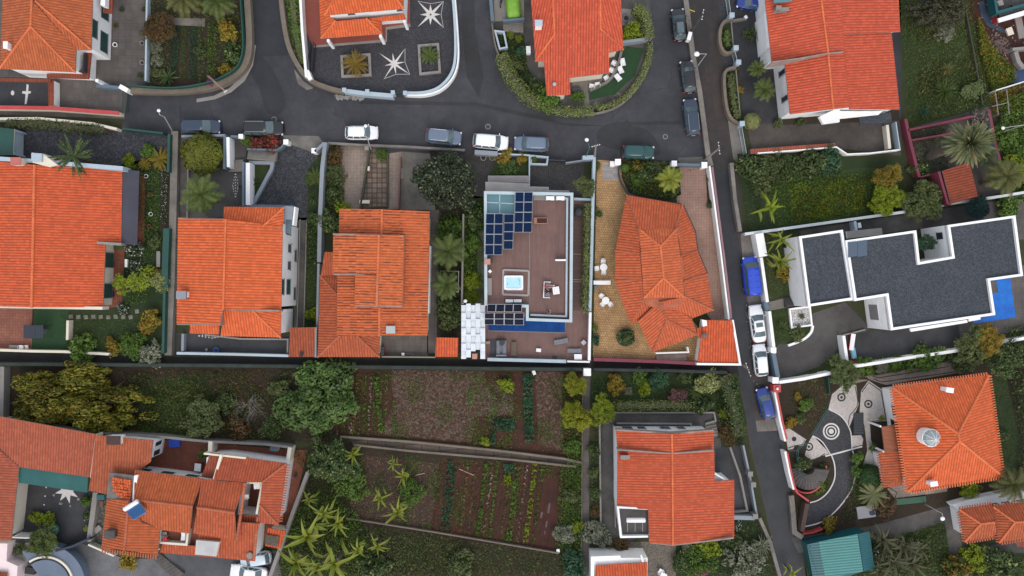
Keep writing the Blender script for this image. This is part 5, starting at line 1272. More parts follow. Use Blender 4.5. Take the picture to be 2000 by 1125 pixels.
slab(h,[(1778,642),(1889,625),(1890,630),(1780,648)],4.6,.3,WHITE,'window_hood');slab(h,[(1892,623),(1915,619),(1915,624),(1892,628)],4.3,.12,WFRAME,'balcony_rail')
slab(h,[(1653,452),(1722,445),(1724,458),(1655,466)],3.0,.2,WHITE,'canopy',CONCL)
for k in range(2):
 x0=1656+k*19;slab(h,[(x0,473-k*2),(x0+18,471-k*2),(x0+19,500-k),(x0+1,503-k)],6.0,.12,SOLF,'solar_collector',mat_simple('collector_glass'+str(k),(.07,.1,.14),.2))
h=house(1850,850,'white villa with an orange pyramid roof and glass lantern beside the mosaic garden')
body(h,[(1743,757),(1931,733),(1958,930),(1773,960)],4,WHITE,inset=.6)
O4=[(1743,757,4),(1931,733,4),(1958,930,4),(1773,960,4)]
r1=roof(h,[[O4[0],O4[1],(1871,847,7)],[O4[1],O4[2],(1874,862,7),(1871,847)],[O4[2],O4[3],(1874,862,7)],[O4[3],O4[0],(1871,847,7),(1874,862)]],T_OR2,.3)
ridges([(O4[0],(1871,847,7)),(O4[1],(1871,847,7)),(O4[2],(1874,862,7)),(O4[3],(1874,862,7)),((1871,847,7),(1874,862,7))],RDG,r1,.15)
for i in range(4):eave_tails(O4[i],O4[(i+1)%4],(1850,850,4),RDG,r1,.36,.31)
r2=roof(h,[[(1716,882,2.6),(1757,882,3.4),(1764,925,3.4),(1727,952,2.6)],[(1727,952,2.6),(1764,925,3.4),(1762,948,2.6)]],T_BR,.3);eave_tails((1716,882,2.6),(1727,952,2.6),(1800,900,2.6),RDGD,r2,.3,.31);body(h,[(1716,882),(1765,880),(1768,950),(1727,952)],2.6,WHITE,inset=.4,name='porch_wall')
slab(h,[(1722,834),(1750,829),(1757,880),(1728,884)],3.2,.18,WOOD,'porch_roof',mat_planks('red_brown_cladding',(.3,.09,.04),.5,10,.1));post(h,1720,833,3.1,.2,WHITE);post(h,1727,882,3.1,.2,WHITE)
for t0,t1,z0,z1 in((.35,.62,1.2,3.2),(.2,.3,2.0,3.2)):opening(h,(1773,960),(1743,757),4,1-t1,1-t0,z0,z1,GLASS,DARK,inset=.6)
for t0,t1 in((.12,.3),(.35,.46)):opening(h,(1743,757),(1931,733),4,t0,t1,1.6,3.0,GLASS,DARK,inset=.6)
p=W(1826,858,7.4);mb=MB();mb.lathe((p.x,p.y,5.2),[(.98,0),(.98,1.35),(1.05,1.4),(.88,1.5)],28);ln=mb.build('lantern',WHITE,h)
mb=MB();mb.lathe((p.x,p.y,6.6),[(1.0,0),(.8,.42),(.44,.75),(.05,.95)],28);mb.build('lantern_glass',mat_simple('lantern_glazing',(.3,.36,.36),.08,0,.4),ln)
mb=MB()
for k in range(8):
 a=k*math.pi/4+.3;mb.tube([(p.x+r_*math.cos(a),p.y+r_*math.sin(a),6.6+z_)for r_,z_ in((1.05,.02),(.82,.46),(.45,.79),(.03,1.0))],.035,5)
mb.build('lantern_ribs',WFRAME,ln)
chimney(h,1855,762,5.9,(.75,.45),WHITE,h=1.2,rz=-8);chimney(h,1824,945,5.6,(.75,.45),WHITE,h=1.2,rz=8)
h=house(1310,950,'large house with a flat red orange gable roof and white water tank terrace')
body(h,[(1203,841),(1394,841),(1396,939),(1434,936),(1434,1050),(1314,1062),(1268,1059),(1266,1048),(1212,1050),(1204,991)],4.7,WHITE,inset=.3,mt=CONCD)
r1=roof(h,[[(1312,848,5.9),(1313,886,5.9),(1206,880),(1203,841,5.1)],[(1312,848,5.9),(1394,842,5.1),(1394,880),(1313,886,5.9)],[(1313,887,5.7),(1314,1064,5.7),(1268,1060),(1266,995),(1205,991,4.9),(1206,881)],[(1313,887,5.7),(1395,881,5.0),(1396,940),(1434,937),(1434,1050),(1314,1064,5.7)]],mat_tile('plain_red_orange_tile',(0.562,0.0957,0.0345),.08,per=.3),.32,amp=.03)
ridges([((1312,848,5.95),(1313,886,5.95)),((1313,887,5.75),(1314,1064,5.75))],RDG,r1)
for pts,z in(([(1204,840),(1312,847),(1394,841)],5.6),([(1207,879),(1313,886),(1394,880)],5.95),([(1270,1060),(1314,1065),(1433,1051)],5.3)):parapet(h,pts,z,.16,MORT,4.6,name='gable_flashing')
for t0,t1 in((.1,.22),(.26,.36),(.5,.62),(.68,.78)):opening(h,(1203,841),(1394,841),5,t0,t1,.6,2.6,mat_simple('blue_tinted_glass',(.04,.075,.12),.15)if t0==.1 else bpy.data.materials['blue_tinted_glass'],WFRAME,'door',.3,'pane',False)
parapet(h,[(1266,994),(1207,991),(1213,1049),(1266,1048)],5.2,.22,WHITE,4.5,name='parapet');parapet(h,[(1396,925),(1418,938)],4.6,.15,WHITE,3.0,name='balcony_wall')
chimney(h,1221,893,6.1,(.95,.35),T_RD,h=.9,cap=CONCL)
h=house(1210,1115,'white parapet house with a small orange roof at the foot of the gravel court')
body(h,[(1156,1090),(1265,1090),(1264,1180),(1156,1180)],3.6,WHITE,inset=0);roof(h,[[(1164,1104,3.9),(1264,1098,3.9),(1264,1180,4.8),(1160,1180)]],T_OR,.3)
parapet(h,[(1157,1180),(1157,1090),(1212,1088)],4.1,.35,WHITE,3.4);parapet(h,[(1252,1084),(1256,1098)],3.9,.2,WHITE,2.9)
h=house(1940,1020,'white house with two small hipped orange roofs with open tile eaves in the lower corner')
body(h,[(1874,996),(1942,985),(2030,978),(2030,1050),(1952,1058),(1884,1057)],3.1,WHITE,inset=.5)
q1=[(1873,995,3.2),(1942,984,3.2),(1946,1048,3.2),(1884,1058,3.2)];q2=[(1940,990,3.5),(2030,976,3.5),(2030,1048,3.5),(1951,1060,3.5)]
r1=roof(h,[[q1[0],q1[1],(1940,1020),(1915,1023,4.3)],[q1[2],q1[3],(1915,1023,4.3),(1944,1020)],[q1[3],q1[0],(1915,1023,4.3)]],T_BR,.3);r2=roof(h,[[q2[0],q2[1],(2030,1016),(1982,1020,4.7)],[q2[2],q2[3],(1982,1020,4.7),(2030,1016)],[q2[3],q2[0],(1982,1020,4.7)]],T_BR,.3)
ridges([(q1[0],(1915,1023,4.3)),(q1[3],(1915,1023,4.3)),((1915,1023,4.3),(1942,1020,4.3))],RDG,r1);ridges([(q2[0],(1982,1020,4.7)),(q2[3],(1982,1020,4.7)),((1982,1020,4.7),(2030,1016,4.7))],RDG,r2)
for a,b,c,r_ in((q1[0],q1[1],q1[2],r1),(q1[2],q1[3],q1[0],r1),(q1[3],q1[0],q1[1],r1),(q2[0],q2[1],q2[2],r2),(q2[2],q2[3],q2[0],r2),(q2[3],q2[0],q2[1],r2)):eave_tails(a,b,c,RDGD,r_,.3,.31)
body(h,[(1860,986),(1900,975),(2030,950),(2030,985),(1870,996)],1.4,WHITE,inset=0,name='terrace_wall')
for t0,t1 in((.45,.55),(.62,.7),(.8,.95)):opening(h,(1873,992),(2030,972),3.2,t0,t1,1.9,2.8,GLASS,DARK,inset=.5)
roof(h,[[(1986,1058,2.2),(2030,1054,2.2),(2030,1066,1.9),(1988,1068)]],T_DK,.3,name='porch_roof')
h=house(1640,1085,'large shed with a two tone teal corrugated metal roof at the lane foot','shed','shed');body(h,[(1577,1066),(1698,1039),(1708,1112),(1600,1150)],2.9,TEALD,inset=.2)
roof(h,[[(1599,1058,3.1),(1675,1043,3.7),(1686,1116,3.7),(1612,1130)]],TEALP,.34,TEALD,amp=.03);roof(h,[[(1676,1043,3.7),(1698,1038,3.1),(1708,1111,3.1),(1687,1116,3.7)]],TEALD,.34,TEALD,amp=.03,name='roof_wing');roof(h,[[(1576,1064,2.7),(1599,1058,3.1),(1612,1130,3.1),(1590,1140)]],TEALD,.34,TEALD,amp=.03,name='roof_wing')
h=shed('maroon walled garage with a dark red roof under the big fan palm',[(1841,334,2.7),(1893,316,3.0),(1910,384,3.0),(1857,398)],mat_tile('garage_tile',(0.31,0.0622,0.0256),.3),2.5,MAROON,.34,'garage')
parapet(h,[(1834,335),(1851,396),(1858,399)],2.6,.3,MAROON,0)
h=house(1975,20,'unfinished red and teal building with a white sheet over its edge','building','building');body(h,[(1927,-60),(1950,42),(2060,10),(2060,-60)],1.2,REDP,inset=0)
slab(h,[(1938,-60),(1952,34),(2060,4),(2060,-60)],1.5,.3,BLACK,'floor_slab',CONCD);parapet(h,[(1934,-60),(1948,24),(2060,-8)],2.6,.28,TEALD,1.2);slab(h,[(1949,36),(2040,8),(2042,18),(1951,44)],1.8,.2,PLASW,'sheet',WHITE)
parapet(h,[(1975,10),(1977,20)],2.0,.15,WOODP,1.5,'beam');slab(h,[(1947,2),(1958,-1),(1961,9),(1952,11)],2.2,.5,CONCL,'stair_flight')
h=house(60,940,'long barn with salmon red roofs on two sides of the compass courtyard','barn','barn')
body(h,[(-60,812),(0,815),(187,849),(176,932),(37,912),(22,1054),(-60,1056)],2.9,CREAM,inset=.4)
r1=roof(h,[[(-60,802,4.3),(187,848,4.3),(176,932,3),(37,912),(-60,830)],[(-60,828,4.2),(37,912,3),(22,1053,3),(-60,1055)]],mat_tile('barn_tile',(0.422,0.0957,0.0444),.28),.36);parapet(h,[(188,848),(177,933)],4.2,.14,CREAM,2.8,name='gable_flashing')
slab(h,[(38,912),(172,931),(170,962),(37,943)],2.7,.08,AWN,'awning')
for x,y in((40,942),(168,960)):post(h,x,y,2.65,.1,STEEL,'awning_post')
h=house(330,960,'rambling white house of joined orange roofs with a sunken patio above the speckled driveway')
body(h,[(187,850),(300,860),(292,903),(248,905),(240,960),(174,958)],3.9,WHITE,inset=.3);body(h,[(262,918),(396,935),(479,943),(470,1000),(500,1003),(505,1020),(500,1096),(312,1078),(308,1084),(198,1070),(209,975)],3.6,WHITE,inset=.35,name='front_wall',mt=PAVT);body(h,[(398,888),(432,887),(560,905),(544,1024),(505,1020),(512,941),(478,941),(395,932)],4.35,WHITE,inset=.35,name='side_wall')
TBL2=mat_tile('deep_orange_tile',(0.516,0.11,0.0296),.3)
ra=roof(h,[[(187,850,4.7),(299,860,4.7),(294,902),(268,922),(210,966),(174,958,4.1)]],T_OLD if False else mat_tile('mottled_rust_tile',(0.45,0.105,0.0394),.45),.36)
rb=roof(h,[[(263,918,5.1),(397,935,5.1),(376,989,6.2),(262,976)],[(262,976,6.2),(376,989,6.2),(371,1042,5.1),(308,1034),(276,1030)],[(252,977,6),(243,1074,6),(198,1071),(209,975,5.1)],[(252,977,6),(276,1020),(312,1032,5.1),(308,1085),(243,1074,6)]],TBL2,.34)
rc=roof(h,[[(397,936,5.6),(479,943,5.6),(458,1001,6.5),(385,991)],[(385,991,6.5),(458,1001,6.5),(462,1055,5.5),(379,1042)],[(388,1042,4.8),(462,1046),(464,1019),(507,1023),(500,1052,4.8),(498,1096,4),(312,1079),(318,1062),(384,1066)]],mat_tile('worn_orange_tile',(0.487,0.0957,0.0315),.25),.32)
rd=roof(h,[[(432,887,5),(560,905,5),(512,942),(478,942,5.9),(417,936)],[(560,905,5),(544,1025,5),(507,986),(512,942,5.9)],[(507,986,5.9),(544,1025,5),(505,1021)],[(470,1004,4.6),(505,1008,4.6),(502,1027,4.2),(466,1023)]],mat_tile('faded_red_tile',(0.469,0.0909,0.0345),.2),.36);roof(h,[[(412,884,5),(432,887,5),(420,936,4.6),(393,931)]],mat_tile('sooty_tile',(0.31,0.0622,0.0296),.4),.36)
ridges([((262,976,6.2),(376,989,6.2)),((252,977,6),(243,1074,6)),((397,936,5.4),(380,1040,5.4))],RDGD,rb,.16);ridges([((385,991,6.5),(458,1001,6.5)),((479,943,5.9),(463,1055,5.8)),((504,1008,5),(496,1092,4.6))],RDGD,rc,.18);ridges([((560,905,5),(512,942,5.9)),((544,1025,5),(507,986,5.9))],RDGD,rd)
eave_tails((198,1071,5.1),(243,1076,5.1),(250,1000,5),RDGD,rb,.5,.3);eave_tails((243,1076,5.1),(308,1085,5.1),(250,1000,5),RDGD,rb,.5,.3);eave_tails((561,906,5),(545,1022,5),(500,970,5),RDGD,rd,.35,.3)
parapet(h,[(432,888),(418,936)],5.6,.3,CREAM,4.5,name='gable_wall');parapet(h,[(398,886),(480,895)],5.2,.2,CREAM,4.2,name='gable_wall')
parapet(h,[(478,942),(512,944),(501,1004)],5.2,.25,CREAM,3.6,name='patio_wall');parapet(h,[(312,1030),(311,1060),(364,1064),(367,1036)],4.4,.25,CREAM,3.5,name='balcony_wall')
slab(h,[(383,1055),(428,1059),(422,1087),(381,1083)],5.2,.5,CREAM,'dormer',mat('mouldy_white_slab',(.62,.61,.6),.8,.3,.5,(.4,.4,.4),.1,6));slab(h,[(214,923),(267,930),(259,980),(208,973)],5.3,.4,CONC,'flat_roof');slab(h,[(262,929),(269,928),(262,979),(258,978)],5.6,1.2,WHITE,'parapet')
chimney(h,222,860,5.4,(1.5,.9),WHITE,cap=mat('rusty_sheet',(.06,.03,.025),.8,.3),h=1.2);chimney(h,214,1044,6.4,(1.1,.8),CONCD,h=1.4)
for t0,t1 in((.02,.16),(.3,.5),(.66,.86)):opening(h,(262,918),(397,935),3.8,t0,t1,1.4,2.6,GREENP,WFRAME,sub='shutter')
opening(h,(300,860),(292,903),3.9,.2,.45,.8,2.6,GLASS,WFRAME,'window',.3);opening(h,(300,860),(292,903),3.9,.6,.9,.8,2.6,GLASS,WFRAME,'window',.3)
p=W(487,1086,4.7);mb=MB();mb.lathe((p.x,p.y,4.0),[(.3,0),(.3,.5),(.42,.52),(.38,.62),(.1,.66)],10);mb.build('chimney',CONCL,h)
mb=MB();mb.poly([W(524,1032,2.7),W(559,1037,2.7),W(548,1071,2.5),W(517,1066,2.5)]);
o=shed('stub roof bearing a square of dead leaves by the slanting wall',[(523,1031,2.8),(559,1037,2.8),(547,1072,2.5),(517,1066)],T_OR,2.4,CREAM);slab(o,[(520,1044),(545,1048),(541,1068),(516,1062)],2.95,.15,mat('dead_leaf_pile',(.12,.1,.08),.95,.5,2,None,.3,8),'leaf_heap')
h=house(5,1090,'pale pink house corner with a scrap of red roof in the lower corner');body(h,[(-60,1060),(14,1062),(12,1096),(34,1106),(28,1180),(-60,1180)],1.6,PINKW,inset=0);roof(h,[[(-60,1114,1.9),(14,1118,1.9),(12,1180,2.3),(-60,1180)]],T_DK,.3)
patch('pavement',[(500,88),(494,128),(478,158),(452,180),(420,194),(384,200),(384,193),(418,187),(448,172),(470,151),(486,124),(492,88)],CONCL,4)
def bw(pts,h,w,m,label,sm=False,mt=None,name='boundary_wall',closed=False,cop=0,cat='wall'):return wall(name,pts,h,w,m,label,cat,mt,sm,closed=closed,coping=cop)
bw([(480,-30),(486,60),(484,108),(470,136),(440,158),(400,171),(340,177),(255,176)],.95,.75,STONE,'broad curved masonry wall round the vegetable garden corner',True)
bw([(467,-30),(473,60),(473,100),(461,131),(430,151),(390,164),(330,171),(248,166)],1.7,.14,GREENP,'dark green fence inside the curved vegetable garden wall',True,name='fence',cat='fence')
bw([(287,-30),(284,158)],.9,.22,BLUEG,'pale blue wall between the slab yard and the vegetable garden')
bw([(188,167),(232,171)],1.3,.4,DKBLU,'short slate blue wall beside the dark green yard gate')
bw([(233,168),(249,177)],1.5,.55,WHITE,'short white wall stub joining the curved garden wall')
railgate((240,175),(238,216),1.5,GREENP,'dark green barred gate of the slab yard facing the road',20)
bw([(-30,209),(100,211),(232,221)],1.3,.35,CREAM,'cream wall with red coping below the slab yard',mt=REDP,cop=.1);bw([(100,158),(100,206)],1.2,.7,WHITE,'white wall topped with red tiles between two yards',mt=T_DK)
bw([(-30,232),(74,231),(180,241),(228,252)],1.2,.3,CREAM,'cream wall edged by the shaggy green hedge');bw([(238,251),(318,260)],1.5,.22,GREENP,'dark green sheet gate of the cobbled drive',name='sliding_gate',cat='gate')
bw([(546,-30),(552,30),(562,85),(580,125),(604,155),(640,171),(672,179)],.9,.55,STONE,'curved masonry kerb wall of the star courtyard along the fresh asphalt',True)
bw([(672,177),(710,182),(768,187)],1.2,.5,BLUEG,'pale blue front wall of the star courtyard left of its gate'.replace('left of','before'));railgate((771,181),(792,182),1.3,GREENP,'small dark green gate in the star courtyard front wall',8)
bw([(794,185),(830,185),(862,174),(886,148),(895,110),(892,40),(886,-30)],1.0,.2,WHITE,'white curved wall round the outer bend of the star courtyard',True);bw([(794,181),(828,180),(857,170),(880,145),(889,110),(888,40),(882,-30)],1.3,.3,BLUEG,'pale blue grey parapet rail inside the curved white courtyard wall',True)
for i,(x,y)in enumerate(((672,175),(717,178),(767,180),(791,181))):pillar(x,y,1.6,.38,BLUEG,('square blue grey pillar where masonry kerb meets courtyard wall','square blue grey pillar midway along the courtyard front wall','square blue grey pillar on the near side of the small green gate','square blue grey pillar where the curved white wall starts')[i])
bw([(585,-30),(590,60),(598,150)],1.5,.3,WHITE,'tall thin white wall between grass strip and red terrace');railgate((604,80),(600,134),1.3,BLACK,'black railed stair cage beside the red painted terrace',16,'stair_cage','railing',.06);railgate((612,82),(608,135),1.3,BLACK,'black rail on the courtyard side of the stair cage',16,'railing','railing',.06)
bw([(599,138),(606,155)],1.3,.5,WHITE,'stubby white wall under the black stair cage')
bw([(667,110),(721,106),(723,146),(669,149)],.4,.3,CONCL,'square stone rim around the amber cycad bed',closed=True,name='planter',cat='planter');bw([(818,89),(855,86),(859,140),(821,144)],.4,.3,CONCL,'oblong stone rim around the grassy bed',closed=True,name='planter',cat='planter')
bw([(956,-30),(962,40)],1.3,.4,DKBLU,'blue wall beside the drive with the lime covered car');bw([(961,45),(968,90),(985,128),(1006,160)],.8,.2,STONE,'thin stone edge wall outside the clipped hedge',True)
bw([(982,40),(1024,36)],1.2,.25,DKBLU,'blue parapet at the head of the garden stair');bw([(967,60),(984,62),(990,92),(976,95)],1.1,.2,BLUEG,'blue grey block beside the start of the hedge',closed=True);
steps([(982,42),(983,64)],[(1022,42),(1022,66)],6,CONC,'short grey stair below the blue parapet',.5)
bw([(1062,206),(1110,221),(1160,222),(1208,207),(1245,170),(1267,120),(1274,80)],.5,.22,CONC,'low concrete kerb wall under the thin outer hedge',True);bw([(1217,82),(1272,74)],1.2,.35,GREYW,'grey wall across the top of the green lawn');bw([(1152,176),(1190,156),(1206,128),(1214,100)],.6,.3,CONC,'curved seat wall behind the white garden chairs',True)
bw([(1336,-30),(1345,40),(1354,110),(1367,180),(1375,240),(1383,300),(1389,324)],.5,.6,CONC,'long mossy concrete wall between parking street and sunken lane')
bw([(1431,36),(1415,42),(1407,60),(1408,88),(1419,103),(1440,98)],.9,.35,STONE,'rounded masonry wall of the shorter roadside bed',True);bw([(1438,131),(1421,136),(1415,152),(1419,205),(1429,231),(1449,243)],.9,.35,STONE,'rounded masonry wall of the longer roadside bed',True)
bw([(1428,38),(1433,96)],.4,.12,CONCL,'thin pale kerb behind the shorter roadside bed');bw([(1437,131),(1446,226)],.4,.12,CONCL,'thin pale kerb behind the longer roadside bed');bw([(1430,40),(1459,36)],.5,.3,CONC,'low kerb dividing the dark yard near the blue car')
railgate((1421,-20),(1428,28),1.4,BLUEG,'pale blue barred gate nearest the half seen blue car',14);railgate((1435,97),(1441,121),1.4,BLUEG,'short pale blue gate between the two roadside beds',9);railgate((1449,247),(1458,299),1.4,BLUEG,'long pale blue gate of the stained concrete forecourt',18)
for i,(x,y)in enumerate(((1430,29),(1438,93),(1443,121),(1450,241))):pillar(x,y,1.6,.5,BLUEG,('pale blue pillar above the shorter roadside bed','pale blue pillar below the shorter roadside bed','pale blue pillar above the longer roadside bed','pale blue pillar beside the round cream shrub')[i])
bw([(1466,296),(1560,289),(1632,284)],1.0,.6,STONE,'wall with red tile coping under the stained forecourt',mt=T_OLD);bw([(1480,299),(1560,293),(1634,287),(1655,301),(1700,299),(1759,292)],1.1,.14,WHITE,'white balustrade rail beneath the stained forecourt');bw([(1733,244),(1738,290)],1.0,.35,CREAM,'cream dwarf wall at the end of the forecourt');bw([(1750,238),(1758,292)],1.2,.12,BLUEG,'thin pale rail beyond the cream dwarf wall')
bw([(1429,318),(1436,390),(1446,452)],1.0,.45,CONC,'mossy lane wall below the dark shrubbery');bw([(1455,457),(1500,451),(1600,437),(1780,412),(1860,397),(1950,384),(2030,371)],1.5,.32,mat('chalky_wall',(.55,.58,.6),.75,.2,.4,None,.1,6),'long pale wall between flower meadow and modern house');bw([(1670,432),(1674,456)],1.4,.3,BLUEG,'short pale cross wall behind the modern house')
bw([(1483,456),(1491,501)],1.9,1.0,WHITE,'broad white wall block near the bright blue van');bw([(1487,503),(1499,590)],1.8,.36,WHITE,'white roadside wall behind the bright blue van');bw([(1478,462),(1483,500)],1.2,.25,BLACK,'black panel let into the broad white wall block');bw([(1503,608),(1513,690)],1.8,.36,WHITE,'white roadside wall beside the two white cars');bw([(1496,590),(1500,606)],1.6,.5,DKBLU,'dark small gate of the modern house path',name='gate',cat='gate')
pillar(1511,684,1.9,.55,WHITE,'white pillar at the top of the dark sliding gate');bw([(1511,690),(1520,738)],1.6,.5,DKBLU,'dark sliding gate of the modern house drive',name='sliding_gate',cat='gate');pillar(1515,743,1.9,.65,WHITE,'white pillar at the foot of the dark sliding gate');bw([(1522,747),(1570,740),(1623,729)],1.6,.36,WHITE,'white wall dividing drive from the mosaic garden')
bw([(1543,604),(1582,599),(1586,635),(1547,640)],.5,.2,WHITE,'white rim of the white pebble bed',closed=True,name='planter',cat='planter');patch('pebbles',[(1544,605),(1581,600),(1585,634),(1548,639)],GRAVW,20);bw([(1588,636),(1584,650),(1568,664),(1540,675)],.35,.28,WHITE,'curved white kerb where lawn meets the drive',True,name='kerb_stone')
steps([(1530,582),(1531,600)],[(1568,574),(1570,592)],9,CONCD,'dark flight of steps climbing to the modern house',1.0);patch('path',[(1501,590),(1566,574),(1570,594),(1503,607)],CONC,7)
bw([(1648,656),(1655,708)],1.6,.36,WHITE,'short white wall beside the folded beach things');bw([(1667,716),(1720,708),(1780,698),(1905,680),(2030,655)],1.5,.36,WHITE,'long white wall under the dark sun terrace of the modern house');bw([(1646,655),(1690,644)],.3,.15,CONCL,'pale edge stone between drive and dark terrace',name='kerb_stone')
bw([(1513,762),(1524,822),(1534,862)],1.5,.22,WHITE,'white lane wall beside the small blue parked car');bw([(1517,764),(1528,820),(1537,858)],1.6,.2,REDP,'red coping wall above the blue parked car');pillar(1518,759,1.8,.8,REDP,'red pillar with a lamp at the mosaic garden corner');bw([(1534,882),(1543,925),(1551,956)],1.5,.3,WHITE,'white lane wall beside the winding garden stair');bw([(1538,884),(1546,925),(1555,958),(1566,969),(1580,979)],1.55,.2,REDP,'red coping wall outside the winding garden stair',True)
bw([(1577,984),(1567,1038)],1.5,.5,mat('umber_boards',(.07,.04,.032),.8,.2),'brown sliding gate of the curved mosaic drive',name='sliding_gate',cat='gate');bw([(1569,1043),(1590,1040),(1607,1033)],.8,.2,REDP,'scrap of red wall under the curved mosaic drive');bw([(1546,968),(1550,1010),(1552,1040),(1568,1050)],.6,.6,CONC,'rough concrete bank wall between lane and brown sliding gate')
bw([(1618,737),(1621,770)],1.0,.08,GREENP,'thin green rail beside the bushy olive tree',name='railing',cat='railing')
bw([(341,256),(338,400),(334,550),(328,694)],.8,.85,CONC,'broad grey concrete wall running the length of the left gardens'.replace(' left',' two'));bw([(330,262),(328,336)],1.5,.3,GREENP,'dark green fence near the cobbled drive',name='fence',cat='fence');bw([(325,446),(322,520),(321,562)],1.6,.75,GREENP,'wide green netting fence along the concrete wall',name='fence',cat='fence');bw([(321,566),(318,690)],1.6,.3,GREENP,'narrow green fence beside the garden lawn',name='fence',cat='fence')
bw([(-30,683),(64,686),(124,687),(215,692)],1.0,.3,CREAM,'cream alley wall below the artificial turf');bw([(132,626),(131,664)],1.0,.3,CREAM,'short cream wall between turf and lawn')
o=thing('carport','green roofed carport at the end of the cobbled drive','carport',W(12,275));slab(o,[(-30,246),(28,252),(26,302),(-30,302)],2.4,.12,CREAM,'roof',GREENP);post(o,27,254,2.3,.2,BLUEG,'post');post(o,25,300,2.3,.2,BLUEG,'post');bw([(28,254),(27,302)],1.6,.3,BLUEG,'pale blue low wall in front of the green carport')
bw([(354,266),(440,264)],1.2,.28,GREYW,'grey street wall behind the round topiary');bw([(445,268),(446,326)],1.7,.38,WHITE,'white stair wall near the black estate car');bw([(439,265),(438,330)],1.5,.32,DKBLU,'slate blue wall beside the round topiary');bw([(450,266),(472,267)],1.3,.25,DKBLU,'short slate blue wall by the black estate car')
pillar(470,266,1.4,.45,WHITE,'white pillar next to the crimson flowered climber');bw([(482,291),(540,293),(549,288),(556,279)],.9,.24,DKBLU,'slate blue rail under the crimson climber');pillar(558,277,1.5,.5,WHITE,'white pillar where the crimson climber ends');pillar(613,294,1.5,.5,WHITE,'white pillar on the far side of the worn drive mouth')
steps([(486,293),(487,313)],[(543,295),(542,317)],8,CONC,'grey stair descending beside the cobbled drive',.8);steps([(449,313),(478,313)],[(447,336),(476,336)],4,CONC,'short grey stair below the white stair wall',.5)
bw([(484,318),(484,400)],1.8,.5,WHITE,'long white wall beside the narrow lawn triangle');bw([(475,316),(475,402)],1.6,.3,DKBLU,'slate blue wall backing the long white wall');bw([(486,317),(532,318),(530,330),(494,398)],.6,.42,GREYW,'grey kerb wall round the lawn triangle');bw([(475,402),(573,404)],1.2,.4,DKBLU,'slate blue wall across the front of the two storey house')
bw([(635,278),(629,330),(625,420),(623,512)],1.6,.48,GREYW,'tall grey wall between cobbled drive and brown yard');bw([(633,279),(615,296)],1.5,.35,GREYW,'angled grey wall at the worn drive mouth');bw([(622,515),(619,640)],1.8,.28,GREYW,'thin grey wall between the grass passage and slipped tile house')
bw([(345,690),(450,692),(563,695)],1.0,.3,BLUEG,'pale blue alley wall behind the two storey house');bw([(357,652),(356,686)],.8,.3,GREYW,'grey dwarf wall in the rear yard corner');bw([(400,654),(470,662),(562,663),(561,690)],.5,.18,CONCL,'pale edging around the rear yard');bw([(367,330),(365,425)],.5,.12,CONCL,'thin pale edging beside the palm courtyard')
bw([(586,428),(580,640)],.25,.1,CONCL,'thin pale edging along the side passage',name='kerb_stone');bw([(599,428),(593,640)],.25,.1,CONCL,'thin pale edging beside the grass passage',name='kerb_stone')
bw([(640,279),(700,283),(790,286),(835,289),(908,293)],.8,.28,CONC,'mottled street wall in front of the old slab yards');bw([(722,289),(716,330),(703,408)],.5,.22,MOSSY,'slanting mossy kerb beside the square slabs');bw([(757,302),(756,404)],.45,.2,MOSSY,'mossy kerb on the far edge of the square slabs');bw([(703,405),(757,404)],.3,.14,MOSSY,'mossy kerb at the foot of the square slabs');bw([(781,306),(778,408)],.9,.2,mat('reddish_wall',(.16,.09,.075),.9,.3),'reddish dwarf wall beside the bleached yard')
bw([(905,418),(902,595)],1.5,.22,CONCL,'slim pale wall between planted strip and deck house');bw([(840,480),(837,612)],1.4,.14,WHITE,'thin white panel wall along the slipped tile house');bw([(746,697),(850,698)],.9,.14,CONCL,'thin pale alley wall beside the paved back yard')
bw([(927,297),(972,300)],1.4,.55,GREYW,'broad grey block wall behind the white estate car'.replace('estate car','off roader'));bw([(973,300),(1034,303),(1034,368)],1.0,.16,BLUEG,'thin pale wall round the small front lawn');bw([(1037,304),(1070,307),(1068,321),(1037,320)],.7,.22,BLUEG,'pale planter box beside the driveway gates',closed=True,name='planter',cat='planter')
bw([(1072,312),(1105,314)],1.2,.12,DARK,'dark sliding gate leaf nearest the planter box',name='sliding_gate',cat='gate');bw([(1105,318),(1138,313)],1.2,.14,GREYW,'grey gate leaf nearest the blue grey gatepost',name='sliding_gate',cat='gate');bw([(1138,308),(1162,307)],1.5,.5,BLUEG,'blue grey wall end at the lamp by the drive');bw([(1161,307),(1158,400),(1155,520),(1152,608)],1.4,.36,BLUEG,'long pale wall between deck house and ochre forecourt');bw([(1153,610),(1151,704)],1.2,.3,WHITE,'white wall beside the deck loungers');bw([(952,702),(1106,706)],.8,.4,BLUEG,'pale alley wall below the deck loungers');bw([(1108,706),(1152,707)],.8,.2,WHITE,'short white alley wall by the corner lounger');bw([(1121,388),(1157,390)],1.0,.26,BLUEG,'short pale wall behind the bushy drive tree')
hedge([(1148,402),(1146,500),(1144,606)],.85,1.7,L_HED,'long yellow green hedge beside the deck house',5,60,.1,wob=.25)
pillar(1207,316,1.6,.6,WHITE,'white gate pillar at the wooden path');pillar(1317,319,1.6,.55,WHITE,'white gate pillar beside the lush front bed');pillar(1376,322,1.6,.6,WHITE,'white gate pillar at the lane corner');bw([(1321,321),(1370,322)],1.3,.3,DKBLU,'slate grey gate between two white pillars',name='sliding_gate',cat='gate')
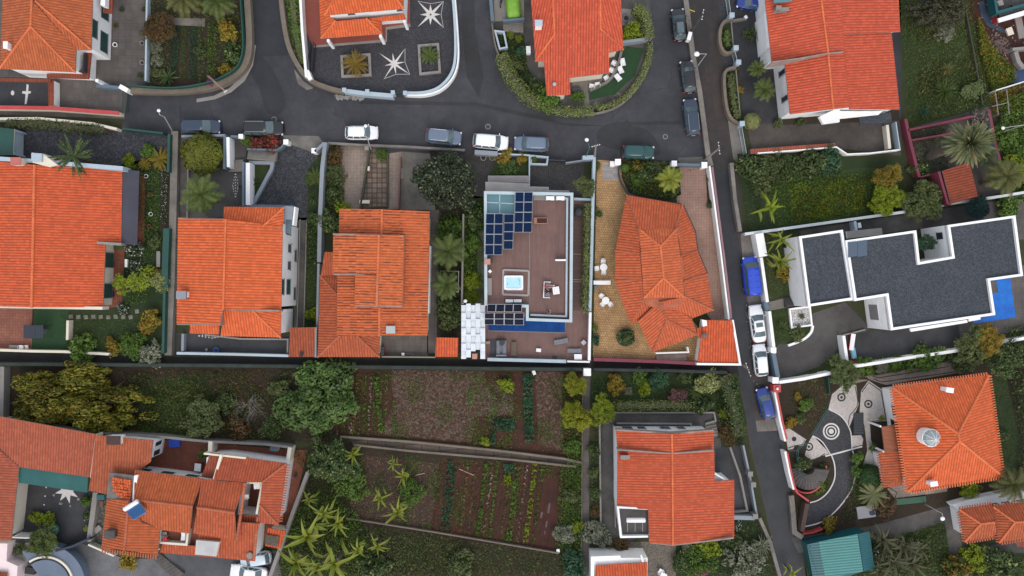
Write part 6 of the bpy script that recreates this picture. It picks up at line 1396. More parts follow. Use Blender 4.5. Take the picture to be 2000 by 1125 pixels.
bw([(1209,324),(1210,345),(1220,366),(1240,383),(1331,399)],.5,.16,DARK,'dark curved edging of the lush front bed',True);bw([(1386,324),(1396,400),(1409,500),(1421,600),(1424,624)],1.5,.2,WHITE,'white lane wall beside the pink paved drive');bw([(1391,326),(1401,400),(1414,500),(1426,600),(1428,622)],1.2,.26,mat('mauve_paint',(.3,.17,.19),.8,.2),'mauve outer face wall along the lane');bw([(1160,702),(1280,706),(1360,710)],1.0,.4,MAROON,'maroon alley wall under the ochre forecourt')
bw([(1281,690),(1345,688),(1343,678)],.9,.16,WHITE,'little white wall above the striped back steps');steps([(1281,692),(1281,704)],[(1340,690),(1340,704)],10,PAVK,'pale striped steps down from the ochre forecourt',.5)
bw([(-30,711),(400,714),(800,718),(1138,722)],1.3,.38,mat('green_black_wall',(.03,.042,.036),.9,.4,.6,None,.2,5),'long dark green wall on the field side of the alley');bw([(1160,722),(1300,724),(1420,728)],1.3,.34,mat('dark_wall',(.03,.036,.034),.9,.4,.6,None,.2,5),'dark alley wall above the shrub garden');pillar(1147,727,1.5,.8,WHITE,'white block at the top of the field footpath')
bw([(664,853),(800,863),(960,879),(1100,896),(1138,904)],.5,.26,STONE,'stone wall on the uphill side of the field terrace path');bw([(690,869),(800,881),(1000,898),(1125,912)],.4,.24,STONE,'stone wall on the downhill side of the field terrace path');bw([(680,1013),(850,1040),(980,1062),(1092,1081)],.5,.16,STONE,'thin broken stone wall across the lower field');bw([(1138,740),(1135,1125)],.4,.1,STONE,'low edge wall of the long footpath')
bw([(196,845),(300,852),(400,862),(520,868),(568,874)],1.5,.3,CONCL,'uneven cream wall between wild orchard and terracotta terrace');bw([(601,922),(572,1000),(547,1070),(522,1140)],1.2,.42,CONCL,'long slanting pale wall beside the banana patch');bw([(4,716),(2,818)],1.2,.5,CONCL,'grey wall at the end of the wild orchard');bw([(566,874),(561,905)],1.8,.45,CREAM,'thick cream wall end of the terracotta terrace');bw([(411,862),(410,884)],1.8,.5,CREAM,'cream cross wall dividing the terracotta terraces')
bw([(186,962),(180,1010),(173,1058)],.9,.6,CONCL,'pale worn wall between compass courtyard and crazy paving');bw([(172,1064),(222,1086)],1.0,.2,CREAM,'cream tile edged wall above the speckled drive');railgate((176,1060),(226,1083),1.1,GREENP,'green railing on the cream wall by the speckled drive',14,'railing','railing')
bw([(1185,806),(1395,806),(1398,822),(1378,828)],.4,.18,CONCL,'pale edging above the dark terrace of the flat gable house');bw([(1205,827),(1350,828),(1350,840)],.5,.18,CONCL,'pale edging in front of the tinted glass doors');bw([(1426,873),(1446,930),(1460,998),(1402,1003)],.5,.25,CONCL,'pale wall bounding the dark side drive');bw([(1452,870),(1466,935),(1478,1004)],1.1,.22,GREYW,'grey lane fence of the dark side drive');bw([(1402,1010),(1474,1012)],1.2,.5,GREYW,'grey wall at the foot of the dark side drive');bw([(1484,1012),(1505,1060),(1526,1135)],.6,.4,CONC,'concrete lane wall below the side drive')
for i,(x,y)in enumerate(((1466,926),(1472,947),(1476,1009))):pillar(x,y,1.5,.5,CONCL,('upper of the pale gateposts on the grey lane fence','middle pale gatepost on the grey lane fence','lowest pale gatepost, where the side drive ends')[i])
bw([(1171,810),(1174,1060)],.5,.2,CONCL,'thin pale wall between footpath and the flat gable house');bw([(1198,830),(1202,1030)],.3,.14,CONCL,'pale strip beside the flat gable house',name='kerb_stone');steps([(1376,828),(1377,850)],[(1397,822),(1400,850)],5,CONC,'narrow grey steps beside the flat gable roof',.8)
hedge([(1206,794),(1350,793)],1.3,1.3,L_HED,'long clipped hedge in front of the flat gable house',6,50,.1,wob=.2);hedge([(1418,735),(1428,770),(1438,810),(1444,850)],1.6,1.8,L_DK,'dark shaggy hedge along the bend of the lane',7,46,.13,wob=.35)
bw([(1769,232),(1775,262),(1784,300),(1796,346)],1.2,.35,MAROON,'maroon fence wall beside the fan palm garden');bw([(1774,254),(1840,240),(1900,227)],1.2,.24,MAROON,'maroon wall above the ribbed concrete strip');bw([(1778,274),(1815,268),(1860,260)],1.1,.2,MAROON,'maroon wall below the ribbed concrete strip');bw([(1932,214),(1945,282),(1960,338)],1.2,.3,GREYW,'grey and maroon wall by the weedy slope',mt=MAROON);bw([(1796,346),(1836,336)],1.1,.16,MAROON,'short maroon wall joining the red garage');bw([(1887,20),(1904,110),(1920,205)],.6,.14,MOSSY,'thin mossy wall beside the building plot');bw([(1978,96),(2040,90)],1.0,.35,CONCL,'concrete footing wall in the building plot');bw([(1984,100),(1990,120),(1998,130),(2030,124)],.8,.5,CONCL,'concrete stair wall in the building plot')
bw([(2004,158),(1946,176)],1.6,.1,WFRAME,'thin white rail over the weedy slope',name='railing',cat='railing')
o=thing('pergola','thin pale pergola poles over the weedy slope','pergola',W(1955,200))
for a,b in(((1944,180),(1950,224)),((1966,174),(1971,222)),((1937,208),(1970,200))):mb=MB();mb.tube([W(*a,1.8),W(*b,1.8)],.05,5);mb.build('pole',CONCL,o)
for x,y in((1944,180),(1971,222),(1950,224),(1966,174)):post(o,x,y,1.8,.08,CONCL,'upright')
hedge([(10,241),(70,239),(130,246),(200,251)],1.1,1.5,L_OLV,'shaggy green hedge above the cobbled drive',8,50,.12,wob=.3,smooth=True)
hedge([(980,103),(988,128),(1003,155),(1032,186),(1060,202)],1.7,1.7,L_HED,'thick pale clipped hedge curving round the hedge house',9,60,.1,smooth=True);hedge([(1060,204),(1085,213),(1110,216),(1160,216)],1.2,1.1,L_HED,'low pale hedge at the tip of the hedge house garden',19,60,.1,smooth=True)
hedge([(1238,14),(1256,20),(1265,45),(1267,74)],1.4,1.9,L_HED,'tall clipped hedge bend beside the small patio',10,60,.1,smooth=True);hedge([(1270,84),(1266,118),(1247,160),(1214,195),(1166,212)],.8,.9,L_HED,'thin olive hedge along the outer lawn edge',11,60,.1,smooth=True)
hedge([(568,-20),(576,60),(588,122)],1.5,.5,L_MD,'low spreading green hedge filling the strip by the street',12,40,.12)
hedge([(1418,62),(1424,88)],.8,.8,L_MD,'green ground shrubs in the shorter roadside bed',13,50,.12,wob=.4);hedge([(1427,145),(1433,190),(1441,230)],.8,.9,L_OLV,'grey green shrubs in the longer roadside bed',14,50,.13,wob=.4)
CN=paint('navy_car_paint',(.022,.038,.07));CB=paint('black_car_paint',(.008,.009,.012));CW=paint('white_car_paint',(.8,.81,.83));CG=paint('blue_grey_car_paint',(.12,.16,.23),.35);CGR=paint('green_car_paint',(.008,.06,.06));CBL=paint('bright_blue_paint',(.01,.055,.5));CBD=paint('deep_blue_paint',(.01,.035,.22));CSV=paint('silver_blue_paint',(.5,.58,.64))
car(389,246,0,4.85,1.85,1.75,CN,'wagon','navy estate car parked above the round topiary');car(512,249,0,4.95,1.95,1.75,CB,'wagon','black people carrier parked beside the crimson climber',True)
car(705,258,0,4.1,1.75,1.5,CW,'hatch','white hatchback parked alone outside the old slab yards');car(866,266,-6,4.45,1.85,1.65,CG,'suv','blue grey off roader with roof rails under the big dark tree',True);car(958,276,-5,4.4,1.85,1.6,CW,'suv','white off roader parked at the grey block wall');car(1038,280,178,4.3,1.85,1.65,CG,'suv','blue grey off roader facing the white one')
car(1248,296,-2,3.9,1.7,1.75,CGR,'jeep','small dark green jeep with a spare wheel on its tail',spare=True)
car(1327,46,95,4.0,1.75,1.5,CB,'hatch','black car with bright red tail lights by the top of the wall',sunroof=-.05);car(1345,148,97,4.0,1.8,1.55,CB,'hatch','black car parked beside the arm of a white street lamp');car(1352,227,96,4.6,1.85,1.55,CN,'wagon','dark navy estate with roof rails at the end of the row',True)
car(1470,540,96,5.0,1.95,1.95,CBL,'van','bright blue van with a ribbed roof on the lane verge',ribs=5);car(1481,632,98,4.7,1.8,1.42,CW,'sedan','white saloon with a sunroof on the lane verge',sunroof=.12);car(1487,704,96,4.0,1.72,1.5,CW,'hatch','white hatchback beside the dark sliding gate');car(1497,789,104,4.0,1.72,1.5,CBD,'hatch','deep blue hatchback beneath the red coping wall')
car(1474,4,172,4.2,1.75,1.5,CBD,'hatch','deep blue car half out of view in the dark courtyard',group='cars in private yards');car(497,1094,188,3.9,1.7,1.5,CSV,'hatch','silver car tucked under the edge of the orange roof',group='cars in private yards');car(484,1121,172,4.7,1.8,1.42,CW,'sedan','white saloon parked behind the tucked away silver car',group='cars in private yards')
p=W(1002,4,1);o=thing('covered_car','car under a lime green cover in the blue walled drive','car',(p.x,p.y,.02),R(93));ORG[o.name]=V((0,0,0))
LIME=mat('lime_cover',(.2,.42,.04),.6,.25,1.2,None,.1,3);mb=MB();N=28;rg=[];rr=random.Random(4)
for z,sx,sy in((.18,1,1),(.5,1.01,1.0),(.85,.97,.95),(1.0,.88,.86),(1.35,.52,.68),(1.45,.3,.4)):
 rg.append([(2.0*sx*math.copysign(abs(math.cos(t))**.5,math.cos(t))-(.25 if z>1.1 else 0)+rr.uniform(-.04,.04),.9*sy*math.copysign(abs(math.sin(t))**.45,math.sin(t))+rr.uniform(-.03,.03),z+rr.uniform(-.03,.03))for t in[2*math.pi*(k+.5)/N for k in range(N)]])
mb.faces([q for r_ in rg for q in r_],[(i*N+k,i*N+(k+1)%N,i*N+N+(k+1)%N,i*N+N+k)for i in range(5)for k in range(N)]+[tuple(range(5*N,6*N))]);mb.build('cover',LIME,o,True)
for sx in(1.2,-1.2):
 for sg in(-1,1):mb=MB();mb.tube([(sx,sg*.62,.3),(sx,sg*.85,.3)],.3,14);mb.build('wheel',TYRE,o)
p=W(980,2);o=thing('motorbike','dark motorbike standing beside the lime covered car','motorbike',(p.x,p.y,.02),R(80));ORG[o.name]=V((0,0,0))
for x in(-.65,.65):mb=MB();mb.tube([(x,-.06,.31),(x,.06,.31)],.31,16);w_=mb.build('wheel',TYRE,o);mb=MB();mb.tube([(x,-.07,.31),(x,.07,.31)],.2,12);mb.build('rim',RIM,w_)
mb=MB();mb.box((-.25,0,.8),(.7,.26,.1),0,0,.03);mb.build('seat',BLACK,o);mb=MB();mb.box((.2,0,.82),(.42,.3,.22),0,0,.08);mb.build('fuel_tank',CB,o);mb=MB();mb.tube([(.45,-.36,1.02),(.42,0,1.0),(.45,.36,1.02)],.02,6);mb.build('handlebar',STEEL,o);mb=MB();mb.box((0,0,.5),(.5,.28,.35),0,0,.06);mb.build('engine',DARK,o);mb=MB();mb.tube([(.42,0,1.0),(.65,0,.31)],.035,6);mb.build('fork',STEEL,o);mb=MB();mb.tube([(-.2,0,.6),(-.65,0,.31)],.035,6);mb.build('swing_arm',STEEL,o)
RP={'palm':rosette('palm',1,30,1.2,.1,1.1,-.3,1.3,2.2,True,.13,L_PLM,26,.3,.05),'fan':rosette('palm',2,190,1.05,.1,1.45,-.7,.5,3.2,False,.16,L_FAN,mid=1.8,fold=.1,jit=.6),'cycad':rosette('cycad',3,44,1.05,.07,.75,.0,.75,.5,True,.12,L_CYC,18,.14,.045),'yucca':rosette('yucca',4,46,1.0,.085,1.0,.0,.35,.4,False,.07,L_PLM,part='leaves',mid=.4),'agave':rosette('agave',5,20,1.0,.2,.95,.1,.3,.1,False,.06,L_DK,part='leaves',mid=.5),'banana':rosette('banana_plant',6,17,1.2,.19,1.2,-.15,1.3,1.6,False,.08,L_BAN,part='leaves',mid=.42,fold=.16,jit=.9,clump=3),'banana2':rosette('banana_plant',8,15,1.2,.165,1.15,-.3,1.25,1.9,False,.07,L_BAN,part='leaves',mid=.42,fold=.16,jit=.9,clump=3),'puzzle':rosette('monkey_puzzle',9,22,1.1,.1,.5,-.1,.3,1.5,True,.1,L_DK,26,.1,.09),}
def rp(k,x,y,d,z,m,label,name=None,cat=None,group=None):
 nm={'palm':'palm_tree','fan':'fan_palm','cycad':'cycad','yucca':'yucca','agave':'agave','banana':'banana_plant','banana2':'banana_plant','puzzle':'monkey_puzzle'}[k]
 return star_plant(RP[k],x,y,d,z,m,label,name or nm,cat or{'palm':'palm','fan':'palm','banana':'banana plant','banana2':'banana plant','puzzle':'tree'}.get(k,'plant'),group)
plant(124,788,272,6,L_TREE,'very wide spreading tree with yellowing leaves beside the barn roof','bigtree',sq=.58,rz=0,flat=.95);plant(612,786,168,5,L_FIG,'broad fresh green tree with bluish twigs at the edge of the red field','tree0',sq=.9,rz=.4)
plant(870,352,112,5.5,L_GLO,'big round dark glossy tree overhanging the blue grey off roader','dense',sq=1.1,rz=1.57);plant(388,297,82,3.6,mat_leaf('topiary_leaf',(0.105,0.128,0.015),(0.188,0.195,0.0225)),'clipped round yellow green topiary tree by the street','ball',name='topiary',cat='tree')
plant(640,905,98,4.5,L_DK,'dark green leafy tree standing above the banana patch','tree1');plant(387,822,96,4,L_OLV,'mottled olive tree against the cream orchard wall','tree2',sq=.8,rz=0);plant(1850,8,115,5,mat_leaf('dusky_leaf',(0.0525,0.0555,0.03),(0.105,0.0975,0.0525)),'dusky tree at the top of the long grass garden','tree3',sq=.7,rz=0)
plant(1738,346,58,3.4,L_YL,'golden brown tree touching the forecourt stairs','tree2');plant(1741,386,68,3.6,L_YG,'bright yellow green tree beside the flower meadow','tree0');plant(1815,392,84,4,L_OLV,'open grey olive tree hanging over the long pale wall','tree3');plant(1655,732,66,4,L_OLV,'bushy olive coloured tree over the patterned paving','tree1');plant(1808,474,38,4.6,L_BLU,'blue green tree inside the white courtyard notch','tree2')
plant(1907,680,74,4,L_OLV,'loose olive tree above the pyramid roof','tree1');plant(1938,668,62,4.2,L_YL,'golden leaved tree at the end of the sun terrace','tree0');plant(1975,700,80,4.2,L_DK,'dark tree beside the curved lawn','tree3');plant(1178,805,56,3.6,L_YG,'fresh lime green tree beside the dark terrace','tree1');plant(1125,816,64,3.4,mat_leaf('acid_leaf',(0.165,0.195,0.009),(0.285,0.285,0.015)),'acid yellow green tree overhanging the footpath','tree2');plant(1123,752,46,3.3,bpy.data.materials['acid_leaf'],'acid yellow green tree near the white block','tree0')
plant(1145,364,44,4,L_OLV,'slim olive tree rooted at the driveway edge','tree2');plant(1912,405,46,3.5,mat_leaf('spruce_needle',(0.012,0.045,0.042),(0.03,0.075,0.0675)),'blackish green conifer at the garage corner','dense');plant(75,1062,66,4,L_PLM,'feathery dull green tree in front of the pink house corner','tree1');plant(305,50,62,3.3,L_BRN,'bronze leaved tree leaning over the slab yard wall','dense')
mbb,tips=bare_branches(21,6,.34,.022,.8);o=thing('bare_tree','leafless grey tree with forking twigs in the wild orchard','tree',W(498,772));ORG[o.name]=V((0,0,0));o.scale=(5.4,5.4,2.2);mbb.build('trunk',BARKG,o)
def frangipani(px,py,s,seed,label,lm,z=.3):
 mb,tp=bare_branches(seed,4,.3,.06,.85);o=thing('frangipani',label,'tree',W(px,py));ORG[o.name]=V((0,0,0));o.scale=(s*1.7,s*1.7,s*.7);mb.build('trunk',BARKG,o);r=random.Random(seed);g=MB()
 for t in tp[::2]:
  for i in range(26):leaf(g,t+rv(r)*.16,(rv(r)+V((0,0,1))).normalized(),.05*r.uniform(.6,1.3),r)
 g.build('crown',lm,o);return o
frangipani(272,552,2.6,31,'grey limbed frangipani with leaf tufts beside the terracotta terrace',L_YG);frangipani(1888,182,1.7,33,'pale limbed frangipani by the weedy slope',L_OLV)
rp('fan',1862,290,88,5.5,L_FAN,'large grey green fan palm over the dark red garage');rp('palm',1922,305,40,2.2,L_OLV,'small palm sheltering beside the large fan palm');rp('palm',1957,347,72,4,mat_leaf('yellowing_palm',(.085,.095,.025),(.14,.14,.04)),'yellowing palm near the end of the long pale wall')
rp('palm',1481,133,34,2.5,L_PLM,'palm in the dark courtyard nearest the low white house wall');rp('palm',1490,177,44,2.5,L_PLM,'larger palm in the dark courtyard above the cream shrub');rp('palm',400,382,76,4,L_PLM,'long fronded palm in front of the two storey house');rp('cycad',693,123,54,1.2,L_CYC,'amber cycad in the square stone bed');rp('cycad',838,106,40,.9,L_PLM,'small green cycad in the oblong stone bed')
rp('cycad',308,308,46,1.6,L_YL,'amber cycad at the corner of the cobbled drive');rp('cycad',278,319,26,1,L_YL,'little golden cycad next to the big left gable'.replace('big left gable','slate veranda'));rp('cycad',305,540,34,1.2,L_YL,'ochre rosette plant against the green netting fence');rp('cycad',613,343,36,1.2,L_PLM,'fluffy green cycad on the cobbled drive edge');rp('yucca',611,384,34,.8,L_DK,'dark spiky yucca on the cobbled drive edge');rp('cycad',1708,966,60,1.4,L_FAN,'large green cycad below the dark umbrella shaped bush');rp('puzzle',142,305,84,4,L_DK,'dark spiky monkey puzzle standing on the cobbled drive')
rp('yucca',1854,132,34,1,L_GRSY,'straw coloured spiky plant in the long grass');rp('yucca',1808,216,28,.9,L_BLU,'blue spiky agave at the foot of the long grass garden');rp('yucca',1846,178,54,.9,L_GRS,'dark spreading spiky plant in the long grass');rp('agave',325,150,46,.8,L_DK,'dark agave in the vegetable garden corner');rp('yucca',1492,1068,50,1.3,L_GRY,'grey spiky yucca by the lower lane wall');rp('yucca',1362,765,40,1,L_OLV,'thin yucca between cream shrub and red shrub');rp('yucca',1190,1078,24,.6,L_YL,'small orange tinted spiky plant by the gravel court');rp('agave',495,356,26,.7,L_DK,'dark agave in the lawn triangle');rp('yucca',1297,318,14,.6,L_GRY,'small pale rosette at the top of the lush front bed');rp('yucca',1529,641,32,.8,L_DK,'dark yucca on the lawn behind the white saloon');rp('yucca',1208,184,16,.6,L_GRY,'tiny pale spiky plant by the lawn edge');rp('palm',1304,352,48,2.2,L_BAN,'bright feathery palm in the lush front bed');rp('palm',878,492,66,2.5,L_PLM,'palm in the planted strip beside the slipped tile house');rp('palm',874,556,54,2.2,L_PLM,'palm inside the wire cage by the slipped tile house');rp('palm',1963,940,66,3,bpy.data.materials['yellowing_palm'],'yellowish palm at the lower corner of the pyramid roof');rp('palm',432,12,62,2.6,L_PLM,'green palm at the top of the vegetable garden');rp('palm',366,4,66,3,bpy.data.materials['yellowing_palm'],'dry topped palm beside the garden path');rp('yucca',1165,205,20,.5,L_GRY,'pale grassy tuft at the tip of the clipped hedge')
for i,(x,y,d,z,k,lb)in enumerate(((768,905,34,1.8,'banana2','small banana plant at the top of the banana row'),(788,930,40,2,'banana','banana plant beside the uppermost small one'),(745,970,50,2.2,'banana2','ragged banana plant on bare soil near the round bush'),(778,998,60,2.4,'banana','tall banana plant beneath the round field bush'),(740,1062,52,2.2,'banana2','lone banana plant below the broken stone wall'),(690,888,46,2.4,'banana','yellow banana plant by the terrace path end'),(638,998,66,2.6,'banana2','thin leaved banana plant beside the slanting wall'),(608,1040,92,3,'banana','banana plant with the widest leaves in the patch'),(664,1086,96,3,'banana2','large banana plant in the middle of the lower patch'),(585,1092,80,2.8,'banana','banana plant pressed against the slanting wall foot'),(627,1098,72,2.6,'banana2','banana plant between the two large lower ones'),(700,1072,48,2,'banana','small banana plant at the patch edge beside shaded grass'),(662,1020,56,2.4,'banana','banana plant leaning over the broken wall end'),(606,972,42,2,'banana2','short banana plant under the dark leafy tree'),(1497,408,74,3,'banana2','gaunt banana plant with bare pale stalks by the meadow'),(1520,470,60,2.6,'banana2','banana plant behind the broad white wall block'),(1516,512,60,1.8,'banana','lush leafed plant behind the bright blue van'),(1545,1117,40,2,'banana2','small banana plant at the foot of the lane'))):
 rp(k,x,y,d,z,L_BAN if i!=14 else L_YG,lb,group='banana plants' if i<14 else None)
for i,(x,y,d)in enumerate(((1722,1052,60),(1758,1062,70),(1735,1090,74),(1775,1098,64),(1715,1112,60),(1798,1072,50))):
 rp('banana',x,y,d,2.8,mat_leaf('dull_leaf',(0.06,0.0675,0.03),(0.128,0.12,0.06))if i==0 else bpy.data.materials['dull_leaf'],('dull leafed bush nearest the teal roof top corner','dull leafed bush on the grass side of the dark clump','dull leafed bush in the heart of the dark clump','dull leafed bush at the lower grass side of the clump','dull leafed bush at the foot of the teal shed wall','dull leafed bush at the outer tip of the dark clump')[i],'broadleaf_shrub','shrub','dark clump of shrubs by the teal shed')
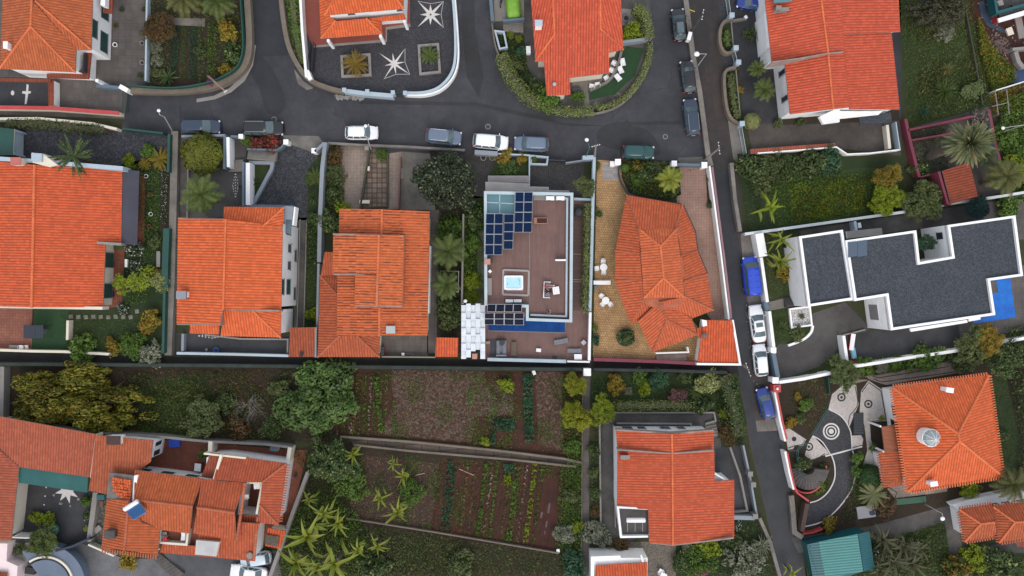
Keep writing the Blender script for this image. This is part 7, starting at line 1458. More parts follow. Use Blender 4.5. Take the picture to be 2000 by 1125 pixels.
SH=[(685,950,74,2,L_MD,'fine0','round bright green bush beside the dark leafy tree'),(805,966,58,1.7,L_MD,'fine1','round green bush in the middle of the fallow field'),(990,752,32,1.2,L_YG,'bush1','light green bush in the straw field'),(948,863,22,.7,L_YG,'bush2','tiny lime bush at the field wall'),(1118,876,36,1.4,L_MD,'bush0','green bush at the footpath end of the straw field'),(1105,1045,44,1.3,L_GRY,'bush3','silvery bush at the corner of the red field'),(1120,1105,60,1.8,L_BLU,'bush0','blue green bush beside the footpath foot'),(1128,1030,26,1.2,L_YG,'bush1','yellow green bush against the footpath'),(1115,970,34,1.3,L_OLV,'bush2','olive bush beside the red bed'),(900,1105,60,1.3,L_OLV,'bush3','dull bush low in the lower field'),(730,1110,60,1.2,L_DK,'bush1','dark bush in the shade of the lower field'),(655,770,30,1.5,L_MD,'bush2','small green bush at the first crop row'),(545,760,40,1.6,L_OLV,'bush3','scrubby bush between bare tree and fresh green tree'),(440,790,50,1.6,L_DK,'fine0','dark scrub beside the mottled olive tree'),(465,838,54,1.4,L_BRN,'bush1','brown scrub along the orchard wall'),(525,838,50,1.3,L_DK,'fine1','blackish scrub under the fresh green tree'),(440,58,46,1.6,L_YL,'bush0','golden shrub along the curved green fence'),(455,105,48,1.5,L_DK,'bush1','dark shrub along the curved green fence'),(440,135,34,1.2,L_YL,'bush2','small golden shrub at the fence bend'),(412,160,20,1.3,L_MAG,'fine0','magenta flowering shrub at the garden corner'),(302,92,26,1.2,L_GRY,'fine1','grey green shrub under the bronze tree'),(304,116,26,1,L_GRY,'fine2','grey green shrub further down the garden path'),(308,140,24,.9,L_OLV,'bush0','olive shrub beside the dark agave'),(390,100,30,.8,L_DK,'bush3','dark leafy crop clump near the curved fence'),(997,68,16,1,L_YG,'fine0','small round bush at the stair foot'),(1013,75,16,1,L_YG,'fine1','second round bush at the stair foot, nearer the house'),(1018,100,22,1.2,L_BLU,'bush0','blue green shrub beside the white utility box'),(1008,122,28,1,L_OLV,'bush1','olive shrub inside the hedge curve'),(1072,188,56,2.2,L_MD,'bush2','leafy green shrub below the hedge house roof tip'),(1048,165,30,1,L_DK,'bush3','dark shrub by the house wall inside the hedge'),(1234,62,44,1.8,L_YG,'bush0','yellow green shrub beside the small patio'),(1130,186,28,.8,L_MD,'bush1','low shrub beside the garden path'),(1467,65,30,1.3,L_DK,'fine2','dark round bush in the dark courtyard'),(1471,235,33,1.7,L_PAL,'ball','cream variegated clipped ball by the long gate'),(1521,240,22,.9,L_OLV,'bush2','olive shrub along the forecourt bed'),(1565,236,20,.7,L_DK,'bush1','dark shrub along the forecourt bed'),(1487,42,16,.6,L_YL,'bush3','small golden plant at the house wall'),(1489,87,14,.5,L_YL,'bush0','tiny golden plant beside the white buttress'),(1440,132,12,.6,L_BRN,'bush1','tiny bronze plant at the yard gate'),(1447,174,16,.6,L_YL,'bush2','tiny golden plant beside the longer roadside bed'),(1468,328,64,1.8,L_DK,'bush0','dark shrub at the lane end of the shrubbery'),(1508,322,62,1.9,L_OLV,'fine0','olive shrub second along the shrubbery'),(1545,326,50,1.6,L_DK,'fine1','dark shrub in the middle of the shrubbery'),(1590,316,66,1.7,L_DK,'bush2','spreading dark shrub under the red tile coping'),(1625,312,52,1.8,L_BLU,'bush3','blue green shrub at the forecourt end of the shrubbery'),(1490,360,44,1.2,L_OLV,'bush1','olive shrub beside the gaunt banana'),(1850,60,40,1.2,L_GRY,'fine2','silver shrub in the long grass garden'),(1975,405,56,2,L_MD,'bush1','bushy green shrub at the corner of the modern house'),(250,314,30,1.3,L_YG,'bush2','lime yellow shrub at the slate veranda'),(288,296,34,1.2,L_MD,'bush3','green shrub behind the amber cycad'),(311,552,42,2.2,L_PAL,'fine0','pale flowering shrub against the green netting fence'),(290,630,50,1.6,L_YL,'bush0','golden shrub on the garden lawn'),(256,674,60,2,L_MD,'fine1','round green shrub overhanging the alley'),(218,678,36,1.4,L_YL,'bush1','golden shrub beside the round alley shrub'),(292,692,54,1.3,L_GRY,'bush2','silver shrub trailing into the alley'),(258,485,40,1.2,L_WHT,'bush3','white flowering shrub at the terrace steps'),(262,522,32,1,L_WHT,'fine2','white flowering shrub under the frangipani'),(300,470,30,1,L_OLV,'bush0','olive shrub near the netting fence top'),(160,680,60,.8,L_MD,'bush1','low leafy border above the alley'),(238,604,26,.7,L_WHT,'bush2','flowering shrub in the white trough'),(481,275,24,1.0,L_MD,'bush3','light green shrub next to the crimson climber'),(502,277,36,1.0,L_RED,'bush0','crimson climber clump nearest the white pillar'),(532,278,42,1.0,L_RED,'bush1','crimson climber clump beside the worn drive mouth'),(652,305,40,1.5,L_BRN,'bush2','russet shrub behind the mottled street wall'),(655,338,44,1.5,L_OLV,'fine0','olive shrub along the tall grey wall'),(652,375,44,1.5,L_DK,'bush3','dark shrub along the tall grey wall'),(642,432,56,2,L_DK,'bush0','dark yellow flowered shrub at the slipped tile house'),(668,408,34,1.2,L_YG,'bush1','lime shrub at the corner of the slipped tile house'),(744,303,28,1,L_MD,'fine1','small green bush at the square slabs'),(612,425,30,1.2,L_DK,'bush2','dark shrub at the top of the grass passage'),(611,613,30,.9,L_YG,'bush3','lime shrub at the foot of the grass passage'),(602,350,22,.8,L_MD,'bush0','small shrub at the worn drive edge'),(880,450,62,2.2,L_MD,'fine2','round green shrub below the big dark tree'),(925,425,40,2,L_DK,'bush1','dark shrub beside the solar panels'),(924,475,36,1.8,L_MD,'bush2','green shrub against the deck house wall'),(922,548,42,1.5,L_YG,'fine0','lime shrub in the deck house border'),(920,582,34,1.2,L_YG,'fine1','lime shrub next to the striped canopy'),(875,600,50,1.1,L_DK,'bush3','dark shrub below the wire cage'),(880,625,46,.9,L_OLV,'bush0','dull shrub above the little red shed'),(986,306,34,1.5,L_YL,'bush1','golden shrub beside the white off roader'),(1020,308,26,1.2,L_YL,'bush2','smaller golden shrub by the planter box'),(992,326,38,1.4,L_FIG,'fine2','round fresh green bush on the small front lawn'),(1042,311,14,.9,L_MD,'fine0','small green bush in the planter box'),(1156,425,22,1.4,L_DK,'fine1','dark round bush on the long pale wall'),(1160,408,16,1.3,L_DK,'fine2','small dark bush above the dark round one'),(1171,418,14,.7,L_DK,'bush3','little dark plant on the ochre forecourt'),(1165,325,20,1,L_OLV,'bush0','olive plant at the wooden path'),(1221,327,18,1,L_MD,'ball','clipped ball behind the wooden path pillar'),(1246,324,26,1.2,L_MAR,'bush1','orange flowered shrub in the lush front bed'),(1266,338,44,1.3,L_DK,'bush2','dark leafy mass in the lush front bed'),(1251,341,13,.8,L_YG,'fine0','small lime ball in the lush front bed'),(1277,349,15,.8,L_YG,'fine1','second lime ball, nearer the feathery palm'),(1245,352,26,.9,L_MD,'bush3','green cushion shrub by the dark curved edging'),(1318,342,30,1.3,L_MD,'bush0','green shrub beside the driveway pillar'),(1316,374,30,1.1,L_DK,'bush1','dark shrub at the pointed end of the lush bed'),(1282,326,30,1.1,L_OLV,'bush2','olive shrub by the slate grey gate'),(1162,664,24,1,L_BLU,'bush3','blue green shrub at the forecourt foot'),(1163,640,14,.8,L_MD,'fine2','little green shrub above the blue green one'),(1386,350,12,.6,L_MD,'bush0','tiny shrub on the pink drive edge'),(1388,400,16,.7,L_DK,'bush1','dark tiny shrub lower down the pink drive edge'),(1560,652,34,1.2,L_OLV,'bush2','olive shrub by the curved white kerb'),(1567,618,13,.6,L_DK,'fine0','small dark ball in the white pebble bed'),(1535,530,36,1,L_YL,'bush3','golden shrub on the lawn behind the blue van'),(1695,716,40,1.5,L_MD,'bush0','green shrub beneath the long white wall'),(1723,718,28,1.4,L_GRY,'fine1','grey rounded shrub beneath the long white wall'),(1757,710,40,1.4,L_MD,'bush1','leafy shrub beside the grey rounded one'),(1806,704,62,2,L_MD,'bush2','large leaved shrub on the patterned path corner'),(1830,698,44,1.8,L_FIG,'bush3','bright leaved shrub at the path corner post'),(1880,705,54,1.6,L_OLV,'bush0','olive shrub above the white villa wall'),(1705,933,48,1.8,mat_leaf('umbrella_leaf',(0.03,0.075,0.018),(0.0525,0.112,0.03)),'ball','dark umbrella shaped bush by the porch roof'),(1733,993,46,1.7,mat_leaf('rusty_flower',(0.075,0.09,0.03),(0.18,0.09,0.045),(0.45,0.09,0.06)),'fine2','rust flowered round bush beside the grey tank cover'),(1622,1026,34,1.2,L_YL,'bush1','yellow shrub at the drive outer edge'),(1676,895,26,1.3,L_MD,'bush2','green shrub at the drive bend'),(1674,922,24,1.2,L_MD,'bush3','second green shrub along the drive bend'),(1723,817,14,.9,L_YG,'fine0','small green ball on the patterned paving'),(1707,874,20,1.2,L_MD,'fine1','green ball beside the brown porch roof'),(1576,790,30,1.1,L_MD,'bush0','green bush in the bare garden plot'),(1546,826,26,.9,L_YL,'bush1','yellow grassy shrub at the red coping wall'),(1566,818,24,.9,L_OLV,'bush2','olive shrub beside the triangular paving'),(1559,775,16,.7,L_YL,'bush3','tiny dry shrub beside the green bush'),(1898,958,40,1.8,L_YG,'fine2','round lime bush under the pyramid roof eave'),(1571,905,34,1.4,L_DK,'bush0','dark shrub in the eye of the winding stair'),(1602,950,30,.8,L_MD,'bush1','low shrub outside the winding stair'),(1612,915,22,.8,L_DK,'bush2','dark low shrub between stair and drive'),(1590,735,20,.8,L_OLV,'bush3','olive shrub under the dividing white wall'),(1960,850,30,1,L_DK,'bush0','dark shrub on the curved lawn'),(1712,1078,22,1.1,L_WHT,'bush1','pale flowered shrub at the teal shed wall'),(1287,742,46,1.8,L_BLU,'fine0','round blue green shrub in the shrub garden'),(1203,752,44,1.3,L_YL,'bush2','golden shrub at the alley end of the shrub garden'),(1386,748,50,2,L_PAL,'bush3','cream shrub in the shrub garden'),(1325,772,36,1.5,mat_leaf('plum_leaf',(0.15,0.075,0.0675),(0.24,0.112,0.105)),'bush0','plum coloured shrub in the shrub garden'),(1262,760,32,1.1,L_YG,'bush1','lime shrub below the blue green one'),(1229,764,18,.8,L_GRY,'fine1','small silver shrub on the lawn'),(1340,738,30,1.2,L_OLV,'bush2','olive shrub by the dark alley wall'),(1412,742,36,1.6,L_DK,'bush3','dark shrub at the alley corner'),(1250,736,34,1,L_MD,'bush0','green shrub under the dark alley wall'),(1413,808,20,.9,L_YG,'fine2','yellow ball beside the narrow grey steps'),(1372,795,40,1.4,L_DK,'bush1','dark shrub at the end of the clipped hedge'),(1428,848,52,1.7,L_BRN,'fine0','bronze shrub with rusty fringe at the lane bend'),(1345,1072,22,1.1,L_GRY,'ball','pale ball shrub under the flat gable roof'),(1385,1072,56,1.7,L_YG,'bush2','lime shrub under the flat gable roof'),(1372,1098,74,2,L_MD,'fine1','large round green shrub by the gravel court'),(1338,1100,50,1.8,L_DK,'bush3','dark shrub at the gravel court edge'),(1460,1098,82,2.2,L_GRY,'fine2','large silver green shrub in the lower lane garden'),(1440,1026,24,1,L_WHT,'bush0','white flowered shrub at the roof corner'),(1372,1118,26,1.2,L_MAG,'bush1','magenta flowered shrub at the lower edge'),(1213,1068,36,1.3,L_BRN,'bush2','bronze shrub at the gravel court corner'),(1165,1046,56,1.8,L_GRY,'bush3','tufted silver shrub beside the footpath'),(1430,1060,40,1.2,L_DK,'bush0','dark shrub between silver shrub and roof'),(1162,966,28,1.3,L_DK,'fine0','dark round shrub halfway down the footpath'),(1160,925,24,1,L_OLV,'bush1','olive shrub beside the footpath'),(1160,880,30,1.1,L_DK,'bush2','dark shrub at the bend of the footpath'),(1163,1000,24,.9,L_BRN,'bush3','brown shrub further along the footpath'),(70,1014,34,1,L_YG,'bush0','lime planter shrub in the compass courtyard'),(90,1016,30,1,L_YG,'bush1','second lime planter shrub, beside the tank'),(166,980,24,1,L_MD,'bush2','small shrub by the worn pale wall'),(168,1008,20,.8,L_DK,'bush3','smaller dark shrub by the worn pale wall'),(171,1032,16,.8,L_YG,'bush0','tiny lime shrub by the worn pale wall'),(17,1098,26,.9,L_MD,'bush1','green shrub on the pale lower terrace'),(395,888,22,1.4,L_MD,'bush2','green shrub between the terracotta terraces'),(35,1074,26,.8,L_OLV,'bush3','olive trough plant beneath the feathery tree'),(250,1090,46,.6,L_YL,'bush0','yellow flowers at the foot of the tiled eave'),(1800,330,40,1.2,L_DK,'bush1','dark shrub behind the maroon fence'),(1960,265,60,1.5,L_MD,'bush2','green scrub on the weedy slope near the lamp'),(1985,330,60,1.5,L_YG,'bush3','yellowing scrub on the weedy slope'),(1920,235,46,1.3,mat_leaf('dead_stalk',(0.15,0.12,0.0975),(0.285,0.24,0.21)),'bush0','heap of dead grey brush by the maroon wall'),(1960,1100,70,2,L_DK,'bush1','dark scrub at the lower corner'),(1870,1108,60,1.2,L_MAR,'bush2','orange flowered scrub at the lower edge'),(1905,1090,50,1.2,L_YG,'bush3','yellow green scrub by the retaining wall'),]
for(x,y,d,hh,m,k,lb)in SH:plant(x,y,d,hh,m,lb,k)
def star(cx,cy,tips,inner,lvl,m,name='paving_star'):
 z=.004*lvl;n=len(tips);mb=MB();c=W(cx,cy,z)
 for i in range(n):
  a,b=tips[i],tips[(i+1)%n];k=lambda p,q:(cx+((p[0]-cx)/max(1e-6,math.hypot(p[0]-cx,p[1]-cy))+(q[0]-cx)/max(1e-6,math.hypot(q[0]-cx,q[1]-cy)))*inner,cy+((p[1]-cy)/max(1e-6,math.hypot(p[0]-cx,p[1]-cy))+(q[1]-cy)/max(1e-6,math.hypot(q[0]-cx,q[1]-cy)))*inner)
  v=W(*k(a,b),z);mb.poly([c,v,W(*a,z)][::-1]);mb.poly([c,W(*b,z),v][::-1])
 return mb.build(name,m,kind='structure')
def disc(cx,cy,r0,r1,m,lvl,name='paving_ring',asp=1):
 z=.004*lvl;mb=MB();n=36;P=[W(*p,z)for p in ring_pts((cx,cy),r1,n,asp=asp)]
 if r0<=0:mb.poly(P[::-1]if area(P)<0 else P)
 else:
  Q=[W(*p,z)for p in ring_pts((cx,cy),r0,n,asp=asp)]
  for i in range(n):mb.poly([P[i],Q[i],Q[(i+1)%n],P[(i+1)%n]])
 return mb.build(name,m,kind='structure')
def band(pts,w,m,lvl,smooth=False,name='paving_band',closed=False):
 if smooth:pts=curve(pts,6,closed)
 if closed:pts=pts+[pts[0]]
 z=.004*lvl;L_,R_=[],[]
 for i in range(len(pts)):
  a,b=pts[max(0,i-1)],pts[min(len(pts)-1,i+1)];d=math.hypot(b[0]-a[0],b[1]-a[1])or 1;nx,ny=-(b[1]-a[1])/d*w/2,(b[0]-a[0])/d*w/2
  L_.append((pts[i][0]+nx,pts[i][1]+ny));R_.append((pts[i][0]-nx,pts[i][1]-ny))
 mb=MB()
 for i in range(len(pts)-1):mb.poly([W(*L_[i],z),W(*L_[i+1],z),W(*R_[i+1],z),W(*R_[i],z)])
 return mb.build(name,m,kind='structure')
WST=mat('white_stone',(.55,.52,.5),.8,.15,.6,None,.1,6)
star(770,124.5,[(741,104),(766.6,103.5),(791,95),(791,121),(800,145),(773.6,146),(750,154),(751,128)],3.2,5,WST);star(841,28.5,[(816,2),(840.6,8),(866,3),(861,28),(866,54),(840.6,49),(815.6,53),(820,28.6)],4.2,5,WST)
disc(841,28.5,0,8,WST,6);disc(841,28.5,0,1.8,CALCD,7)
for x,y,q in((770,124.5,((741,104),(791,95),(800,145),(750,154))),(841,28.5,((816,2),(866,3),(866,54),(815.6,53)))):
 for i in range(2,4)if x<800 else range(1,3):band([q[i-1],((q[i][0]+q[i-1][0])/2*.82+x*.18,(q[i][1]+q[i-1][1])/2*.82+y*.18),q[i]],.7,WST,8)
tips=[(131+(25 if k%2==0 else 24)*math.cos(R(33+45*k)),958+(26 if k%2 else 24)*math.sin(R(33+45*k)))for k in range(8)];star(131,958,tips,6.2,6,WST)
for i,(tx,x,y)in enumerate((('O',105,967.5),('SO',118.5,984),('S',137,988.5),('SE',153,975.5))):
 cu=bpy.data.curves.new('compass_letters','FONT');cu.body=tx;cu.size=.34;cu.align_x='CENTER';cu.align_y='CENTER';cu.extrude=.002;o=bpy.data.objects.new('compass_letters',cu);COL.objects.link(o);o.location=W(x,y,.03);cu.materials.append(WST);o['kind']='structure'
for x,y in((88,969),(86,986),(167,999),(165,1016),(172,1013),(90,952)):disc(x,y,0,1.3,WST,6,'paving_stud')
for cx,cy,sx in((460,362,1),(413,656,1)):
 vert=cy<500
 for k in range(-4,5):
  r=(1-abs(k)/5)*6;a,b=(cx,cy+k*5.4)if vert else(cx+k*6,cy),None
  for s_ in(-1,1):
   pts=[(a[0]+s_*r*math.cos(t)*(1 if vert else .9),a[1]+r*.75*math.sin(t))for t in(-.2,.4,1.0,1.6,2.2)]if vert else[(a[0]+r*.75*math.sin(t),a[1]+s_*r*.8*math.cos(t))for t in(-.2,.4,1.0,1.6,2.2)]
   band(pts,1.1,WST,7,name='paving_motif')
  disc(a[0],a[1],0,1.2+(abs(k)==4)*.3,WST,8,'paving_motif')
patch('paint_cross',[(52,164),(56,166),(55,178),(60,178),(60,182),(55,183),(52,203),(48,204),(50,184),(43,182),(44,178),(51,178)],WST,6);disc(24.5,181.5,0,3.4,WST,6,'paint_blot',1.4)
for x,y,r in((953,247.5,5.6),(1299.5,267,5),(535,233,5.5)):disc(x,y,r*.68,r,CONCL,4,'road_ring');disc(x,y,0,r*.66,DARK,4,'manhole_cover')
BLK=CALCD
patch('paving',[(1625,770),(1649,750),(1672,752),(1677,790),(1659,833),(1642,813),(1618,799)],CALC,6);band([(1670,754),(1675,790),(1660,812),(1657,832)],1.6,BLK,7,True)
patch('paving',[(1682,761),(1696,743),(1723,761),(1734,822),(1699,824),(1701,858),(1714,914),(1684,914),(1694,880),(1688,830),(1679,805)],CALC,6);band([(1683,766),(1697,747),(1721,764),(1731,820),(1701,823),(1703,858),(1713,912)],2,BLK,7);band([(1676,762),(1682,762),(1697,741)],1.6,BLK,8)
patch('paving',[(1618,800),(1644,815),(1663,844),(1664,876),(1622,887),(1587,850)],COBBS,7);band([(1618,799),(1644,814),(1661,842),(1664,876)],2.2,WST,9,True);band([(1587,851),(1606,863),(1622,888)],2,WST,9,True);band([(1612,891),(1640,884),(1684,872)],3,WST,10)
for r0,r1,m in((0,5,WST),(5,8,BLK),(8,10.5,WST),(10.5,13.3,BLK),(13.3,16.4,WST)):disc(1623.5,842.5,r0,r1,m,9)
for x,y in((1643.5,776),(1696,789),(1580,872.5)):disc(x,y,5.4,8.2,BLK,9);disc(x,y,0,2.6,BLK,9)
patch('paving',[(1663,850),(1682,849),(1687,858),(1686,868),(1665,874)],CALC,8);band([(1663,850),(1682,849),(1687,858),(1685,868)],1.6,BLK,9)
patch('paving',[(1587,851),(1604,864),(1619,886),(1581,899),(1572,889),(1578,866)],CALC,7);band([(1583,900),(1602,892),(1611,886)],1.8,BLK,8)
patch('paving',[(1530,828),(1575,858),(1568,870),(1552,871),(1549,877),(1539,878)],CALC,7);band([(1531,829),(1574,857),(1567,868),(1551,871),(1540,875)],1.8,BLK,8);disc(1551,857.5,0,4.6,BLK,9)
patch('mosaic_drive',[(1624,889),(1665,880),(1673,906),(1670,932),(1661,960),(1636,994),(1605,1020),(1570,1030),(1578,986),(1600,980),(1618,962),(1630,935),(1630,905)],COBBS,8);band([(1665,880),(1673,906),(1670,932),(1661,960),(1636,994),(1605,1019),(1570,1029)],2.4,WST,11,True);band([(1624,889),(1630,908),(1630,935),(1618,960),(1600,976),(1582,982)],2.4,WST,11,True)
patch('paving',[(1640,756),(1660,740),(1700,742),(1690,735),(1712,733),(1850,706),(1850,692),(1866,690),(1872,728),(1730,752),(1700,742)],PAVK,5);band([(1706,740),(1722,746),(1868,726),(1863,692)],1.6,BLK,7);band([(1700,733),(1716,738),(1852,716),(1850,694)],1.6,BLK,7)
patch('paving',[(1745,945),(1775,940),(1780,962),(1850,950),(1850,960),(1748,974),(1733,955)],PAVK,6);band([(1736,952),(1752,962),(1748,972)],1.8,BLK,8)
o=thing('winding_stair','winding dark stair curling inside the red garden wall','steps',W(1575,915));N=16;STT=mat('worn_tread',(.1,.088,.083),.9,.3)
for k in range(N):
 a0,a1=R(175-172*k/N),R(175-172*(k+1)/N);cx,cy=1574,912;mb=MB();f=lambda r,a:W(cx+r*math.cos(a),cy+r*math.sin(a)*1.12).xy
 mb.prism([f(11,a0),f(38,a0),f(38,a1),f(11,a1)],.02,.1+.06*(k+1));mb.build('tread',(CONCD,STT)[k%2],o)
bw([(1554,955),(1566,962),(1584,962),(1602,950),(1612,930),(1614,910)],.8,.16,REDP,'red parapet round the outside of the winding stair',True);steps([(1668,806),(1664,845)],[(1686,808),(1684,845)],8,CONCD,'dark steps between the patterned pavings',-.02,'steps')if False else steps([(1667,806),(1664,846)],[(1686,806),(1683,846)],8,mat('slate_treads',(.035,.04,.046),.7,.2),'dark slate steps between the patterned pavings',.5)
railing([(1619,799),(1604,824),(1587,851)],1.0,TEALP,'pale green handrail beside the round stone rosette');railing([(1577,866),(1560,877),(1558,895),(1561,922),(1570,934),(1578,930)],1.0,TEALP,'pale green handrail curling down the winding stair')
band([(1540,880),(1560,880)],3,CONCD,8)
solar_array('v',[(1006,375,4.6),(1041,375,4.6),(1039,454,4.3),(1004,454,4.3)],2,4,SOLAR,0,'tallest block of blue solar panels beside the glass roof');solar_array('v',[(949,417,4.6),(983,417,4.6),(981,498,4.3),(947,498,4.3)],2,4,SOLAR,0,'block of eight blue solar panels on the wall edge');solar_array('h',[(984,418,4.5),(1004,418,4.5),(1002,487,4.3),(983,487,4.3)],1,4,SOLAR,0,'single column of four blue solar panels between two blocks')
solar_array('h',[(952,594,4.5),(1020,594,4.5),(1019,609,4.4),(951,609,4.4)],4,1,SOLARK,0,'row of four black solar panels beside the hot tub',base=3.1);solar_array('h',[(946,611,4.0),(1024,611,4.0),(1023,635,3.7),(946,634,3.7)],4,2,SOLARK,0,'block of eight black solar panels over the pool end',base=.05)
patch('swimming_pool',[(954,618),(1104,622),(1104,650),(954,646)],POOL,12);band([(954,646),(1104,650),(1104,622)],1.2,CONCL,14,name='pool_edge')
p=W(1003,552,3.5);o=thing('hot_tub','white hot tub with blue water sunk in a framed platform','hot tub',(p.x,p.y,3.05));ORG[o.name]=V((0,0,0));hx,hy=1.15,.86
mb=MB()
def rr_(x,y,r,n=5):
 out=[]
 for cx,cy,a in((x-r,y-r,0),(-x+r,y-r,90),(-x+r,-y+r,180),(x-r,-y+r,270)):
  out+=[(cx+r*math.cos(R(a+90*k/n)),cy+r*math.sin(R(a+90*k/n)))for k in range(n+1)]
 return out
for(xa,ya,za,ra),(xb,yb,zb,rb_)in(((hx,hy,0,.2),(hx,hy,.42,.2)),((hx,hy,.42,.2),(hx-.06,hy-.06,.46,.2)),((hx-.06,hy-.06,.46,.2),(hx-.2,hy-.18,.45,.2)),((hx-.2,hy-.18,.45,.2),(hx-.3,hy-.28,.1,.2))):
 A,B=rr_(xa,ya,ra),rr_(xb,yb,rb_);n=len(A)
 for i in range(n):mb.poly([(*A[i],za),(*A[(i+1)%n],za),(*B[(i+1)%n],zb),(*B[i],zb)])
mb.build('shell',PLASW,o);mb=MB();mb.poly([(*q,.36)for q in rr_(hx-.22,hy-.2,.2)]);mb.build('water',TUBW,o);mb=MB();mb.box((-.5,.55,.3),(.55,.25,.1),0,0,.05);mb.build('seat',TUBW,o)
for x,y in((.7,.3),(.75,.1),(.7,-.15),(-.7,-.1),(-.68,-.25),(.6,.45)):mb=MB();mb.lathe((x,y,.365),[(.05,0),(.045,.01),(.01,.012)],8);mb.build('jet',DARK,o)
PLT=mat_simple('platform_grey',(.3,.27,.26),.7);o=thing('tub_platform','grey framed timber platform around the hot tub','platform',W(1008,552,3.07));Q=[(983,527),(1033,529),(1032,577),(982,575)]
for i in range(4):mb=MB();a,b=W(*Q[i],3.2),W(*Q[(i+1)%4],3.2);mb.bar(a,b,.24,3.06,3.2+i*.002);mb.build('frame_edge',PLT,o)
mb=MB();mb.poly([W(*q,3.07)for q in Q][::-1]);mb.build('boards',DECK,o);mb=MB();a,b=W(990,538,3.1),W(1022,568,3.1);mb.box(((a.x+b.x)/2,(a.y+b.y)/2,3.085),(abs(b.x-a.x),abs(a.y-b.y),.02));mb.build('tray',PLT,o)
p=W(1003,588,3.4);o=thing('tub_cover_lift','folded white tub cover in a dark frame beside the black panels','cover',(p.x,p.y,3.05));ORG[o.name]=V((0,0,0));mb=MB();mb.box((0,0,.12),(2.15,.52,.24),0,0,.1);mb.build('frame',FABD,o)
for sg in(-1,1):mb=MB();mb.box((sg*.5,.02,.25),(.92,.36,.1),0,0,.04);mb.build('cover_half',PLASW,o)
p=W(1068,566,3.4);o=thing('garden_sofa','white framed two seat sofa with grey cushions on the roof deck','sofa',(p.x,p.y,3.05),R(-3));ORG[o.name]=V((0,0,0));mb=MB();mb.box((0,0,.12),(.78,1.9,.12));mb.box((-.36,0,.4),(.1,1.96,.56),0,0,.02);mb.build('frame',PLASW,o)
for sg in(-1,1):mb=MB();mb.box((.03,sg*.94,.32),(.8,.09,.42),0,0,.02);mb.build('armrest',PLASW,o);mb=MB();mb.box((.05,sg*.44,.31),(.66,.84,.2),0,0,.05);mb.build('seat_cushion',FABG,o);mb=MB();mb.box((-.26,sg*.44,.52),(.13,.84,.36),0,0,.05);mb.build('back_cushion',FABG,o)
p=W(1086,567.5,3.4);o=thing('ottoman','pale slatted footstool table in front of the white sofa','footstool',(p.x,p.y,3.05),R(8));ORG[o.name]=V((0,0,0));mb=MB()
for k in range(4):mb.box((-.3+k*.2,0,.4),(.185,.9,.05),0,0,.01)
mb.build('top_slats',PLASW,o)
for sx in(-1,1):
 for sy in(-1,1):mb=MB();mb.box((sx*.36,sy*.4,.19),(.06,.06,.375));mb.build('leg',PLASW,o)
REDC=mat('red_cloth',(.5,.012,.014),.8,.2,3);DENIM=mat('pale_denim',(.16,.26,.36),.85,.2,4);DKC=mat('black_cloth',(.012,.012,.016),.85,.2,3);NVY=mat('dark_trousers',(.02,.02,.03),.85,.2,3)
person(1066.5,559,3.05,R(-10),seated(.92,.5),REDC,DENIM,REDC,'person in red with a red cap and rolled jeans, feet up from the sofa',short=True,zp=1.1,cap=True);person(1067,569,3.05,R(-14),seated(.5,.1),DKC,NVY,HAIR,'dark haired person in black sitting on the sofa',.12,zp=1.1);person(1070.5,609,3.05,R(115),standing(),mat('wine_cloth',(.03,.012,.016),.85,.2,3),NVY,HAIR,'person in dark clothes standing alone on the roof deck',.05,zp=1.4)
for i,x in enumerate((1074.5,1094.5)):
 o=slabbox('air_conditioner','air conditioner',('white air conditioner nearest the solar panels','white air conditioner in the deck corner')[i],x,387,3.12,(.92,.42,.72),0,PLASW);mb=MB();mb.lathe((-.18,-.222,.36),[(.25,0),(.25,.001)],12);g=MB();g.tube([(-.16,-.215,.36),(-.16,-.235,.36)],.25,16);g.build('fan_grille',DARK,o)
p=W(1056,431,3.4);o=thing('deck_planter','wooden planter with soil beside the blue panels','planter',(p.x,p.y,3.06));ORG[o.name]=V((0,0,0));mb=MB();Q=[(-.8,-.33),(.8,-.33),(.8,.33),(-.8,.33)]
for i in range(4):a,b=Q[i],Q[(i+1)%4];mb.bar(a,b,.08,0,.4+i*.001)
mb.build('box',mat('salmon_timber',(.4,.19,.13),.8,.2),o);mb=MB();mb.box((.12,0,.3),(1.3,.56,.08));mb.build('soil',SOILR,o);mb=MB();mb.box((-.62,0,.35),(.34,.6,.1));mb.build('lid',bpy.data.materials['salmon_timber'],o)
slabbox('deck_bench','bench','long grey bench along the parapet beside the hot tub',956,560,3.06,(.5,2.0,.42),0,mat_simple('bench_grey',(.24,.21,.21),.7),None,'seat');slabbox('storage_box','box','black storage box beneath the solar panels',957,503,3.06,(.6,1.2,.5),0,DARK);slabbox('terracotta_chimney','chimney','pink terracotta chimney block at the deck edge',952,511,3.06,(.65,.62,1.2),0,mat('pink_terracotta',(.52,.27,.22),.8,.2));slabbox('deck_light','lamp','small white square lamp post on the deck',957,530,3.06,(.28,.28,.9),45,PLASW)
o=slabbox('wall_light','lamp','white bar light fixed to the parapet',1095,508,3.1,(1.2,.16,.8),0,PLASW);
lounger(1096,667,-170,.02,FABG,'grey sun lounger set askew by the pool',1.75,.6);lounger(1122,685,180,.02,FABG,'grey sun lounger parallel to the alley wall',1.75,.52);table(1129,697,0,.02,(.95,.68),PLASW,'white side table by the alley wall');table(1140,669,45,.02,(.52,.52),mat_simple('light_grey_top',(.42,.4,.41),.6),'small square table turned on its corner');table(1052,684,85,.02,(.42,.6),PLASW,'small white folding table with a rod across')
lounger(1003.5,681,88,.02,mat('khaki_fabric',(.14,.11,.08),.9,.2),'khaki sun lounger with pale posts',1.7,.66,mf=WOODP);slabbox('doormat','mat','small grey mat at the alley wall',1083,698,.02,(.5,.34,.06),0,FABD)
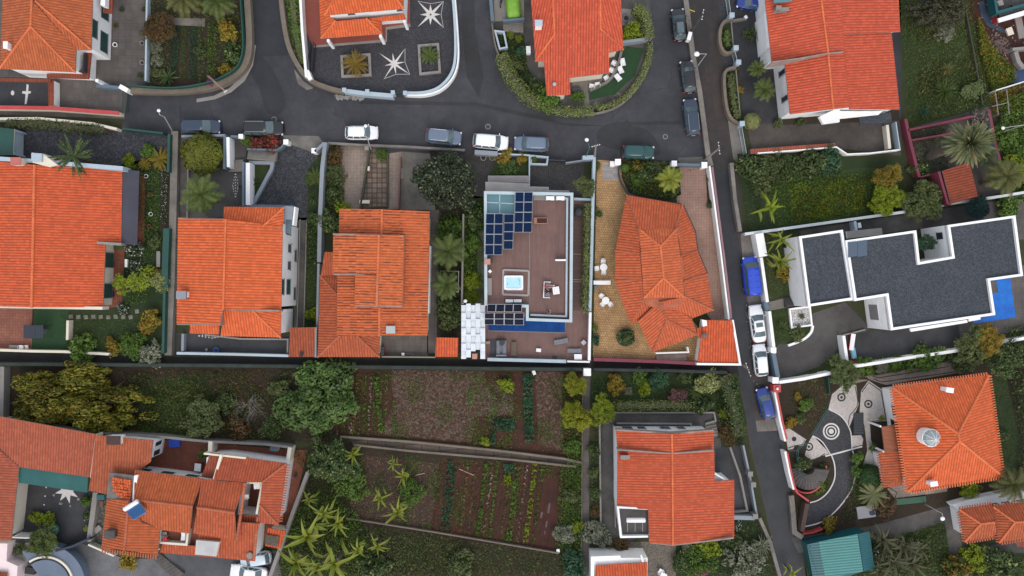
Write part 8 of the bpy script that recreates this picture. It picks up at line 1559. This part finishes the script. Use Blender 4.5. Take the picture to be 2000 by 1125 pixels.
p=W(979,680,.4);o=thing('outdoor_sofa','grey corner sofa on the lower deck','sofa',(p.x,p.y,.02));ORG[o.name]=V((0,0,0));mb=MB();mb.box((0,0,.2),(1.3,2.0,.28),0,0,.04);mb.build('base',FABG,o)
for x,y,w_,d_ in((-.38,.1,.4,1.7),(.38,.1,.42,1.7)):mb=MB();mb.box((x,y,.44),(w_,d_,.2),0,0,.06);mb.build('seat_cushion',FABG,o)
mb=MB();mb.box((0,-.86,.5),(1.3,.24,.5),0,0,.06);mb.build('backrest',FABG,o);mb=MB();mb.lathe((.1,.7,.4),[(.36,0),(.4,.08),(.35,.16),(.05,.2)],18);mb.build('round_cushion',FABD,o)
slabbox('deck_rug','rug','dark grey rug beside the corner sofa',964,678,.02,(.75,2.0,.05),0,mat('dark_rug',(.07,.075,.09),.95,.2));slabbox('deck_stool','stool','pale small stool by the striped canopy',953,669,.02,(.45,.3,.4),8,WOODP)
o=thing('shade_canopy','white canopy of woven translucent panels over the side path','canopy',W(924,648));r=random.Random(3)
for i in range(5):
 for j in range(7):
  x0,y0=901+i*9.3,596+j*15+(i%2)*-3;q=[(x0,y0),(x0+9.3,y0),(x0+9.3,y0+15),(x0,y0+15)];z=2.7+.2*((i+j)%2)
  if i in(2,3)and j==6:continue
  mb=MB();P=[W(*k,z)for k in q];mb.prism([k.xy for k in P],z-.04,z+r.uniform(0,.02));mb.build('canopy_panel',mat('canopy_sheet',(.62,.66,.7),.5,.15,1.5,None,.06,4)if 'canopy_sheet' not in bpy.data.materials else bpy.data.materials['canopy_sheet'],o)
for q in((901,597),(946,597),(901,698),(946,698)):post(o,*q,2.65,.1,STEEL,'canopy_post')
slabbox('terracotta_post','post','pink square block in the foot of the white canopy',927,696,0,(.55,.6,2.4),0,bpy.data.materials['pink_terracotta'])
round_table(1179,522,14.5,.02,PLASW,'white round table with three chairs, nearer the gate pillar');round_table(1183,587,14.5,.02,PLASW,'white round table with three chairs, below the white bench')
for i,(x,y,a)in enumerate(((1178,511,-90),(1166,524,10),(1179,532,90))):chair(x,y,a,.02,PLASW,('white plastic chair on the gate side of the nearer round table','white plastic chair with a dark seat pad by the pale wall','white plastic chair on the bench side of the nearer round table')[i],.5,'white chairs round the forecourt tables')
for i,(x,y,a)in enumerate(((1175,578,-40),(1177,594,45),(1192,594,130))):chair(x,y,a,.02,PLASW,('white plastic chair between bench and lower round table','white plastic chair on the wall side of the lower round table','white plastic chair on the house side of the lower round table')[i],.5,'white chairs round the forecourt tables')
table(1176,552,0,.02,(2.1,.5),PLASW,'long narrow white table jutting from the pale wall',.7,'console_table');slabbox('water_tap_stand','tap','small blue and white tap stand under the long table',1164,561,.02,(.3,.35,.8),10,PLASW,DKBLU);pot(1222,659,1.05,.45,BLACK,'huge round black planter on the ochre forecourt',L_DK,38,plant_label='dark bush filling the huge round black planter',kind='bush3')
for i,(x,y,a)in enumerate(((1199,123,150),(1194,137,160),(1184,152,120),(1167,165,100),(1156,168,80))):chair(x,y,a,.02,PLASW,('white tub chair nearest the green lawn top','white tub chair next along the seat wall','white tub chair beside the blue cloth','white tub chair second from the garden path','white tub chair nearest the garden path')[i],.55,'white tub chairs along the curved seat wall')
for i,(x,y,a)in enumerate(((1216,121,100),(1212,136,112),(1207,151,128))):lounger(x,y,a,.03,PLASW,('white lounge seat highest on the green lawn','white lounge seat in the middle of the green lawn','white lounge seat lowest on the green lawn')[i],.95,.62,'white lounge seats on the green lawn')
slabbox('utility_box','box','white box with a lid by the hedge house wall',1032,97,.02,(.5,.85,.9),3,PLASW);slabbox('outdoor_cushion_box','box','blue grey storage seat on the garden terrace',1126,175,.02,(1.0,.5,.5),0,FABD);pot(1223,35,.42,.5,DKBLU,'dark round pot on the small patio')
street_lamp((338,258),(310,216),7,'street lamp with white head beside the navy estate',arm=(312,224));street_lamp((725,292),(714,246),7,'street lamp leaning over the white hatchback',arm=(712,262));street_lamp((1143,310),(1146,273),6.5,'slim teal street lamp beside the driveway gates',TEALP,.22);street_lamp((1361,131),(1361,105.5),7,'white armed street lamp over the black cars',None,.3,arm=(1380,105.5));street_lamp((1806,984),(1841,1013),7,'street lamp with arm over the grass garden',None,.25,arm=(1840,1003));street_lamp((1948,262),(1959,250),6,'small street lamp on the weedy slope');street_lamp((905,594),(909,588),2.6,'low globe lamp at the top of the white canopy',None,.22)
u1,t1=utility_pole((1349,62),(1373,28),8,'concrete pole with yellow marker at the top of the long wall',1.1,80,CONCD);u2,t2=utility_pole((1376,313),(1405,289),8,'concrete pole at the lane corner by the white pillar',1.3,97);u3,t3=utility_pole((1450,712),(1462,722),8,'concrete pole with cross arms over the lane by the garage',1.5,110);u4,t4=utility_pole((1161,310),(1164,284),7,'thin pole with aerials beside the driveway lamp',.9,15);u5,t5=utility_pole((406,148),(440,178),5,'bleached wooden post leaning over the vegetable garden corner',.3,40,WOODP)
wire(t1,t2,'cable strung along the lane from the upper pole to the corner pole');wire(t2,t3,'cable strung above the lane from the corner pole to the garage pole');wire(t3,W(1600,1130,7),'cable leading down the lane to the teal shed')
wire(t1,W(1405,-30,8),'cable leaving the upper pole towards the blue gate')
slabbox('electric_cabinet','cabinet','white electric cabinet on the long mossy wall',1347,70,.4,(.4,.95,1.1),-14,PLASW);p=W(1352,21,5);o=thing('pole_marker','yellow marker tube beside the upper concrete pole','marker',(p.x,p.y,4.6));ORG[o.name]=V((0,0,0));mb=MB();mb.tube([(-.3,.12,.4),(.3,-.1,.42)],.05,6);mb.build('tube',mat_simple('yellow_plastic',(.6,.4,.02),.5),o);mb=MB();mb.tube([(0,0,-4.6),(0,0,.4)],.03,6);mb.build('stem',CONC,o)
p=W(1518,759,1.9);mb=MB();mb.ball((p.x,p.y,1.98),.17,10);mb.build('globe_lamp',PLASW,None,True,'white globe lamp on the red garden pillar','lamp')
def heater(px,py,z,rz,label,tank_m=PLASW,L=1.9,coll=True,stand=False):
 p=W(px,py,z);o=thing('water_heater',label,'water heater',(p.x,p.y,z-.6),R(rz));ORG[o.name]=V((0,0,0));mb=MB();mb.tube([(-L/2,0,.6),(-L/2+.06,0,.6),(L/2-.06,0,.6),(L/2,0,.6)],[.2,.27,.27,.2],16);mb.build('tank',tank_m,o,True)
 if coll:mb=MB();q=[(-L/2+.05,-.3,.5),(L/2-.05,-.3,.5),(L/2-.05,-1.6,.08),(-L/2+.05,-1.6,.08)];up=[V(k)+V((0,0,.07))for k in q];mb.faces([V(k)for k in q]+up,[(0,1,5,4),(1,2,6,5),(2,3,7,6),(3,0,4,7),(3,2,1,0)]);mb.build('collector_frame',SOLF,o);mb=MB();mb.poly([k+V((0,0,.004))for k in up][::-1],0,[(0,0),(1,0),(1,1),(0,1)]);mb.build('collector',SOLARC,o)
 for x in(-L*.4,0,L*.4):mb=MB();mb.tube([(x,0,.4),(x,-.1,0),(x,-1.5,.0)],.025,5);mb.build('stand',STEEL,o)
 return o
heater(256,987,7.0,32,'white solar water heater with a blue collector on the orange roofs');heater(1242,1016,6.0,0,'white water tank on thin legs on the small roof terrace',coll=False,L=2.2)
o=thing('tile_stack','stack of spare orange tiles on the grey flat roof','tiles',W(240,950,5.3));r=random.Random(9);mb=MB()
for i in range(5):
 for j in range(7):
  if(i==0 and j>4)or(i==1 and j==6):continue
  q=W(225+i*7.2+r.uniform(-1,1),934+j*5.6+i*1.1,5.3);
  for k in range(r.randint(2,4)):mb.box((q.x+r.uniform(-.03,.03),q.y,5.34+k*.08),(.4,.28,.07),r.uniform(-.12,.0))
mb.build('tiles',T_OR2,o)
o=table(322,1052,0,3.62,(.5,.5),PLASW,'small pale table on the sunken balcony');chair(321,1043,0,3.62,CONCL,'grey round chair on the sunken balcony');slabbox('red_cushion','cushion','bright red cushion on the sunken balcony',322,1053,4.1,(.4,.4,.2),20,mat_simple('red_plastic',(.5,.01,.03),.5));lounger(358,1044,90,3.62,PLASW,'white lounger on the sunken balcony',1.4,.5);table(502,949,5,3.62,(.8,.75),PLASW,'white square table in the roof patio');chair(481,970,-5,3.62,PLASW,'white chair by the roof patio wall')
slabbox('tarpaulin_bundle','bundle','bright blue tarpaulin bundle on the terracotta terrace',340,866,.03,(1.3,.95,.4),6,mat('blue_tarpaulin',(.01,.07,.5),.5,.3,3),None,'flap');slabbox('white_trough','trough','long white trough against the cream orchard wall',365,859,.03,(1.9,.5,.5),-4,WHITE,DARK,'opening');slabbox('brick_barbecue','barbecue','terracotta barbecue block by the green shuttered wall',386,913,.03,(.75,.9,.9),-6,T_DK,PLASW,'worktop');slabbox('kennel','box','white box with dark lid on the upper terracotta terrace',535,876,.03,(.9,.6,1.1),-8,CREAM,DKBLU);table(508,1020,10,.03,(.1,.1),PLASW,'thin white stand by the side wall')if False else None
pot(577,929,.22,.35,DARK,'dark round pot on the terracotta side terrace');slabbox('wheel_bin','bin','teal bin between rust roof and flat roof',196,972,.03,(.9,.6,1.0),0,TEALP,TEALD);table(197,984,0,.03,(.5,.7),WOOD,'little brown table on the crazy paving');slabbox('stone_ring_seat','seat','pale garden seat on the crazy paving',190,1034,.03,(.9,.6,.4),40,CONCL)
o=thing('covered_tank','dark teal covered tank beside the lime planter shrubs','tank',W(108,1032));mb=MB();p=W(108,1032);mb.lathe((p.x,p.y,0),[(.75,0),(.8,.9),(.7,1.0),(.05,1.1)],18);mb.build('body',TEALD,o);mb=MB();mb.lathe((p.x,p.y,1.1),[(.12,0),(.12,.06),(.02,.08)],10);mb.build('cap',DARK,o)
for i,(x,y)in enumerate(((64,1100),(58,1115))):slabbox('black_table','table',('small black table on the pale lower terrace','larger black table nearer the lower edge')[i],x,y,.03,(1.2,.8,.7),-8,BLACK)
bw([(22,1050),(52,1051),(90,1048)],2.0,.1,WFRAME,'thin white pergola beam by the feathery tree',name='pergola_beam',cat='beam');bw([(108,1076),(140,1068),(175,1052)],1.4,.28,mat('navy_wall',(.03,.04,.06),.7,.2),'dark blue wall closing the compass courtyard')
BG2=mat('blue_grey_deck',(.14,.18,.25),.7,.15,.4,None,.06,6)
for i,(r0,r1,z,m,nm,lb)in enumerate(((24,46,1.2,BG2,'curved_terrace','outer blue grey curved terrace in the lower corner'),(44,48,1.35,CREAM,'curved_coping',None),(62,86,.9,BG2,'curved_terrace','inner blue grey curved terrace in the lower corner'))):
 pass
for(r0,r1,z,m,nm,lb)in((10,48,.9,BG2,'curved_terrace','inner blue grey curved terrace in the lower corner'),(56,78,1.3,BG2,'curved_terrace','outer blue grey curved terrace in the lower corner')):
 mb=MB();cx,cy=88,1142;n=24;a0,a1=R(-125),R(10);f=lambda r,a:W(cx+r*math.cos(a),cy+r*math.sin(a),z).xy
 for k in range(n):
  u,v=a0+(a1-a0)*k/n,a0+(a1-a0)*(k+1)/n;mb.prism([f(r0,u),f(r1,u),f(r1,v),f(r0,v)],0,z)
 mb.build(nm,m,None,label=lb,cat='terrace')
bw(ring_pts((88,1142),54,20,R(-125),R(10)),1.5,.25,CREAM,'cream curved balustrade between the blue grey terraces',name='balustrade');bw(ring_pts((88,1142),10,8,R(-125),R(10)),1.2,.2,CREAM,'small cream curved balustrade at the inner terrace',name='balustrade')
steps([(295,1088),(345,1130)],[(312,1080),(362,1118)],9,CONCD,'dark steps running down beside the speckled drive',.4)
STP=mat('stepping_stone',(.22,.2,.17),.9,.3,1)
for i in range(9):x=139+i*14.6;p=W(x,618.5+(i%3)*.4);mb=MB();mb.box((p.x,p.y,.05),(.52,.5,.06),.1*(i%3),0,.02);mb.build('stepping_stone',STP,None,label='square stepping stone in the row across the garden lawn',cat='stone',group='stepping stones on the garden lawn')
for i,(x,y)in enumerate(((272,497),(271,514),(268,608))):p=W(x,y);mb=MB();mb.box((p.x,p.y,.05),(.5,.5,.06),.2,0,.02);mb.build('stepping_stone',STP,None,label=('lone stepping stone beside white flowers','lone stepping stone under the frangipani limb','lone stepping stone by the golden shrub')[i],cat='stone')
p=W(74,647,1);o=thing('garden_swing','dark canopied garden swing between paving and turf','swing',(p.x,p.y,.03));ORG[o.name]=V((0,0,0));mb=MB()
for k in range(8):a=-1.15+k*.3;mb.box((a+.1,0,1.9-.015*abs(k-3.5)),(.29,1.6,.04))
mb.build('canopy',mat('dark_canopy',(.035,.042,.06),.8,.15),o)
for sx in(-1,1):
 for sy in(-1,1):mb=MB();mb.tube([(sx*1.25,sy*.75,0),(sx*1.05,sy*.7,1.88)],.03,6);mb.build('leg',DARK,o)
mb=MB();mb.box((0,0,.5),(1.7,.55,.1),0,0,.03);mb.build('seat',FABD,o);mb=MB();mb.box((-1.35,.3,.45),(.35,.7,.12));mb.build('side_tray',FABG,o)
table(25,677,0,.03,(.95,.38),CONCL,'pale bench table by the cream alley wall');chair(40,679,90,.03,PLASW,'white round backed chair by the cream alley wall',.55);chair(51,678,100,.03,CREAM,'cream chair next to the artificial turf',.45);round_table(54,652,5,.03,PLASW,'tiny white round table beside the garden swing')
for i,(x,y)in enumerate(((246,514),(246,554))):slabbox('bench','bench',('white edged bench at the green shuttered door'.replace('white edged','slim white'),'slim white bench further down the terracotta terrace')[i],x,y,.04,(.28,.95,.42),0,PLASW);slabbox('door_mat','mat',('dark mat at the upper shuttered door','dark mat at the lower shuttered door')[i],219,515+i*59,.03,(.5,.65,.04),0,BLACK)
slabbox('white_trough','trough','white planting trough below the slate veranda',232,484,.04,(1.2,.5,.5),0,PLASW,L_DK,'planting');slabbox('white_trough','trough','white planting trough at the lower terrace corner',237,603,.04,(.85,.45,.4),0,PLASW,L_WHT,'planting');slabbox('fence_bench','bench','pale bench against the green netting fence',309,506,.04,(.4,1.9,.45),0,CONCL)
for i,(x,y)in enumerate(((285,344),(294,418),(293,380),(291,442))):pot(x,y,.25,.3,(PLASW,PLASW,T_DK,T_DK)[i],('white pot near the slate veranda corner','white pot midway along the veranda border','terracotta pot along the veranda border','terracotta pot at the foot of the veranda border')[i])
for i,(x,y,m)in enumerate(((225,50,T_DK),(224,87,PLASW),(277,84,CONCL),(277,122,CONCL),(237,18,DARK),(281,18,DARK))):pot(x,y,.28,.38,m,('terracotta pot by the green shutters','white pot by the green shutters','grey pot on the pale yard wall','grey pot lower on the pale yard wall','dark pot at the top of the slab yard','dark pot at the top of the pale yard wall')[i],L_DK if i in(0,4,5)else None,9 if i in(0,4,5)else 0,plant_label=('','','','','','')[i]or('dark plant in the terracotta pot by the shutters','','','','dark plant in the pot at the yard top','dark plant in the pot on the yard wall')[i]or None)
pot(273,147,.3,.4,DARK,'dark pot at the foot of the pale yard wall',L_DK,13,plant_label='dark bushy plant at the foot of the yard wall')
disc(252,33,7.2,8,CONCD,7,'hose_coil');disc(250,48,8,8.8,CONCD,7,'hose_coil')
table(712,394,0,.05,(1.25,.42),CREAM,'cream slatted bench at the foot of the square slabs',.45,'bench');slabbox('white_block','block','cream block on the slanting mossy kerb',719,329,.05,(.3,.5,.4),0,CREAM);slabbox('cold_frame','frame','white framed box beside the reddish dwarf wall',784,338,.05,(.28,1.25,.4),0,PLASW,CONC);slabbox('stone_bollard','bollard','round topped stone block at the street wall',716,289,0,(.45,.45,.9),0,CONCL)
for i,(x,y)in enumerate(((747,680),(747,686),(747,692))):slabbox('gas_bottle','gas bottle',('red gas bottle nearest the roof corner','middle red gas bottle by the roof corner','red gas bottle nearest the alley')[i],x,y,.03,(.3,.3,.6),0,mat('red_metal',(.5,.03,.03),.4,.1)if i==0 else bpy.data.materials['red_metal'],DARK,'valve')
slabbox('white_crate','crate','white crate beside the paved back yard wall',798,693,.03,(.9,.25,.4),0,PLASW,DARK,'opening');slabbox('red_can','can','red can beside the white crate',787,692,.03,(.3,.3,.4),0,bpy.data.materials['red_metal'],PLASW);pot(422,684,.32,.4,mat_simple('blue_plastic',(.01,.08,.4),.5),'bright blue tub in the rear yard');pot(468,364,.18,.3,DARK,'dark pot at the tall wall near the white motif');pot(403,683,.12,.25,PLASW,'tiny white pot in the rear yard')
pot(944,308,.36,.35,CONCL,'pale ring pot under the grey block wall');pot(961,308,.34,.35,CONCL,'second pale ring pot, with a yellow plant',L_YG,8,plant_label='yellow plant in the second ring pot')
for x,y,lb in((613,513,'pale square drain frame in the grass passage'),):slabbox('drain_frame','drain',lb,x,y,.02,(.4,.4,.08),0,CONCL,DARK,'grate')
p=W(1131,414,.8);o=thing('covered_barbecue','black covered barbecue on the dark side deck','barbecue',(p.x,p.y,.03));ORG[o.name]=V((0,0,0));mb=MB();mb.lathe((0,0,0),[(.42,0),(.5,.3),(.46,.8),(.2,.95),(.03,.98)],14);mb.build('cover',FABD,o);mb=MB();mb.box((-.5,-.25,.3),(.4,.35,.6),.3,0,.04);mb.build('side_box',BLACK,o)
for i,y in enumerate((496,546,550)):p0,p1=W(1119,y),W(1137,y+.5);mb=MB();mb.bar(p0,p1,.07,.03,.07);mb.build('deck_strip',WOODP,None,label=('pale strip across the side deck, nearer the barbecue','upper of the paired pale strips on the side deck','lower of the paired pale strips on the side deck')[i],cat='strip')
slabbox('letter_box','letter box','white box on the wooden path by the pillar',1196,320,.03,(.5,.6,.9),0,PLASW);disc(1249,352,0,2.2,DARK,9,'drain_cover')
o=thing('wire_cage','thin wire cage frame around a palm by the side path','frame',W(877,550));Q=[(861,529),(896,530),(895,570),(861,569)]
for i in range(4):mb=MB();mb.tube([W(*Q[i],1.6),W(*Q[(i+1)%4],1.6)],.035,5);mb.build('rail',WOODP if i==0 else STEEL,o);post(o,*Q[i],1.6,.06,STEEL,'corner_post')
slabbox('tank_cover','cover','grey sheet cover with a blue bird shaped stain on the soil',1692,1000,.05,(2.2,1.45,.35),8,CONCL,mat('grey_sheet',(.36,.34,.36),.6,.15),'sheet');patch('stain',[(1697,999),(1702,998),(1709,994),(1708,1000),(1711,1004),(1704,1007),(1699,1006)],mat('blue_stain',(.05,.06,.11),.7),0,z=.42)
slabbox('green_pit','pit','green walled pit beside the lane garden',1778,978,.02,(3.9,.7,.2),6,TEALD,mat('green_liner',(.02,.09,.05),.5,.2),'liner');patch('swimming_pool',[(1945,546),(1973,543),(1984,620),(1902,632),(1898,624),(1942,616),(1936,573),(1950,571)],POOLB,12);band([(1950,571),(1976,568)],.8,mat('pool_step',(.01,.12,.45),.2),14,name='pool_edge')
slabbox('parasol_bundle','bundle','folded red and white beach things against the short white wall',1665,668,.03,(.5,2.0,.5),-8,bpy.data.materials['red_cloth'],PLASW,'folded_parasol');slabbox('towel_bundle','bundle','white and blue bundle beneath the folded beach things',1668,690,.03,(.45,1.3,.45),10,PLASW,mat_simple('sky_blue_cloth',(.15,.35,.5),.8));slabbox('red_toy_box','box','red box on the dark sun terrace',1675,706,.03,(1.3,.4,.35),5,bpy.data.materials['red_cloth']);slabbox('terrace_sofa','sofa','pale cushion seat along the white terrace wall',1684,709,.03,(1.6,.5,.4),8,CONCL)
slabbox('dust_bin','bin','white bin by the pale wall behind the modern house',1679,440,.03,(.35,.6,.8),8,PLASW);slabbox('green_bin','bin','dark green bin against the modern house corner',1540,478,.03,(.6,.6,1.0),10,GREENP);slabbox('dog_kennel','kennel','white cat shaped garden ornament at the dark yard kerb',1457,33,.03,(.3,.35,.5),30,PLASW);slabbox('green_box','box','little green box in front of the blue car',1468,21,.03,(.22,.22,.2),5,TEALP);slabbox('meter_box','box','tiny white box at the courtyard house wall',1491,65,.03,(.16,.2,.4),0,PLASW)
p=W(1460,716);o=chair(1291,1117,60,.03,PLASW,'white garden chair on the gravel court',.6);table(1296,1124,60,.03,(.6,.8),PLASW,'white garden table at the edge of the gravel court',.6)
slabbox('roof_sheet','sheet','blue sheet corner beyond the weedy slope',2000,148,.05,(3.2,1.5,.1),6,mat('navy_sheet',(.02,.05,.13),.5,.2));r=random.Random(5);mb=MB()
for i in range(240):
 x,y=r.gauss(1952,13),r.gauss(92,13)
 if inpoly(x,y,[(1930,50),(1985,70),(2000,150),(1960,130),(1935,90)]):p=W(x,y);s_=r.uniform(.05,.28);mb.box((p.x,p.y,s_*.3),(s_,s_*r.uniform(.6,1),s_*.8),r.uniform(0,3),0,s_*.2)
mb.build('rubble',mat('rubble_stone',(.14,.1,.09),.9,.4,2),None,kind='stuff');mb=MB()
for i in range(90):
 x,y=r.uniform(1905,2000),r.uniform(5,150)
 if inpoly(x,y,[(1890,5),(1925,5),(1950,50),(2000,40),(2000,150),(1975,140),(1925,80)]):p=W(x,y);s_=r.uniform(.08,.2);mb.box((p.x,p.y,.05),(s_,s_*.7,.06),r.uniform(0,3))
mb.build('debris',CONCL,None,kind='stuff')
slabbox('cement_sack','sack','torn pale sack on the building plot',1973,61,.03,(.7,.9,.3),20,CREAM,None,'fold');slabbox('block_pallet','blocks','strip of pale building blocks on the building plot',1993,54,.03,(.8,2.6,.25),12,CONCL)
for i,(x0,y0,x1,y1)in enumerate(((812,928,830,924),(897,916,927,929))):mb=MB();mb.tube([W(x0,y0,.1),W(x1,y1,.12)],.06,5);mb.build('field_pole',WOODP,None,label=('pale stick lying on the fallow field','pale stick lying across the red field rows')[i],cat='stick')
slabbox('white_bucket','bucket','white bucket at the end of the broken stone wall',1090,1076,.02,(.35,.35,.35),0,PLASW);slabbox('plastic_bag','bag','pale bag lying by the leafy crop row',1043,728,.02,(.35,.5,.2),20,PLASW);p=W(1424,731);slabbox('fire_hydrant','hydrant','small red hydrant at the alley corner',1425,732,.02,(.25,.25,.6),0,bpy.data.materials['red_metal'])
w=bpy.data.worlds.new('World');SC.world=w;w.use_nodes=True
nt=w.node_tree;bg=nt.nodes['Background'];sky=nt.nodes.new('ShaderNodeTexSky');sky.sky_type='NISHITA';sky.sun_disc=False
EL,AZ=50,172
sky.sun_elevation=R(EL);sky.sun_rotation=R(AZ);sky.air_density=1.0;sky.dust_density=4.0;sky.ozone_density=1.0
mx=nt.nodes.new('ShaderNodeMix');mx.data_type='RGBA';mx.inputs[0].default_value=.62;mx.inputs[7].default_value=(6.6,6.9,7.4,1)
nt.links.new(sky.outputs[0],mx.inputs[6]);nt.links.new(mx.outputs[2],bg.inputs[0]);bg.inputs[1].default_value=.13
sl=bpy.data.lights.new('sun','SUN');sl.energy=1.0;sl.angle=R(40);sl.color=(1,.94,.86)
so=bpy.data.objects.new('sun',sl);COL.objects.link(so);so.location=(-40,-40,90)
sd_=V((math.sin(R(AZ))*math.cos(R(EL)),math.cos(R(AZ))*math.cos(R(EL)),math.sin(R(EL))))
so.rotation_euler=sd_.to_track_quat('Z','Y').to_euler()
cd=bpy.data.cameras.new('camera');co=bpy.data.objects.new('camera',cd);COL.objects.link(co);SC.camera=co
co.location=(0,0,H);co.rotation_euler=(0,0,0);cd.sensor_width=36;cd.lens=36*H/(2000*S);cd.clip_end=2000;cd.clip_start=1
SC.view_settings.view_transform='Standard';SC.view_settings.look='None';SC.view_settings.gamma=1;SC.view_settings.exposure=.36
for pr in list(PROTO.values()):
 if pr.get('fresh'):
  for ch in list(pr.children):bpy.data.objects.remove(ch)
  bpy.data.objects.remove(pr)
